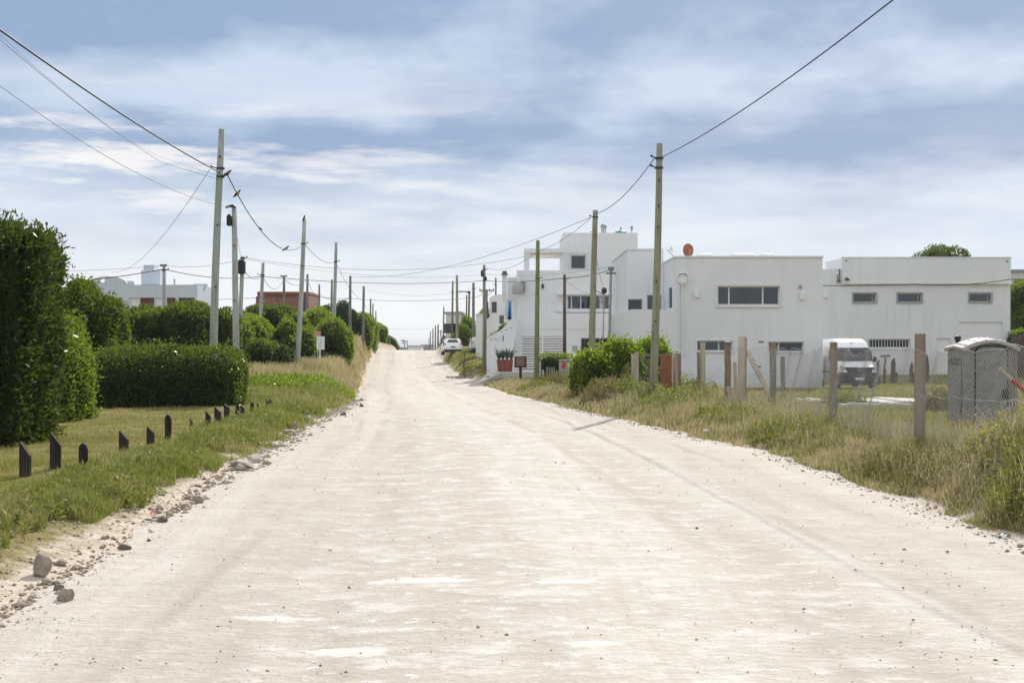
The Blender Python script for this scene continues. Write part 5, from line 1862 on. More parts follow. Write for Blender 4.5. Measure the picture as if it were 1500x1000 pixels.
hedge('pillar_shrub', 'green shrub top showing between the white pillar and blue-shuttered house', 'shrub',
      [pxblob(697, 720, 452, 500, 128, 1.4, 2.4)], 110, .19, 'leaf_bright', lump=.25, freq=.9, seed=43)
# right side
hedge('leafy_bush', 'big glossy green bush beside the road, in front of the white houses', 'bush',
      [pxblob(840, 908, 513, 614, 50, 1.5, 2.6), pxblob(866, 946, 498, 608, 51, 1.7, 2.8), pxblob(922, 990, 498, 602, 52, 1.4, 2.6), pxblob(850, 984, 532, 612, 50.6, 1.2, 3)],
      560, .13, 'leaf_bright', aspect=.5, lump=.17, freq=1.3, seed=45, sprigs=.08)
hedge('clipped_hedge', 'square clipped hedge in front of the three-storey house, behind the picket fence', 'hedge',
      [pxblob(788, 843, 517, 575, 83, .9, 7)], 330, .10, 'leaf_mid', lump=.06, freq=1.5, seed=47)

# dead lower twigs in the leafy bush: a shrub of its own growing at its foot
hedge('twiggy_shrub', 'dry brown twiggy shrub at the foot of the big glossy bush', 'shrub',
      [pxblob(862, 925, 552, 612, 47.6, .8, 2.2), pxblob(905, 935, 535, 600, 47.8, .6, 2.2)], 420, .14, 'leaf_twig', aspect=.12, lump=.2, freq=1.5, seed=49, out=.8, upbias=.6, core=False, depth=.2)

# sapling on the lawn and agaves
x, d = XX(680, 101), 101
z = gz(x, d)
sp_ = thing('sapling', (x, d, z), 'small bare sapling in a ring of dry mulch on the lawn by the white car', 'sapling')
branchy(MB(), (x, d, z), (x + .05, d, ZZ(513, d)), .05, 9, .55, 4).build('trunk', M['bark'], sp_)
foliage([((x, d, ZZ(519, d)), (.55, .5, .55), 2.2)], 60, .12, 'leaf_twig', sp_, 'crown', core=False, depth=.25, seed=51)
mb = MB()
for k in range(130):
    a, r_ = random.random() * 2 * PI, .25 + 1.05 * math.sqrt(random.random())
    p = Vector((x + r_ * math.cos(a), d + r_ * 1.6 * math.sin(a), 0))
    p.z = gz(p.x, p.y) + .04
    mb.ball(p, (random.uniform(.05, .12), random.uniform(.05, .12), random.uniform(.03, .07)), 6, 4)
mo = mb.build('mulch', M['clod'], origin=(x, d, z))
tag(mo, 'ring of dry mulch round the sapling', None, None, 'stuff')


def spiky(parent, name, c, n, L, w, mat, seed=0, lean=.7):
    rnd = random.Random(seed)
    mb = MB()
    for k in range(n):
        a = 2 * PI * rnd.random()
        t_ = rnd.uniform(.1, lean)
        l = L * rnd.uniform(.6, 1.1)
        dr = Vector((math.cos(a) * math.sin(t_), math.sin(a) * math.sin(t_), math.cos(t_)))
        sd = Vector((-math.sin(a), math.cos(a), 0)) * w
        p0 = Vector(c)
        p1 = p0 + dr * l * .55
        p2 = p0 + dr * l + Vector((math.cos(a), math.sin(a), 0)) * l * .08
        nn = dr.cross(sd).normalized() * w * .3
        mb.add([p0 - sd * .6, p0 + nn, p0 + sd * .6, p1 - sd, p1 + nn, p1 + sd, p2], [(0, 1, 4, 3), (1, 2, 5, 4), (3, 4, 6), (4, 5, 6)])
    return mb.build(name, M[mat], parent, fix=False)


# ------------------------------------------------------------------ weeds by the near right verge
def sprig_clump(name, label, cat, x0, x1, y0, y1, n_stems, h, seed, mats=('weed', 'leaf_weed'), group=None, leaf=.05, dens=9, flowers=0, hfun=None):
    """A clump of stems with small leaves; one mesh."""
    r = np.random.default_rng(seed)
    xs, yy = r.uniform(x0, x1, n_stems), r.uniform(y0, y1, n_stems)
    t, _ = road_t(xs, yy)
    k = t > .12
    cx_, cy_ = (x0 + x1) / 2, (y0 + y1) / 2
    e = ((xs - cx_) / ((x1 - x0) / 2)) ** 2 + ((yy - cy_) / ((y1 - y0) / 2)) ** 2
    k &= e < 1.0
    xs, yy, e = xs[k], yy[k], e[k]
    n = len(xs)
    z = zg(xs, yy)
    hh = h * r.uniform(.45, 1.1, n) * (1.05 - .55 * e)
    a = r.uniform(0, 2 * PI, n)
    ln = r.uniform(.1, .6, n)
    B0 = np.stack([xs, yy, z], 1)
    T = B0 + np.stack([np.cos(a) * ln * hh, np.sin(a) * ln * hh, hh], 1)
    VV, QQ, MI, off = [], [], [], 0
    w = .006
    sd = np.stack([-np.sin(a), np.cos(a), np.zeros(n)], 1) * w
    v = np.stack([B0 - sd, B0 + sd, T + sd * .4, T - sd * .4], 1).reshape(-1, 3)
    VV.append(v)
    QQ.append(np.arange(n * 4).reshape(-1, 4))
    MI.append(np.zeros(n, int))
    off += len(v)
    m = n * dens
    idx = np.repeat(np.arange(n), dens)
    f = r.uniform(.15, 1.0, m) ** .8
    C = B0[idx] + (T[idx] - B0[idx]) * f[:, None] + r.normal(0, .012, (m, 3))
    A = r.normal(0, .8, (m, 3)) + np.array([0, 0, .55])
    A /= np.linalg.norm(A, axis=1)[:, None]
    L = leaf * r.uniform(.6, 1.4, m)
    v, q = leaves(C, A, L, L * .32)
    VV.append(v)
    QQ.append(q + off)
    MI.append(np.ones(m, int))
    off += len(v)
    mats_ = [M[q_] for q_ in mats]
    if flowers:
        ii = r.choice(n, min(flowers, n), replace=False)
        C = T[ii]
        for dx in range(3):
            A = r.normal(0, 1, (len(ii), 3)) + np.array([0, -.4, .6])
            A /= np.linalg.norm(A, axis=1)[:, None]
            v, q = leaves(C - A * .018, A, np.full(len(ii), .055), np.full(len(ii), .05))
            VV.append(v)
            QQ.append(q + off)
            MI.append(np.full(len(ii), 2))
            off += len(v)
        mats_.append(M['flower_yellow'])
    o = np_obj(name, np.concatenate(VV), np.concatenate(QQ), mats_, origin=(cx_, cy_, gz(cx_, cy_)), midx=np.concatenate(MI))
    return tag(o, label, cat, group)


sprig_clump('weed_bush', 'dense green weed bush at the right edge above the white litter', 'bush', 5.0, 7.1, 13.4, 16.0, 1900, .70, 61, leaf=.055, dens=12)
sprig_clump('weed_bush', 'flowering weeds with yellow heads on the gravel heap at the right edge', 'bush', 5.5, 8.4, 14.8, 18.8, 1500, .40, 62, leaf=.045, dens=9, flowers=240)
sprig_clump('weed_bush', 'reddish dry weed clump below the nearest thick fence post', 'bush', 4.8, 6.2, 17.2, 21.5, 1500, .36, 63, mats=('weed', 'leaf_twig'), leaf=.05, dens=8)
WG = 'weed clumps along the right verge'
for k, (wx, wy, rx, ry, n, h, mt, lb) in enumerate([
        (5.35, 26.5, .9, 1.8, 520, .42, 'leaf_weed', 'bushy weed clump in front of the thin dark fence post'),
        (5.0, 32.5, .8, 2.0, 600, .36, 'leaf_weed', 'dark green weed clump at the foot of the peeling white board'),
        (4.6, 39, 1.1, 2.2, 800, .60, 'leaf_weed', 'large pale weed clump left of the leaning brace post'),
        (3.9, 43.5, 1.0, 2.2, 900, .80, 'leaf_weed', 'tall green weed clump below the rusty gate panel'),
        (3.1, 44.5, .9, 1.8, 800, .85, 'leaf_twig', 'tall pinkish dry weed clump at the foot of the tallest right pole'),
        (5.9, 47, 1.0, 2, 600, .8, 'leaf_weed', 'weed clump between the gate posts and the pale paired posts'),
        (2.2, 70, 1.2, 3, 700, .8, 'leaf_twig', 'feathery straw clump in front of the little picket fence'),
        (1.2, 64, .9, 2.6, 600, .45, 'leaf_weed', 'low weed clump left of the big glossy bush by the road')]):
    sprig_clump('weed_clump', lb, 'weeds', wx - rx, wx + rx, wy - ry, wy + ry, n, h, 70 + k, mats=('tall' if mt == 'leaf_twig' else 'weed', mt), group=WG, leaf=.075 + .0012 * wy, dens=7)
sprig_clump('dry_shrub', 'reddish dry shrub in the yard left of the portable toilet', 'shrub', 11.1, 13.2, 37, 40, 500, .75, 88, mats=('tall', 'leaf_twig'), leaf=.13, dens=7)
sprig_clump('yard_weed', 'small dark weed tuft at the left end of the white slab', 'weeds', XX(1236, 43) - .6, XX(1236, 43) + .6, 42, 44, 220, .45, 89, mats=('weed', 'leaf_weed'), leaf=.12, dens=7)
LW = 'weed clumps on the left verge'
for k, (wx, wy, rx, ry, n, h, mt, lb) in enumerate([
        (-4.9, 16.5, .7, 1.0, 500, .28, 'leaf_weed', 'greyish dry weed tuft on the left verge beside the dark reddish stone'),
        (-5.35, 13.2, .9, 1.2, 500, .24, 'leaf_weed', 'leafy green weeds on the left verge above the upright boulder'),
        (-5.0, 15.0, .6, .9, 400, .24, 'leaf_weed', 'weeds on the left verge above the wedge-shaped brown stone'),
        (-5.3, 18.2, .6, 1.0, 400, .22, 'leaf_weed', 'weed tuft below the short round-topped charred stake'),
        (-5.0, 20.2, .5, 1.2, 350, .24, 'leaf_weed', 'weed tuft left of the two large pale rocks'),
        (-5.3, 25.5, .7, 1.8, 450, .26, 'leaf_weed', 'weed tuft between the pale rocks and the sharp-pointed stake'),
        (-5.6, 31.5, .7, 2.0, 450, .28, 'leaf_weed', 'weed tuft left of the domed brown stone'),
        (-5.6, 38.0, .5, 2.0, 300, .22, 'leaf_weed', 'weed tuft right of the close trio of stakes'),
        (-5.3, 22.0, .6, 1.4, 350, .18, 'leaf_weed', 'low weed patch between the verge and the second charred stake'),
        (-7.6, 54, 1.6, 3.0, 700, .45, 'leaf_bright', 'bright green weed patch beyond the last charred stakes'),
        (-9.4, 56, 1.6, 3.0, 600, .40, 'leaf_mid', 'green weed patch right of the box hedge end')]):
    sprig_clump('weed_clump', lb, 'weeds', wx - rx, wx + rx, wy - ry, wy + ry, n, h, 90 + k, mats=('verge', mt), group=LW, leaf=.05 + .0015 * wy, dens=7)
# ------------------------------------------------------------------ fence, posts
def rough_post(mb, a, top, r, seed, n=9, square=False):
    rnd = random.Random(seed)
    a, top = Vector(a), Vector(top)
    pts, rs = [], []
    for k in range(7):
        f = k / 6
        p = a.lerp(top, f) + Vector((rnd.uniform(-.006, .006), rnd.uniform(-.006, .006), 0))
        pts.append(p)
        rs.append(r * (1.06 - .1 * f) * rnd.uniform(.96, 1.04))
    mb.tube(pts, rs, n)


def timber(name, label, px_top, py_top, px_base, d, r, mat, seed, group='timber posts along the fence line', flat=None):
    x = XX(px_base, d)
    g0 = gz(x, d)
    t = MB()
    top = W(px_top, py_top, d)
    if flat:
        a = Vector((x, d, g0 - .3))
        w, th = flat
        t.hexa([a + Vector((-w / 2, -th / 2, 0)), a + Vector((w / 2, -th / 2, 0)), a + Vector((w / 2, th / 2, 0)), a + Vector((-w / 2, th / 2, 0)),
                top + Vector((-w / 2 * .95, -th / 2, -.01)), top + Vector((w / 2 * .95, -th / 2, .0)), top + Vector((w / 2 * .95, th / 2, .005)), top + Vector((-w / 2 * .95, th / 2, -.012))])
    else:
        rough_post(t, (x, d, g0 - .3), top, r, seed)
    o = t.build(name, M[mat], origin=(x, d, g0), bevel=.006)
    return tag(o, label, 'post', group)


# chain-link fence: four posts, netting and strand wires are its parts
FP = [(6.44, 13.5), (6.42, 22.3), (6.56, 29.0), (6.60, 36.0)]
fence = thing('chain_link_fence', (6.5, 27, gz(6.5, 27)), 'sagging chain-link fence on thick brown posts at the edge of the open lot', 'fence')
for (px, pt, d, r) in ((1347, 488.5, 22.3, .088), (1220.5, 501, 29, .080), (1132, 501.5, 36, .082)):
    mb = MB()
    x = XX(px, d)
    rough_post(mb, (x, d, gz(x, d) - .3), (x + .01, d, ZZ(pt, d)), r, int(px), 12)
    mb.build('post', M['post_brown'], fence)
sx = [(XX(1600, 15.4), 15.4), (XX(1347, 22.3) - .09, 22.3), (XX(1220.5, 29) - .085, 29), (XX(1132, 36) - .085, 36), (XX(1066, 37), 37.0)]
seglen = [0]
for a, c in zip(sx[:-1], sx[1:]):
    seglen.append(seglen[-1] + math.hypot(c[0] - a[0], c[1] - a[1]))
Ltot = seglen[-1]


def fence_pt(s, h):
    s = max(0, min(Ltot, s))
    x = np.interp(s, seglen, [p[0] for p in sx])
    y = np.interp(s, seglen, [p[1] for p in sx])
    wv = .05 * math.sin(s * 1.7 + h * 2) * math.sin(h * 1.7) + .03 * math.sin(s * 4.1 + h * 5)
    near = min(abs(s - q_) for q_ in seglen)
    k = min(1, near / .8)
    sag = -.10 * k * (h / 1.75) * abs(math.sin(s * 1.3)) - .03 * k * math.sin(s * 5.3) * (h / 1.75)
    return Vector((x + wv * k, y, _fz(s) + h + sag))


_fs = np.linspace(0, Ltot, 120)
_fxs = np.interp(_fs, seglen, [p[0] for p in sx])
_fys = np.interp(_fs, seglen, [p[1] for p in sx])
_fzs = np.minimum(zg(_fxs, _fys), .16)
_fz = lambda s: float(np.interp(s, _fs, _fzs)) + .02
HF, PITCH = 1.72, .095
net = MB()
for sgn in (1, -1):
    s0 = -HF
    while s0 < Ltot + HF:
        pts = []
        for k in range(13):
            h = HF * k / 12
            s = s0 + sgn * h
            if 0 <= s <= Ltot:
                pts.append(fence_pt(s, h))
        if len(pts) > 1:
            net.tube(pts, .0022, 3, False)
        s0 += PITCH
net.build('netting', M['wire_metal'], fence, fix=False)
for h, r in ((1.03, .0035), (HF + .01, .004), (.25, .003)):
    mb = MB()
    mb.tube([fence_pt(Ltot * k / 110, h) + Vector((-.012, 0, .012 * math.sin(k * 1.1))) for k in range(111)], r, 4)
    mb.build('strand_wire', M['wire_metal'], fence, fix=False)

# separate timbers round the corner
timber('timber_post', 'dark brown post with a white cap, beside the peeling white board', 1066, 502, 1066, 37.3, .085, 'post_brown', 3)
mb = MB()
c = W(1066.5, 501.6, 37.3)
mb.box(c.x - .075, c.x + .075, 37.22, 37.38, c.z + .012, c.z + .05)
mb.tube([c + Vector((-.08, 0, 0)), c + Vector((-.085, 0, .27))], .006, 5)
o = mb.build('post_topper', M['white_paint'], origin=c)
tag(o, 'small white cap with a thin rod on the dark brown corner post', 'cap')
timber('timber_brace', 'pale weathered brace leaning against the dark brown corner post', 1067.5, 566, 1081, 36.6, .075, 'post_pale', 5)
timber('timber_board', 'broad peeling white board standing upright, tallest of the corner timbers', 1087, 491.5, 1086, 37.8, .1, 'post_white', 7, flat=(.20, .07))
timber('timber_strip', 'thin red-brown strip fixed along the right side of the peeling board', 1092.9, 493.5, 1092, 37.86, .1, 'rust', 8, flat=(.028, .06))
timber('timber_stake', 'narrow grey stake between the brown corner post and the peeling board', 1076.5, 530, 1079, 38.4, .05, 'post_pale', 9)
o = MB()
a, c = W(1095, 515, 39), W(1150, 622, 37.6)
o.bar(a, c, .13, .10, (0, 1, 0))
o = o.build('timber_beam', M['post_pale'], origin=c, bevel=.008)
tag(o, 'long pale beam leaning diagonally behind the thin dark fence post', 'beam')
o = MB()
a, c = W(1123, 571, 40), W(1108, 604, 39.6)
o.bar(a, c, .12, .08, (0, 1, 0))
o = o.build('timber_beam', M['post_pale'], origin=c, bevel=.008)
tag(o, 'short pale offcut leaning the other way under the long diagonal beam', 'beam')
timber('timber_post', 'slim dark post further back, right of the thin dark fence post', 1146.7, 521.5, 1147, 48, .075, 'pole_dark', 11)
timber('timber_post', 'pale taller post of the close pair left of the brown corner post', 1029.5, 501.5, 1029.5, 47, .088, 'post_pale', 13)
timber('timber_post', 'grey-brown shorter post of the close pair, on its left side', 1023.3, 515.5, 1023.5, 47.4, .052, 'post_brown', 15)
timber('timber_post', 'pale leaning post in front of the wide brown board by the rusty gate', 988, 517, 993.8, 46.2, .062, 'post_pale', 17)
timber('timber_board', 'wide dark brown upright board right of the rusty panel', 992.5, 517, 993, 46.9, .1, 'post_brown', 19, flat=(.23, .06))
gg = thing('garden_gate', (XX(955, 46), 46, gz(XX(955, 46), 46)), 'wire garden gate with a rust-brown metal panel in front of the glossy bush', 'gate')
d = 46.0
for px, w_ in ((927.5, .07), (932.5, .10)):
    mb = MB()
    x = XX(px, d)
    rough_post(mb, (x, d + (.1 if w_ < .1 else 0), gz(x, d) - .3), (x, d + (.1 if w_ < .1 else 0), ZZ(516 + (2 if w_ < .1 else 0), d)), w_ * .75, int(px))
    mb.build('gate_post', M['post_pale'], gg)
mb = MB()
mb.box(XX(934, d), XX(985, d), d + .02, d + .07, ZZ(521, d), ZZ(518.6, d))
mb.build('rail', M['post_brown'], gg)
mb = MB()
mb.box(XX(967, d), XX(983.6, d), d - .02, d + .01, gz(XX(975, d), d) + .12, ZZ(520.5, d))
mb.build('rusty_panel', M['rust'], gg, bevel=.004)
mb = MB()
mb.box(XX(983.8, d), XX(986.2, d), d - .04, d + .02, gz(XX(985, d), d) - .2, ZZ(519, d))
mb.build('stile', M['post_white'], gg)
mb = MB()
xa, xb, za, zt = XX(935, d), XX(966, d), gz(XX(950, d), d) + .05, ZZ(521, d)
for k in range(-14, 20):
    for sg in (1, -1):
        pts = []
        for j in range(9):
            z_ = za + (zt - za) * j / 8
            x_ = xa + k * .1 + sg * (z_ - za)
            if xa <= x_ <= xb:
                pts.append((x_, d + .03, z_))
        if len(pts) > 1:
            mb.tube(pts, .003, 3, False)
mb.build('netting', M['wire_metal'], gg, fix=False)

# ------------------------------------------------------------------ charred stakes on the lawn
ST = [(29, 45, 646, 668, 700, 'nearest charred stake, leftmost, half in front of the tallest hedge'),
      (73.5, 89, 633, 653, 688, 'tall charred stake with a steep slanted tip, second from the left edge'),
      (115, 128.5, 649, 656, 685, 'short round-topped charred stake, lowest of the three nearest'),
      (175, 188, 630, 644, 667, 'slender charred stake below the left end of the box hedge'),
      (215.3, 225.8, 624, 634, 655, 'sharp-pointed charred stake left of the blunt upright one'),
      (241.5, 251, 607, 613, 644, 'blunt tall upright charred stake before the middle of the box hedge'),
      (278, 290.5, 613, 631, 633, 'small wedge-shaped charred stake, slanted all the way to the ground'),
      (301, 309, 601, 611, 629, 'charred stake with a pale slanted edge before the right half of the box hedge'),
      (314.5, 324, 595, 604, 623, 'leaning charred stake with a bright cut edge, near the box hedge right end'),
      (328.5, 336.3, 591, 597, 616, 'greyer flat-topped stake at the right corner of the box hedge'),
      (344.5, 352.5, 598, 609, 612, 'low front stake of the close trio beyond the box hedge'),
      (345, 351, 591, 596, 604, 'rear stake of the close trio beyond the box hedge'),
      (352, 358.8, 593, 599, 610, 'right-hand slanted stake of the close trio beyond the box hedge'),
      (366.5, 371.8, 588, 591, 608, 'straight dark stake standing alone after the close trio'),
      (376, 381.6, 590, 596, 604, 'short slanted stake third from the far end of the row'),
      (389, 395, 584, 590, 602, 'front stake of the last pair at the far end of the row'),
      (394.5, 400, 583, 590, 598, 'rear ragged stake of the last pair at the far end of the row')]


def ground_hit(px, py):
    """Distance at which the sight line through the pixel meets the ground."""
    lo = 4.0
    for k in range(2400):
        d_ = lo + k * .06
        if ZZ(py, d_) <= gz(XX(px, d_), d_):
            return d_
    return 150.0


for k, (a, c, top, sh, base, lb) in enumerate(ST):
    d = ground_hit((a + c) / 2, base - 1)
    x0, x1 = XX(a, d), XX(c, d)
    g0 = gz((x0 + x1) / 2, d)
    zt, zs = ZZ(top, d), ZZ(sh, d)
    th = (x1 - x0) * .55
    w = x1 - x0
    rnd = random.Random(k)
    if k in (2, 5):
        poly = [(x0 + w * .05, g0 - .15), (x1 - w * .02, g0 - .15), (x1, zs - .03), (x1 - w * .22, zt - .02), (x0 + w * .4, zt + .01), (x0 + w * .02, zs + .02)]
    else:
        poly = [(x0 + w * rnd.uniform(-.02, .06), g0 - .15), (x1 - w * rnd.uniform(-.02, .08), g0 - .15), (x1, zs - .02), (x1 - w * .03, zs + .012), (x0 + w * .10, zt), (x0 + w * .02, zt - .015)]
    mb = MB()
    mb.prism(poly, 'y', d - th / 2, d + th / 2)
    Mt = Matrix.Translation((x0, d, g0)) @ Matrix.Rotation(rnd.uniform(-.25, .25), 4, 'Z') @ Matrix.Translation((-x0, -d, -g0))
    mb.xform(Mt)
    o = mb.build('charred_stake', M['stake'], origin=((x0 + x1) / 2, d, g0), bevel=.004)
    tag(o, lb, 'stake', 'charred stakes along the lawn')

# ------------------------------------------------------------------ stones
def stone(name, label, px, base, wpx, hpx, mat, seed, group='stones along the left verge', tall=1.0, d=None):
    d = d or ground_hit(px, base)
    x = XX(px, d)
    g0 = gz(x, d)
    rx, rz = wpx * d / FPX / 2, hpx * d / FPX / 2
    ry = rx * .8
    me = bpy.data.meshes.new(name)
    bm = bmesh.new()
    bmesh.ops.create_icosphere(bm, subdivisions=4, radius=1)
    P = np.array([v.co for v in bm.verts])
    rs = np.random.default_rng(seed)
    # facets: clip by random planes, then roughen
    for _ in range(9):
        nrm = rs.normal(size=3)
        nrm /= np.linalg.norm(nrm)
        cut = rs.uniform(.50, .88)
        ex = np.maximum(P @ nrm - cut, 0)
        P = P - ex[:, None] * nrm * .97
    P = P * (1 + (vnoise(P + seed, 2.2, seed) - .5)[:, None] * .22 + (vnoise(P + seed, 6, seed) - .5)[:, None] * .07)
    P = P * np.array([rx, ry, rz * 1.15])
    for v, p in zip(bm.verts, P):
        v.co = p
    bm.to_mesh(me)
    bm.free()
    me.materials.append(M[mat])
    me.polygons.foreach_set('use_smooth', [True] * len(me.polygons))
    o = link_mesh(name, me, None, (x, d + ry * .5, g0 + rz * .55))
    o.rotation_euler = (rs.uniform(-.2, .2), rs.uniform(-.15, .15), rs.uniform(0, 6))
    if tall != 1.0:
        o.rotation_euler = (0, tall, 0)
    return tag(o, label, 'stone', group)


STN = [('boulder', 'upright pale boulder half in the grass at the lower left', 58, 845, 31, 44, 'stone', 1, .30),
       ('stone', 'rounded grey stone casting a shadow, nearest to the camera at lower left', 93, 883, 34, 27, 'stone', 2, 1.0),
       ('stone', 'smaller brown stone tucked behind the rounded nearest one', 86, 868, 22, 15, 'stone_dark', 3, 1.0),
       ('stone', 'wedge-shaped brown stone alone on the sand', 184, 807, 24, 14, 'stone_dark', 4, 1.0),
       ('stone', 'small dark stone right of the wedge-shaped brown one', 217, 795, 9, 7, 'stone_dark', 5, 1.0),
       ('stone', 'dark reddish stone beside the red litter', 237, 767, 22, 14, 'stone_dark', 6, 1.0),
       ('stone', 'long low stone in the dirt ridge above the dark reddish one', 288, 738, 28, 15, 'stone', 7, 1.0),
       ('stone', 'flat slab stone next up the dirt ridge from the long low one', 273, 747, 24, 12, 'stone', 8, 1.0),
       ('boulder', 'large pale rock, left one of the two on the dirt ridge', 354, 687, 38, 17, 'stone_pale', 9, 1.0),
       ('boulder', 'large pale rock, right one of the two on the dirt ridge', 374, 678, 34, 14, 'stone_pale', 10, 1.0),
       ('stone', 'domed brown stone in the grass edge past the two pale rocks', 428, 628, 19, 15, 'stone', 11, 1.0),
       ('stone', 'flat pale stone in front of the domed brown one', 424, 636, 24, 8, 'stone_pale', 12, 1.0),
       ('stone', 'whitish stone beyond the domed brown one', 450, 615, 13, 10, 'stone_pale', 13, 1.0),
       ('stone', 'dark clump-like stone near the far bend of the left edge', 503, 609, 13, 8, 'stone_dark', 14, 1.0),
       ('stone', 'farthest dark stone at the left road edge below the bank', 529, 596, 9, 7, 'stone_dark', 15, 1.0)]
for nm, lb, px, by, w, h, mt, sd, tl_ in STN:
    stone(nm, lb, px, by, w, h, mt, sd, tall=tl_)
stone('stone', 'pale stone at the right verge by the dark green weed clump', 1037, 637, 18, 9, 'stone_pale', 21, None)
stone('stone', 'dark pebble lying alone on the right half of the road', 1021, 776, 6, 5, 'stone_dark', 22, None)
x, d = XX(694, 104), 104.0
stone('stone', 'dark rock with a pale top on the lawn right of the sapling', 694, 529, 10, 7, 'stone', 23, None, d=103)

# clods along the left edge and pebbles on the road
def pebble_field(name, label, n, posf, size, mat, seed, lift=.0):
    r = np.random.default_rng(seed)
    x, y = posf(r, n)
    s = size(r, len(x), y)
    z = zg(x, y) + lift
    base = np.array([[1, 0, 0], [0, 1, 0], [-1, 0, 0], [0, -1, 0], [0, 0, 1], [0, 0, -.6]], float)
    tris = np.array([[0, 1, 4], [1, 2, 4], [2, 3, 4], [3, 0, 4], [1, 0, 5], [2, 1, 5], [3, 2, 5], [0, 3, 5]])
    n = len(x)
    jit = r.uniform(.6, 1.25, (n, 6, 3)) * np.array([1.15, 1, .75])
    a = r.uniform(0, 6.28, n)
    V_ = base[None] * jit * s[:, None, None]
    ca, sa = np.cos(a)[:, None], np.sin(a)[:, None]
    V2 = np.stack([V_[..., 0] * ca - V_[..., 1] * sa, V_[..., 0] * sa + V_[..., 1] * ca, V_[..., 2]], -1)
    V2 += np.stack([x, y, z + s * .25], 1)[:, None]
    T_ = (tris[None] + (np.arange(n) * 6)[:, None, None]).reshape(-1, 3)
    return tag(np_obj(name, V2.reshape(-1, 3), None, M[mat], tris=T_), label, None, None, 'stuff')


def ridge_pos(r, n):
    y = 9.5 + 45 * r.random(n) ** 1.6
    xl = np.interp(y, XL_Y, XL_X)
    ok = n2(y * 0, y, .5, 71) + .25 * (y > 17)
    off = r.normal(.05, .10 + .05 * (y > 17), n)
    k = r.random(n) < ok * 1.1
    return (xl - off)[k], y[k]


pebble_field('dirt_clods', 'ridge of dirt clods along the left road edge', 3200, ridge_pos, lambda r, n, y: r.gamma(1.5, .0062, n) * (1 + (y > 16)) * np.where(y > 16, .85, 1) + .004 + .0002 * y, 'clod', 81)


def sand_pos(r, n):
    y = 9.5 + 14 * r.random(n) ** 1.4
    t = r.random(n) * 1.25
    return np.interp(y, XL_Y, XL_X) - t, y


pebble_field('sand_rubble', 'small clods on the bare sandy shoulder at the lower left', 2200, sand_pos, lambda r, n, y: r.gamma(1.4, .0055, n) + .003, 'clod', 82)


def road_pos(r, n):
    k = -.9
    y = (7.5 ** k + r.random(n) * (48 ** k - 7.5 ** k)) ** (1 / k)
    xl, xr = np.interp(y, XL_Y, XL_X), np.interp(y, XR_Y, XR_X)
    u = r.random(n)
    u = np.where(r.random(n) < .4, np.where(r.random(n) < .5, u ** 2.5, 1 - u ** 2.5), u)
    return xl + (xr - xl) * (.01 + .98 * u), y


pebble_field('road_pebbles', 'scattered dark pebbles on the gravel road', 1900, road_pos, lambda r, n, y: np.minimum(r.gamma(1.1, .0026, n) + .0018 + .00012 * y, .022), 'pebble', 83, .02)


def right_edge_pos(r, n):
    y = 12.5 + 34 * r.random(n) ** 1.5
    return np.interp(y, XR_Y, XR_X) + r.normal(-.02, .16, n), y


pebble_field('edge_gravel', 'loose clods and gravel along the right road edge', 1300, right_edge_pos, lambda r, n, y: r.gamma(1.4, .0055, n) + .003 + .0002 * y, 'clod', 84, .01)


def heap_pos(r, n):
    a, q_ = r.uniform(0, 6.28, n), np.sqrt(r.random(n)) * 1.7
    return 6.75 + q_ * np.cos(a) * .95, 16.6 + q_ * np.sin(a)


pebble_field('heap_gravel', 'grey gravel on the heap at the right edge', 9000, heap_pos, lambda r, n, y: r.gamma(2.2, .007, n) + .006, 'stone', 85)

# ------------------------------------------------------------------ litter
d = ground_hit(1466, 789)
mb = MB()
c = Vector((XX(1466, d), d, gz(XX(1466, d), d) + .02))
mb.grid(lambda u, v: c + Vector(((u - .5) * .10 * (1 - .3 * v), (v - .5) * .09, .018 * math.sin(u * 7) * math.cos(v * 5) + .02 * u)), 8, 6)
o = mb.build('plastic_litter', M['paper_white'], origin=c, fix=False)
o.modifiers.new('thick', 'SOLIDIFY').thickness = .004
tag(o, 'crumpled white plastic scrap under the weed bush at the lower right', 'litter')
d = ground_hit(222, 756)
mb = MB()
c = Vector((XX(222, d), d, gz(XX(222, d), d) + .02))
mb.grid(lambda u, v: c + Vector(((u - .5) * .05, (v - .5) * .05, .015 * math.sin(u * 6) + .02 * v)), 5, 5)
o = mb.build('wrapper', M['red_sticker'], origin=c, fix=False)
o.modifiers.new('thick', 'SOLIDIFY').thickness = .004
tag(o, 'tiny red wrapper on the sand by the dark reddish stone', 'litter')

# ------------------------------------------------------------------ white slabs in the lot
for nm, lb, a, c, d0, d1, zt, mt in (
        ('concrete_slab', 'long white concrete slab in the grass between the fence posts', 1242, 1384, 43.2, 46.6, .15, 'white_slab'),
        ('concrete_kerb', 'low pale kerb strip in front of the white slab', 1232, 1338, 40.6, 40.9, .12, 'white_slab'),
        ('concrete_slab', 'shorter white slab at the left, by the slim dark post', 1166, 1216, 44.5, 46.2, .14, 'white_slab')):
    x0, x1 = XX(a, d0), XX(c, d0)
    g0 = gz((x0 + x1) / 2, d0)
    mb = MB()
    n_ = 9
    for k in range(n_):
        xa, xb = x0 + (x1 - x0) * k / n_, x0 + (x1 - x0) * (k + 1) / n_ - .012
        mb.box(xa, xb, d0 + .05 * ((k * 7) % 3), d1 - .04 * ((k * 5) % 3), g0 - .25, g0 + zt + .012 * ((k * 11) % 4 - 1.5))
    o = mb.build(nm, M[mt], origin=((x0 + x1) / 2, d0, g0), bevel=.012)
    tag(o, lb, 'slab')

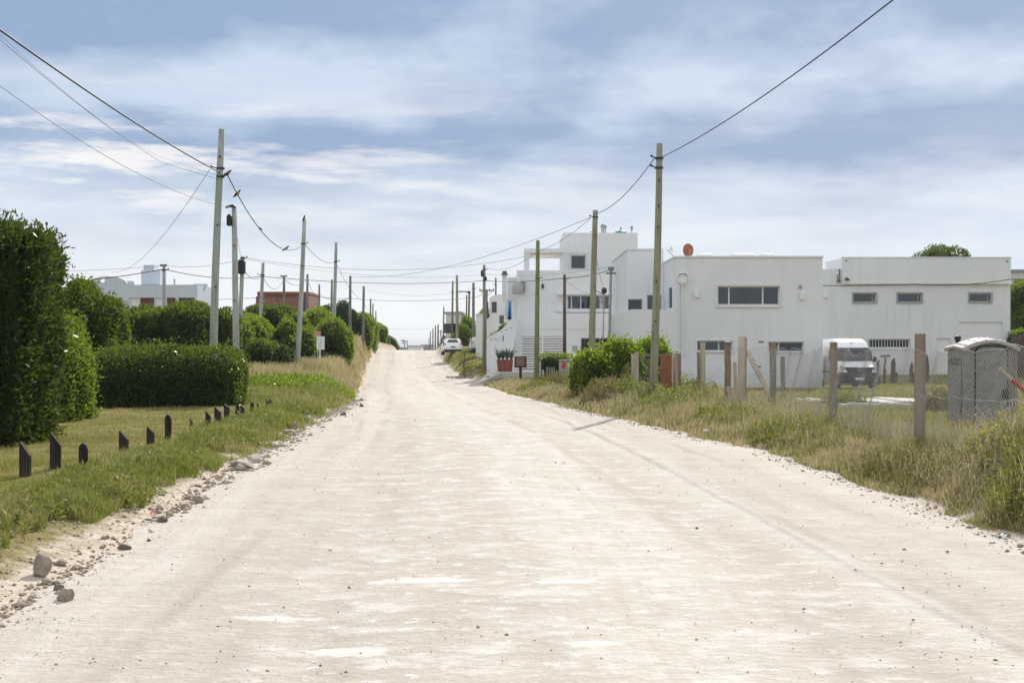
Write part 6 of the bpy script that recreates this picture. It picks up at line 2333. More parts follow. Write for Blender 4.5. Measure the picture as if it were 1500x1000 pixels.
# ------------------------------------------------------------------ portable toilet
d = 29.6
x0, x1 = XX(1412.5, d), XX(1489.5, d)
g0 = gz((x0 + x1) / 2, d) - .02
toi = thing('portable_toilet', ((x0 + x1) / 2, d, g0), 'grey portable toilet with arched door and pale domed roof, behind the chain-link fence', 'portable toilet')
ze, zp = ZZ(509, d), ZZ(497.5, d)
dep = 1.15
xm = (x0 + x1) / 2
mb = MB()
mb.prism([(x0, g0 - .05), (x1, g0 - .05), (x1, ze), (x1 - .15, ze + .035), (xm, zp - .04), (x0 + .15, ze + .035), (x0, ze)], 'y', d, d + dep)
body = mb.build('body', M['toilet_grey'], toi, bevel=.02)
# arched door set in the front
def arch(a, c, z0, zs, zt, n=12):
    pts = [(a, z0), (c, z0), (c, zs)]
    for k in range(1, n):
        t_ = PI * k / n
        pts.append(((a + c) / 2 + (c - a) / 2 * (abs(math.cos(t_)) ** .6) * (1 if math.cos(t_) > 0 else -1), zs + (zt - zs) * math.sin(t_) ** .8))
    pts.append((a, zs))
    return pts


da, dc = XX(1427.5, d), XX(1476, d)
zs_, zt_ = ZZ(517, d), ZZ(506, d)
mb = MB()
mb.prism(arch(da, dc, g0 + .12, zs_, zt_), 'y', d - .018, d - .002)
frm = mb.build('door_seal', M['black'], toi)
mb = MB()
mb.prism(arch(da + .018, dc - .018, g0 + .14, zs_ - .012, zt_ - .025), 'y', d - .042, d - .02)
door = mb.build('door', M['toilet_grey'], toi, bevel=.008)
mb = MB()
lx, lz = XX(1471, d), ZZ(577, d)
mb.box(lx - .06, lx + .05, d - .075, d - .044, lz - .09, lz + .10)
mb.tube([(lx - .04, d - .09, lz + .03), (lx + .03, d - .10, lz + .03)], .02, 8)
mb.lathe([(.035, 0), (.035, .02)], (lx, d - .098, lz - .045), 10, 'y')
mb.build('latch', M['frame_dark'], door, bevel=.006)
# corner posts, vertical ribs, side panels
for xa_, xb_, dy_ in ((x0 - .006, x0 + .054, .02), (x1 - .054, x1 + .006, .02), (x1 - .17, x1 - .145, .016), (x1 - .115, x1 - .09, .016)):
    MB().box(xa_, xb_, d - dy_, d - .003, g0, ze - .01).build('corner_trim', M['toilet_grey'], toi, bevel=.004)
mb = MB()
ya, yb = d + .16, d + dep - .16
mb.box(x0 - .03, x0 - .003, ya, yb, g0 + .15, ZZ(537, d))
mb.box(x0 - .03, x0 - .003, ya, yb, ZZ(534, d), ZZ(526, d))
mb.build('side_panel', M['toilet_grey'], toi, bevel=.015)
mb = MB()
for k in range(5):
    z_ = ZZ(533, d) + k * .024
    mb.box(x0 - .038, x0 - .031, ya + .06, yb - .06, z_, z_ + .010)
mb.build('vent_grille', M['frame_dark'], toi)
# domed roof with ribs
mb = MB()
prof = []
for k in range(13):
    f = k / 12
    prof.append((x0 - .06 + (x1 - x0 + .12) * f, ze - .01 + (zp - ze + .015) * math.sin(PI * f) ** .85))
low = [(p[0] + (.02 if p[0] < xm else -.02) * (abs(p[0] - xm) > .3), p[1] - .06) for p in prof][::-1]
rings = []
poly = prof + low
for (yy, sc, dz) in ((d - .075, .985, -.02), (d - .05, 1, 0), (d + dep * .5, 1.0, .045), (d + dep + .05, 1, 0), (d + dep + .08, .985, -.02)):
    rings.append([Vector((xm + (p[0] - xm) * sc, yy, p[1] + dz)) for p in poly])
mb.loft(rings)
roof = mb.build('roof', M['toilet_roof'], toi, bevel=.01)
mb = MB()
for k in range(1, 12, 2):
    f = k / 12
    x_ = x0 - .06 + (x1 - x0 + .12) * f
    z_ = ze - .01 + (zp - ze + .015) * math.sin(PI * f) ** .85
    mb.tube([(x_, d - .05, z_ + .002), (x_, d + dep * .5, z_ + .047), (x_, d + dep + .05, z_ + .002)], .014, 6)
mb.build('roof_rib', M['toilet_roof'], roof)
mb = MB()
px_, py_ = x0 + .16, d + dep - .2
mb.tube([(px_, py_, ze), (px_, py_, ZZ(495, d))], .05, 10)
mb.lathe([(.07, -.03), (.07, .05), (.03, .07)], (px_, py_, ZZ(495.5, d)), 10)
mb.build('vent_pipe', M['black'], toi)

# ------------------------------------------------------------------ red and pale pole at the right edge
a, c = W(1464, 540, 24.5), W(1606, 664, 24.2)
t = thing('striped_pole', (c.x, c.y, gz(c.x, c.y)), 'slanting wooden pole with a red band at the right edge, before the portable toilet', 'pole')
mb = MB()
mb.tube([a, a.lerp(c, .13)], [.034, .036], 9)
mb.build('tip', M['post_white'], t)
mb = MB()
mb.tube([a.lerp(c, .13), a.lerp(c, .42)], [.0365, .037], 9)
mb.build('red_band', M['red_lamp'], t)
mb = MB()
mb.tube([a.lerp(c, .42), c], [.0365, .04], 9)
mb.build('shaft', M['post_brown'], t)

# ------------------------------------------------------------------ dead trunk stubs by the workshop
for k, (px, top, w, lb) in enumerate([(1286.5, 527, 5, 'dark dead stub right beside the white van'), (1296, 521, 3.5, 'dark T-shaped dead stub beyond the white van'),
                                       (1309, 525, 8, 'broad dark dead stub under the barred strip window'), (1335.5, 531, 6, 'dark dead stub just left of the nearest thick fence post'),
                                       (1357.5, 518, 7, 'tall dark dead stub just right of the nearest thick fence post')]):
    d = 86.0 + k * .3
    x = XX(px, d)
    g0 = gz(x, d)
    rnd = random.Random(k + 40)
    r = w * d / FPX / 2
    mb = MB()
    h = ZZ(top, d) - g0
    pts = [Vector((x + rnd.uniform(-.05, .05), d, g0 - .2 + (h + .2) * f)) for f in (0, .3, .6, .85, 1)]
    mb.tube(pts, [r * 1.3, r, r * .85, r * .9, r * .4], 8)
    q_ = pts[1] + Vector((rnd.uniform(-.1, .1), -.05, 0))
    mb.tube([q_ - Vector((0, 0, .4)), q_ + Vector((r * rnd.uniform(-1.5, 1.5), 0, h * rnd.uniform(.2, .5)))], [r * .9, r * .5], 6)
    if k == 1:
        mb.tube([pts[-1] + Vector((-.26, 0, -.03)), pts[-1] + Vector((.3, 0, 0))], .07, 6)
    o = mb.build('dead_stub', M['board_dark'], origin=(x, d, g0))
    tag(o, lb, 'tree stub', 'dead stubs by the long white building')

# ------------------------------------------------------------------ vehicles
def section(y, hw0, hw1, z0, z1, rb=.08, rt=.15, cx=0.0, n=4, tuck=0.0):
    """Rounded cross-section ring of a vehicle body at length y."""
    pts = []
    def corner(x, z, r, a0):
        for k in range(n + 1):
            a = a0 + PI / 2 * k / n
            pts.append(Vector((cx + x + r * math.cos(a), y, z + r * math.sin(a))))
    corner(hw0 - rb, z0 + rb, rb, -PI / 2)
    mid = z0 + (z1 - z0) * .5
    pts.append(Vector((cx + max(hw0, hw1), y, mid)))
    corner(hw1 - rt, z1 - rt, rt, 0)
    corner(-hw1 + rt, z1 - rt, rt, PI / 2)
    pts.append(Vector((cx - max(hw0, hw1), y, mid)))
    corner(-hw0 + rb, z0 + rb, rb, PI)
    return pts


def wheel(parent, c, r, w, Mx=None):
    mb = MB()
    mb.lathe([(r * .62, -w / 2), (r * .96, -w / 2), (r, -w / 2 + .03), (r, w / 2 - .03), (r * .96, w / 2), (r * .62, w / 2)], c, 20, 'x')
    if Mx:
        mb.xform(Mx)
    wh = mb.build('wheel', M['rubber'], parent, smooth=False)
    mb = MB()
    mb.lathe([(.05, -w / 2 - .012), (r * .6, -w / 2 - .004), (r * .6, w / 2 + .004), (.05, w / 2 + .012)], c, 14, 'x')
    if Mx:
        mb.xform(Mx)
    mb.build('rim', M['grey_metal'], wh)


def make_van():
    xc, yf = XX(1259, 70), 70.0
    g0 = gz(xc, 72)
    t = thing('delivery_van', (xc, yf + 2.5, g0), 'white high-roofed van parked beside the white cube house, nose toward the road', 'van')
    T = Matrix.Translation((xc, yf, g0))
    mb = MB()
    R = [section(.00, .82, .76, .42, .94, .08, .18), section(.08, .92, .88, .40, 1.06, .08, .18), section(.35, .97, .94, .38, 1.16, .06, .2),
         section(.85, .99, .95, .38, 1.30, .06, .22), section(1.0, .99, .94, .38, 1.38, .06, .2), section(1.55, .99, .88, .38, 2.08, .06, .16), section(1.75, .99, .88, .38, 2.28, .06, .2),
         section(2.05, .99, .88, .38, 2.47, .06, .24), section(2.5, .99, .89, .38, 2.54, .06, .24), section(5.75, .99, .89, .38, 2.54, .06, .24), section(5.85, .96, .86, .42, 2.46, .06, .2)]
    mb.loft(R)
    mb.xform(T)
    body = mb.build('body', M['car_white'], t, smooth=True)
    for e in body.data.polygons:
        e.use_smooth = True
    md = body.modifiers.new('bevel', 'BEVEL')
    md.width = .015
    md.limit_method = 'ANGLE'
    # windscreen, proud of the slope
    s0, s1 = Vector((0, 1.01, 1.392)), Vector((0, 1.545, 2.072))
    dv = (s1 - s0)
    nv = Vector((0, -dv.z, dv.y)).normalized()
    mb = MB()
    n_ = 10
    def ws(u, v):
        hw = .90 - .08 * v
        p = s0 + dv * (.02 + .96 * v) + nv * (.018 - .01 * 0)
        x = (u - .5) * 2 * hw
        return Vector((x, p.y + .03 * (abs(u - .5) * 2) ** 3, p.z)) + nv * .022
    mb.grid(ws, n_, 6)
    mb.xform(T)
    wsn = mb.build('windscreen', M['windscreen'], t, smooth=True, fix=False)
    wsn.modifiers.new('thick', 'SOLIDIFY').thickness = .012
    mb = MB()
    for sx_ in (-.35, .3):
        mb.bar(ws(.5 + sx_ * .2, .02) + nv * .03, ws(.5 + sx_ * 1.1, .28) + nv * .03, .02, .02)
    mb.xform(T)
    mb.build('wiper', M['black'], wsn)
    # lower front: dark bumper, grille
    mb = MB()
    mb.loft([section(-.07, .84, .82, .26, .86, .08, .08), section(.10, .95, .93, .24, .90, .08, .06), section(.42, 1.0, 1.0, .26, .80, .08, .06)])
    mb.xform(T)
    bp = mb.build('bumper', M['bumper_grey'], t, smooth=True)
    mb = MB()
    mb.prism([(-.60, .88), (.60, .88), (.70, 1.14), (-.70, 1.14)], 'y', -.03, .2)
    mb.xform(T)
    gr = mb.build('grille', M['black'], t, bevel=.02)
    mb = MB()
    for k in range(3):
        mb.box(-.60, .60, -.048, -.032, .91 + k * .075, .93 + k * .075)
    mb.xform(T)
    mb.build('grille_bar', M['dark_metal'], gr)
    mb = MB()
    ring = []
    for k in range(24):
        a = 2 * PI * k / 24
        ring.append(Vector((.105 * math.cos(a), -.062, 1.01 + .105 * math.sin(a))))
    mb.tube(ring + [ring[0]], .011, 6)
    for k in range(3):
        a = PI / 2 + 2 * PI * k / 3
        mb.tube([(0, -.062, 1.01), (.1 * math.cos(a), -.062, 1.01 + .1 * math.sin(a))], [.016, .006], 5)
    mb.xform(T)
    mb.build('emblem', M['chrome'], gr)
    mb = MB()
    mb.box(-.22, .22, -.092, -.078, .50, .61)
    mb.xform(T)
    mb.build('number_plate', M['paper_white'], bp, bevel=.004)
    for s in (-1, 1):
        mb = MB()
        mb.prism([(s * .64, .93), (s * .86, .96), (s * .90, 1.20), (s * .72, 1.15)], 'y', -.03 + .0, .22)
        mb.xform(T @ Matrix.Translation((0, .05, 0)))
        mb.build('headlight', M['headlamp'], t, bevel=.015)
        mb = MB()
        mb.box(s * 1.10 - .08, s * 1.10 + .08, 1.25, 1.38, 1.36, 1.66)
        mb.xform(T)
        mr = mb.build('mirror', M['black'], t, bevel=.04)
        mb = MB()
        mb.bar((s * .95, 1.36, 1.42), (s * 1.05, 1.33, 1.48), .06, .08)
        mb.xform(T)
        mb.build('mirror_arm', M['black'], mr)
        mb = MB()
        mb.prism([(1.25, 1.40), (1.65, 1.95), (2.35, 1.95), (2.35, 1.40)], 'x', s * .972 - .012, s * .972 + .012)
        mb.xform(T)
        mb.build('side_window', M['windscreen'], t)
        mb = MB()
        mb.box(s * .985 - .015, s * .985 + .015, 1.4, 5.6, .82, .90)
        mb.xform(T)
        mb.build('side_rub_strip', M['bumper_grey'], t)
        for yy in (1.0, 4.6):
            wheel(t, (s * .87, yy, .34), .34, .22, T)
    mb = MB()
    mb.ball((.02, 1.78, 2.31), (.05, .05, .035), 8, 5)
    mb.xform(T)
    mb.build('roof_marker', M['black'], t)
    return t


M['bumper_grey'] = plain('dark_grey_bumper', (.045, .047, .05), .6)
M['headlamp'] = plain('headlamp_glass', (.45, .47, .5), .12, .6)
make_van()


def make_car(px, d, mat, label, yaw):
    x = XX(px, d)
    g0 = gz(x, d)
    t = thing('parked_car', (x, d, g0), label, 'car', 'cars parked on the right verge')
    T = Matrix.Translation((x, d, g0)) @ Matrix.Rotation(yaw, 4, 'Z')
    mb = MB()
    # rear at y = 0, nose at y = 4
    R = [section(.00, .72, .70, .42, .86, .08, .1), section(.06, .84, .80, .34, .96, .08, .12), section(.22, .88, .78, .30, 1.10, .06, .14),
         section(.42, .89, .66, .28, 1.40, .06, .14), section(.75, .90, .64, .28, 1.47, .06, .16), section(2.0, .90, .66, .28, 1.48, .06, .16),
         section(2.75, .90, .78, .28, 1.02, .06, .12), section(3.6, .88, .80, .28, .90, .06, .12), section(4.0, .76, .66, .36, .74, .06, .12)]
    mb.loft(R)
    mb.xform(T)
    mb.build('body', M[mat], t, smooth=True)
    s0, s1 = Vector((0, .215, 1.09)), Vector((0, .425, 1.39))
    dv = s1 - s0
    nv = Vector((0, -dv.z, dv.y)).normalized()
    mb = MB()
    mb.grid(lambda u, v: s0 + dv * (.08 + .84 * v) + Vector(((u - .5) * 2 * (.70 - .12 * v), .05 * (abs(u - .5) * 2) ** 3, 0)) + nv * .02, 8, 4)
    mb.xform(T)
    w_ = mb.build('rear_window', M['windscreen'], t, smooth=True, fix=False)
    w_.modifiers.new('thick', 'SOLIDIFY').thickness = .01
    for s in (-1, 1):
        mb = MB()
        mb.hexa([Vector(p) for p in ((s * .62, .0, .84), (s * .885, .08, .84), (s * .90, .3, .86), (s * .62, .12, .86), (s * .60, .05, 1.02), (s * .84, .12, 1.04), (s * .86, .32, 1.06), (s * .60, .2, 1.03))])
        mb.xform(T)
        mb.build('tail_lamp', M['red_lamp'], t, bevel=.01)
        mb = MB()
        mb.prism([(.70, 1.02), (.85, 1.36), (1.9, 1.38), (2.45, 1.04)], 'x', s * .80 - .02, s * .80 + .02)
        mb.xform(T)
        mb.build('side_window', M['windscreen'], t)
        for yy in (.75, 3.2):
            wheel(t, (s * .80, yy, .30), .30, .19, T)
    mb = MB()
    mb.loft([section(-.05, .70, .70, .26, .50, .06, .06), section(.10, .86, .86, .25, .54, .06, .06), section(.3, .905, .905, .26, .5, .06, .06)])
    mb.xform(T)
    bp = mb.build('bumper', M['bumper_grey'], t, smooth=True)
    mb = MB()
    mb.box(-.2, .2, -.012, .0, .66, .77)
    mb.xform(T)
    mb.build('number_plate', M['frame_dark'], t)
    mb = MB()
    mb.lathe([(.05, 0), (.05, .012)], (0, .03, .90), 12, 'y')
    mb.xform(T)
    mb.build('badge', M['chrome'], t)
    return t


M['car_dark'] = plain('dark_car_paint', (.05, .055, .065), .25, .5, coat=.6)
M['car_silver'] = plain('silver_car_paint', (.50, .51, .52), .28, .5, .2, coat=.6)
make_car(663.5, 126.5, 'car_white', 'white hatchback seen from behind, parked on the right verge by the crest', .10)
make_car(655, 186, 'car_dark', 'dark car mostly hidden beyond the white hatchback', .10)
make_car(705, 123.2, 'car_silver', 'pale car with a red tail lamp half hidden by the white pillar', .10)

# ------------------------------------------------------------------ signs, planter, pickets, cabinet
d = 88.0
x = XX(762.5, d)
g0 = gz(x, d)
t = thing('name_board', (x, d, g0), 'dark brown wooden sign board on a single post before the white platform', 'sign')
mb = MB()
mb.box(x - .085, x + .085, d - .06, d + .06, g0 - .3, ZZ(537.5, d))
mb.build('post', M['sign_brown'], t)
mb = MB()
bx0_, bx1_, bz0, bz1 = XX(754.5, d), XX(770.5, d), ZZ(538, d), ZZ(522.5, d)
mb.box(bx0_, bx1_, d - .10, d - .065, bz0, bz1)
bd = mb.build('board', M['sign_brown'], t)
mb = MB()
mb.box(bx0_ - .04, bx0_ - .002, d - .12, d - .05, bz0 - .03, bz1 + .03)
mb.box(bx1_ + .002, bx1_ + .04, d - .12, d - .05, bz0 - .03, bz1 + .03)
mb.box(bx0_, bx1_, d - .12, d - .05, bz1 + .002, bz1 + .03)
mb.build('frame', M['sign_brown'], bd)
for k in range(4):
    z_ = bz0 + .14 + (bz1 - bz0 - .18) * k / 3.6
    MB().box(bx0_ + .07 + .03 * (k % 2), bx1_ - .07 - .04 * ((k + 1) % 2), d - .112, d - .102, z_, z_ + .07).build('faded_strip', M['sign_line'], bd)

# planter with agaves
d = 92.6
xa, xb = XX(727.5, d), XX(752, d)
zp0, zp1 = ZZ(544, d), ZZ(526.5, d)
t = thing('planter', ((xa + xb) / 2, d, zp0), 'rust-red trough planter of spiky agaves on the white driveway', 'planter')
mb = MB()
for k in range(3):
    a, c = xa + (xb - xa) * k / 3, xa + (xb - xa) * (k + 1) / 3 - .012
    s1_, s2_ = (.09 if k == 0 else 0), (.09 if k == 2 else 0)
    c += .004
    mb.hexa([(a + s1_, d + .06, zp0 - .1), (c - s2_, d + .06, zp0 - .1), (c - s2_, d + .74, zp0 - .1), (a + s1_, d + .74, zp0 - .1), (a, d, zp1), (c, d, zp1), (c, d + .8, zp1), (a, d + .8, zp1)])
mb.build('trough', M['planter'], t, bevel=.012)
for k in range(4):
    cx_ = xa + (xb - xa) * (k + .5) / 4
    spiky(t, 'agave', (cx_, d + .38, zp1 - .05), 26, .85 if k != 1 else .7, .045, 'leaf_agave', 5 + k, .62)
mb = MB()
mb.tube([(xa + .1, d + .3, zp1), (xa + .02, d + .25, zp1 + .5), (xa - .12, d + .25, zp1 + .85)], [.03, .025, .012], 6)
mb.build('dry_stalk', M['board_dark'], t)

# picket fence
d = 80.0
t = thing('picket_fence', (XX(815, d), d, gz(XX(815, d), d)), 'little rustic picket fence of pale palings before the square clipped hedge', 'fence')
for k, (px, top, w) in enumerate([(791, 529, 3.4), (795.5, 541, 3.4), (801.5, 536.5, 1.6), (805.2, 537.5, 1.6), (808.6, 537, 1.5), (812, 536.5, 1.5), (815.6, 541, 1.3), (832, 541, 1.4), (836.5, 543, 1.4)]):
    x = XX(px, d)
    g0 = gz(x, d)
    w_ = w * d / FPX
    mb = MB()
    mb.prism([(x - w_ / 2, g0 - .2), (x + w_ / 2, g0 - .2), (x + w_ / 2 * .9, ZZ(top + 1, d)), (x, ZZ(top, d)), (x - w_ / 2 * .9, ZZ(top + 1, d))], 'y', d - .02, d + .02)
    mb.build('paling', M['post_pale' if k > 1 else 'board_grey'], t)
mb = MB()
g0 = gz(XX(815, d), d)
mb.box(XX(790, d), XX(838, d), d + .022, d + .06, g0 + .25, g0 + .32)
mb.build('rail', M['board_grey'], t)
x = XX(842.5, 79)
o = timber('bollard', 'short white-washed post at the left edge of the glossy bush', 842.5, 540, 842.5, 79, .11, 'post_white', 33, group=None)

d = 81.5
x0, x1 = XX(819, d), XX(842.5, d)
g0 = gz(x0, d)
t = thing('meter_cabinet', ((x0 + x1) / 2, d, g0), 'grey meter cabinet with a red sticker beside the picket fence', 'cabinet')
mb = MB()
mb.box(x0, x1, d, d + .4, g0 - .2, ZZ(528.3, d))
mb.build('housing', M['concrete'], t, bevel=.01)
MB().box(x0 - .04, x1 + .04, d - .05, d + .45, ZZ(528.2, d), ZZ(526.6, d)).build('lid', M['grey_metal'], t, bevel=.01)
mb = MB()
mb.prism([(XX(822.7, d), ZZ(539.5, d)), (XX(827.5, d), ZZ(538.5, d)), (XX(829.5, d), ZZ(530.8, d)), (XX(824, d), ZZ(530.5, d))], 'y', d - .02, d - .003)
mb.build('sticker', M['red_sticker'], t)

# white sign on the left bank
d = 70.0
x = XX(468.5, d)
g0 = gz(x, d)
t = thing('notice_sign', (x, d, g0), 'white notice board on a thin white post in the tall dry grass', 'sign')
mb = MB()
mb.tube([(x, d, g0 - .3), (x, d, ZZ(494, d))], .035, 8)
mb.build('post', M['white_paint'], t)
mb = MB()
mb.box(XX(464, d), XX(475.5, d), d - .06, d - .037, ZZ(512, d), ZZ(492.5, d))
bd = mb.build('board', M['paper_white'], t)
mb = MB()
mb.tube([(XX(468.8, d), d - .064, ZZ(508, d)), (XX(469.2, d), d - .064, ZZ(503, d)), (XX(470.8, d), d - .064, ZZ(499.5, d)), (XX(471, d), d - .064, ZZ(497, d))], .014, 5)
mb.build('faded_mark', M['frame_grey'], bd)
d = 73.0
t = thing('board_sign', (XX(465, d), d, gz(XX(465, d), d)), 'blank salmon-coloured board behind the white notice sign', 'sign')
MB().box(XX(460.5, d), XX(469.5, d), d, d + .03, ZZ(494.5, d), ZZ(485, d)).build('board', M['salmon'], t)
mb = MB()
mb.tube([(XX(465, d), d + .06, gz(XX(465, d), d) - .2), (XX(465, d), d + .06, ZZ(486, d))], .03, 8)
mb.build('post', M['pole_grey'], t)
d = 97.0
x0, x1 = XX(509.5, d), XX(519, d)
g0 = gz(x0, d)
t = thing('utility_box', ((x0 + x1) / 2, d, g0), 'small white utility box with a dark slot beside the dry grass bank', 'utility box')
mb = MB()
mb.hexa([(x0, d, g0 - .2), (x1, d, g0 - .2), (x1, d + .3, g0 - .2), (x0, d + .3, g0 - .2), (x0 + .06, d, ZZ(505.5, d)), (x1, d, ZZ(503.5, d)), (x1, d + .3, ZZ(503.5, d)), (x0 + .06, d + .3, ZZ(505.5, d))])
mb.build('housing', M['white_paint'], t, bevel=.01)
MB().box(x0 + .2, x0 + .28, d - .02, d - .003, ZZ(514, d), ZZ(506.5, d)).build('slot', M['frame_dark'], t)

# ------------------------------------------------------------------ birds
def bird(p, s, yaw, label, yellow=True, pitch=.5, flying=False):
    o_ = Vector(p)
    t = thing('bird', o_, label, 'bird', 'birds on the cables')
    T = Matrix.Translation(o_) @ Matrix.Rotation(yaw, 4, 'Z') @ Matrix.Rotation(-pitch, 4, 'Y') @ Matrix.Scale(s, 4)
    mb = MB()
    # one continuous body along +x: tail root, belly, breast, neck, head, beak
    prof = [(-.11, .012, .0), (-.08, .03, 0), (-.03, .046, -.006), (.03, .052, -.008), (.075, .042, .0), (.10, .034, .012), (.13, .036, .02), (.155, .026, .02), (.17, .010, .016), (.20, .002, .012)]
    rings = []
    for x_, r_, z_ in prof:
        rings.append([Vector((x_, r_ * math.cos(2 * PI * k / 12), z_ + .06 + r_ * 1.05 * math.sin(2 * PI * k / 12))) for k in range(12)])
    mb.loft(rings)
    nf = len(mb.f)
    mb.add([(-.09, -.02, .06), (-.09, .02, .06), (-.25, .028, .045), (-.25, -.028, .045), (-.09, -.02, .072), (-.09, .02, .072), (-.25, .028, .052), (-.25, -.028, .052)],
           [(0, 1, 2, 3), (7, 6, 5, 4), (0, 4, 5, 1), (1, 5, 6, 2), (2, 6, 7, 3), (3, 7, 4, 0)])
    # pale or yellow underside
    for i, f in enumerate(mb.f[:nf]):
        c_ = sum((mb.v[j] for j in f), Vector()) / len(f)
        mb.mi[i] = 1 if (yellow and c_.z < .058 and -.07 < c_.x < .11) else 0
    mb.xform(T)
    mb.build('body', [M['bird_dark'], M['bird_yellow']], t, smooth=True)
    for sgn in (-1, 1):
        mb = MB()
        if flying:
            mb.add([(.06, sgn * .03, .07), (-.05, sgn * .03, .07), (-.06, sgn * .20, .12), (-.02, sgn * .30, .13), (.05, sgn * .18, .12)], [(0, 1, 2, 3, 4)])
        else:
            rr = []
            for f in range(6):
                u = f / 5
                x_ = .06 - .24 * u
                hh = .035 * math.sin(PI * min(1, .15 + .85 * (1 - u)))
                rr.append([Vector((x_, sgn * (.046 - .02 * u), .075 - .02 * u + hh)), Vector((x_, sgn * (.054 - .02 * u), .07 - .02 * u)), Vector((x_, sgn * (.046 - .02 * u), .065 - .02 * u - hh))])
            mb.loft(rr)
        mb.xform(T)
        wg = mb.build('wing', M['bird_dark'], t, fix=False)
        if flying:
            wg.modifiers.new('thick', 'SOLIDIFY').thickness = .008 * s
        else:
            mb = MB()
            mb.tube([(.0, sgn * .015, .02), (.01, sgn * .016, -.012)], .004, 5)
            mb.tube([(.03, sgn * .016, -.012), (-.01, sgn * .016, -.012)], .004, 5)
            mb.xform(T)
            mb.build('leg', M['black'], t)


def cable_at(label_start, px):
    for o in bpy.data.objects:
        if o.get('label', '').startswith(label_start):
            best, bd_ = None, 1e9
            for v in o.data.vertices:
                p = v.co + o.location
                q_ = abs(750 + p.x * FPX / p.y - px)
                if q_ < bd_:
                    best, bd_ = p.copy(), q_
            return best


for px, s, yaw, lb in ((337.5, 1.25, .6, 'uppermost bird perched on the sagging cable by the tallest left pole'),
                       (349, 1.25, -.5, 'second bird down the sagging cable, close to the uppermost one'),
                       (379.5, .75, 2.6, 'smallest bird in the middle of the sagging cable'),
                       (420, 1.35, .2, 'lowest bird on the sagging cable, before the tall leaning pole')):
    p = cable_at('sagging black cable', px)
    bird(p + Vector((0, 0, .03)), s * .72, yaw, lb, True, .55)
p = POLE['L7'][2]
bird(p + Vector((0, 0, .02)), .95, 1.2, 'bird sitting on top of the tall leaning grey pole', False, .9)
bird(W(590, 500, 150), 1.2, .8, 'tiny bird flying above the far end of the road', False, 0, True)
# ------------------------------------------------------------------ grass
def blades(x, y, h, w, r, lean=(.15, .7), sink=.02):
    n = len(x)
    z = zg(x, y) - sink
    P = np.stack([x, y, z], 1)
    a = r.uniform(0, 2 * PI, n)
    l = r.uniform(*lean, n)
    dr = np.stack([np.cos(a), np.sin(a), np.zeros(n)], 1)
    # blades turn their flat side at random
    b_ = a + PI / 2 + r.normal(0, .5, n)
    sd = np.stack([np.cos(b_), np.sin(b_), np.zeros(n)], 1) * (w / 2)[:, None]
    up = np.array([0, 0, 1.0])
    H = h[:, None]
    mid = P + up * H * .58 + dr * (l[:, None] * H * .28)
    tip = P + up * H * (1 - .25 * l[:, None] ** 2) + dr * (l[:, None] * H * .85)
    v = np.stack([P - sd, P + sd, mid - sd * .75, mid + sd * .75, tip - sd * .12, tip + sd * .12], 1).reshape(-1, 3)
    i = np.arange(n)[:, None] * 6
    q = np.concatenate([i + np.array([[0, 1, 3, 2]]), i + np.array([[2, 3, 5, 4]])], 0)
    return v, q


def scatter(n, x0f, x1f, y0, y1, r, ypow=1.6):
    """Positions between two x-limits, denser near the camera."""
    f = r.random(n)
    k = 1 - ypow
    y = (y0 ** k + f * (y1 ** k - y0 ** k)) ** (1 / k)
    xa, xb = x0f(y), x1f(y)
    x = xa + (xb - xa) * r.random(n)
    return x, y


FR = lambda s: (lambda y: s * .372 * y)
xl_ = lambda y: np.interp(y, XL_Y, XL_X)
xr_ = lambda y: np.interp(y, XR_Y, XR_X)


def grass(name, label, mat, n, x0f, x1f, y0, y1, hfun, seed, wk=.00042, wmin=.004, ypow=1.6, keep=None, lean=(.15, .7), seeds=0):
    r = np.random.default_rng(seed)
    x, y = scatter(n, x0f, x1f, y0, y1, r, ypow)
    t, side = road_t(x, y)
    k = np.ones(n, bool) if keep is None else keep(x, y, t)
    x, y, t = x[k], y[k], t[k]
    h = hfun(x, y, t) * r.uniform(.55, 1.2, len(x))
    w = np.maximum(wmin, wk * y) * r.uniform(.7, 1.3, len(x))
    v, q = blades(x, y, h, w, r, lean)
    mats, mi = M[mat], None
    if seeds:
        j = r.choice(len(x), min(seeds, len(x)), replace=False)
        tips = v.reshape(-1, 6, 3)[j, 4]
        A = r.normal(0, .35, (len(j), 3)) + np.array([0, 0, 1.0])
        A /= np.linalg.norm(A, axis=1)[:, None]
        L = np.maximum(.035, .0016 * y[j])
        v2, q2 = leaves(tips - A * (L * .5)[:, None], A, L, L * .35)
        q = np.concatenate([q, q2 + len(v)])
        mi = np.concatenate([np.zeros(len(q) - len(q2), int), np.ones(len(q2), int)])
        v = np.concatenate([v, v2])
        mats = [M[mat], M['seed']]
    o = np_obj(name, v, q, mats, midx=mi)
    return tag(o, label, None, None, 'stuff')


edge_l = lambda y: np.interp(y, [8, 11, 13, 16, 19, 23, 40, 60], [.95, .95, .85, .70, .42, .30, .25, .2])
keep_l = lambda x, y, t: (t > edge_l(y) + .55 * (n2(x, y, 1.3, 41) - .5)) & (n2(x, y, 1.9, 47) + .35 * np.clip(t - edge_l(y), 0, 2) > .36)
# mown lawn left of the stakes
grass('lawn_grass', 'short mown lawn round the stakes and hedges', 'lawn', 260000, lambda y: -.40 * y - 2.5, lambda y: xl_(y) - 1.0, 9.5, 50,
      lambda x, y, t: .035 + .035 * n2(x, y, .8, 42) + .0004 * y, 101, keep=lambda x, y, t: t > 1.0 + .5 * n2(x, y, .9, 43), ypow=1.9, lean=(.2, .9))
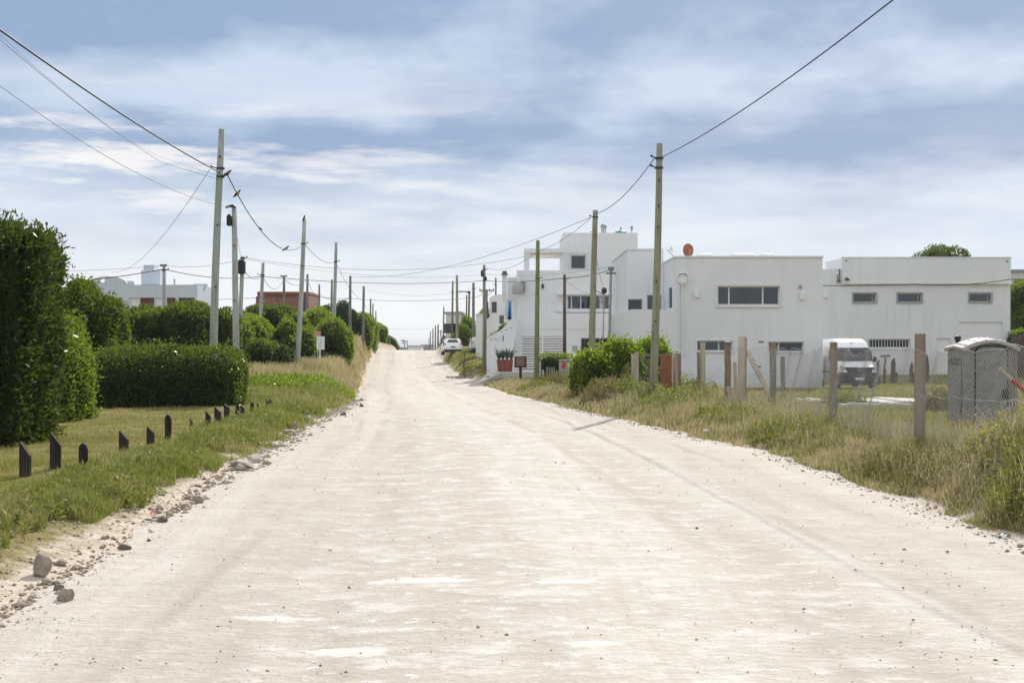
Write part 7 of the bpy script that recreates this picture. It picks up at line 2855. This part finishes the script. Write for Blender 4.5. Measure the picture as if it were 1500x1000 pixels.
# rough uncut strip along the left of the road
grass('verge_grass', 'rough green grass on the left road verge', 'verge', 170000, lambda y: np.maximum(xl_(y) - 3.4, -.385 * y - .3), xl_, 9.0, 62,
      lambda x, y, t: (.06 + .16 * n2(x, y, 1.1, 44) ** 1.4 + .16 * n2(x, y, 3.6, 64) ** 3) * np.clip(.5 + t * .6, .5, 1.15) * np.clip(1.75 - t * .52, .22, 1.1) + .0009 * y,
      102, keep=lambda x, y, t: keep_l(x, y, t) & (t < 2.6 - 1.2 * n2(x, y, .7, 45)), ypow=1.8, lean=(.2, .95), seeds=1500)
# tall dry grass on the bank
grass('dry_grass', 'tall straw-coloured grass on the left bank before the crest', 'tall', 120000, lambda y: xl_(y) - 13, xl_, 54, 150,
      lambda x, y, t: (.30 + .40 * n2(x, y, .45, 46)) * sstep(52, 66, y) * np.clip(.35 + .4 * t, .35, 1), 103, wk=.00042, ypow=1.5,
      keep=lambda x, y, t: (t > .25 + .3 * (n2(x, y, .8, 48) - .5)), lean=(.05, .5), seeds=9000)
grass('meadow_grass', 'green and straw meadow between the lawn and the tall dry grass', 'verge', 90000, lambda y: np.maximum(-.39 * y, xl_(y) - 16), xl_, 42, 72,
      lambda x, y, t: .10 + .22 * n2(x, y, .5, 49), 104, wk=.0004, ypow=1.5, keep=lambda x, y, t: (t > .3 + .4 * (n2(x, y, .8, 50) - .5)), lean=(.1, .7), seeds=1500)
# right verge weeds and lot
keep_r = lambda x, y, t: (t > .10 + .45 * (n2(x, y, 1.1, 51) - .5)) & (n2(x, y, 1.8, 52) + .8 * np.clip(t, 0, 1.2) > .26)
grass('verge_weeds', 'weedy grass along the right road verge and fence line', 'weed', 205000, xr_, lambda y: np.minimum(np.maximum(xr_(y) + 3.6, 8.0), .40 * y + 2.5), 12.2, 60,
      lambda x, y, t: (.08 + .30 * n2(x, y, .9, 53) ** 1.5 + .22 * n2(x, y, 3.2, 65) ** 3) * np.clip(.30 + .7 * t, .30, 1.15) + .0014 * y, 105, keep=keep_r, ypow=1.7, lean=(.1, .85), seeds=11000)
grass('lot_grass', 'green grass of the open lot behind the fence', 'lot', 210000, lambda y: np.maximum(6.6, xr_(y) + 3.2), lambda y: .42 * y + 5, 17.5, 95,
      lambda x, y, t: .08 + .16 * n2(x, y, .35, 54) * sstep(44, 30, y) + .05 * n2(x, y, .8, 55), 106, ypow=1.6, lean=(.15, .8), wk=.0005,
      keep=lambda x, y, t: ~((y > 40.3) & (y < 46.8) & (x > XX(1160, 44)) & (x < XX(1388, 44)) & ~((y > 41) & (y < 43))) & ~((x > 9.3) & (x < 10.6) & (y > 29.4) & (y < 30.9)) & ~((x > 16.1) & (x < 18.1) & (y > 70) & (y < 76)) & ~((y > 72.9) & (x < 16.0)))
grass('house_grass', 'grass strip in front of the white houses', 'park', 90000, lambda y: xr_(y), lambda y: xr_(y) + 9, 58, 135,
      lambda x, y, t: .06 + .08 * n2(x, y, .4, 56), 107, ypow=1.3, wk=.0006, keep=lambda x, y, t: (t > .2 + .4 * (n2(x, y, .8, 57) - .5)) & ~((y > 88) & (y < 99) & (x > -2.6)) & ~((y > 72.9) & (y < 90) & (x > 6.0)), lean=(.1, .7))
grass('straw_tufts', 'straw tufts at the road edge before the picket fence', 'tall', 14000, xr_, lambda y: xr_(y) + 3.2, 54, 86,
      lambda x, y, t: .12 + .35 * n2(x, y, .5, 58) * np.clip(t, 0, 1), 108, ypow=1.2, wk=.0006, keep=lambda x, y, t: t > .25, lean=(.05, .6), seeds=2500)

# loose tall stalks standing over the right verge
grass('dry_stalks', 'tall dry stalks along the fence on the right verge', 'tall', 15000, lambda y: xr_(y) + .35, lambda y: np.minimum(np.maximum(xr_(y) + 3.4, 7.6), .385 * y + .3), 13, 58,
      lambda x, y, t: (.22 + .55 * n2(x, y, .7, 59)) * np.clip(.4 + .5 * t, .4, 1), 109, wk=.00030, wmin=.0035, ypow=1.7, keep=lambda x, y, t: n2(x, y, .9, 60) > .42, lean=(.05, .75), seeds=9000)
# ------------------------------------------------------------------ thin sea haze
mb = MB()
mb.box(-6900, 6900, -60, 6300, -10.8, 12.6)
hm = bpy.data.materials.new('thin_haze')
hm.use_nodes = True
hm.node_tree.nodes.clear()
o_ = hm.node_tree.nodes.new('ShaderNodeOutputMaterial')
v_ = hm.node_tree.nodes.new('ShaderNodeVolumePrincipled')
v_.inputs['Color'].default_value = (.88, .92, .96, 1)
v_.inputs['Density'].default_value = .0002
hm.node_tree.links.new(v_.outputs[0], o_.inputs['Volume'])
hz_ = mb.build('haze', hm)
tag(hz_, 'thin pale sea haze over the road and houses', None, None, 'stuff')
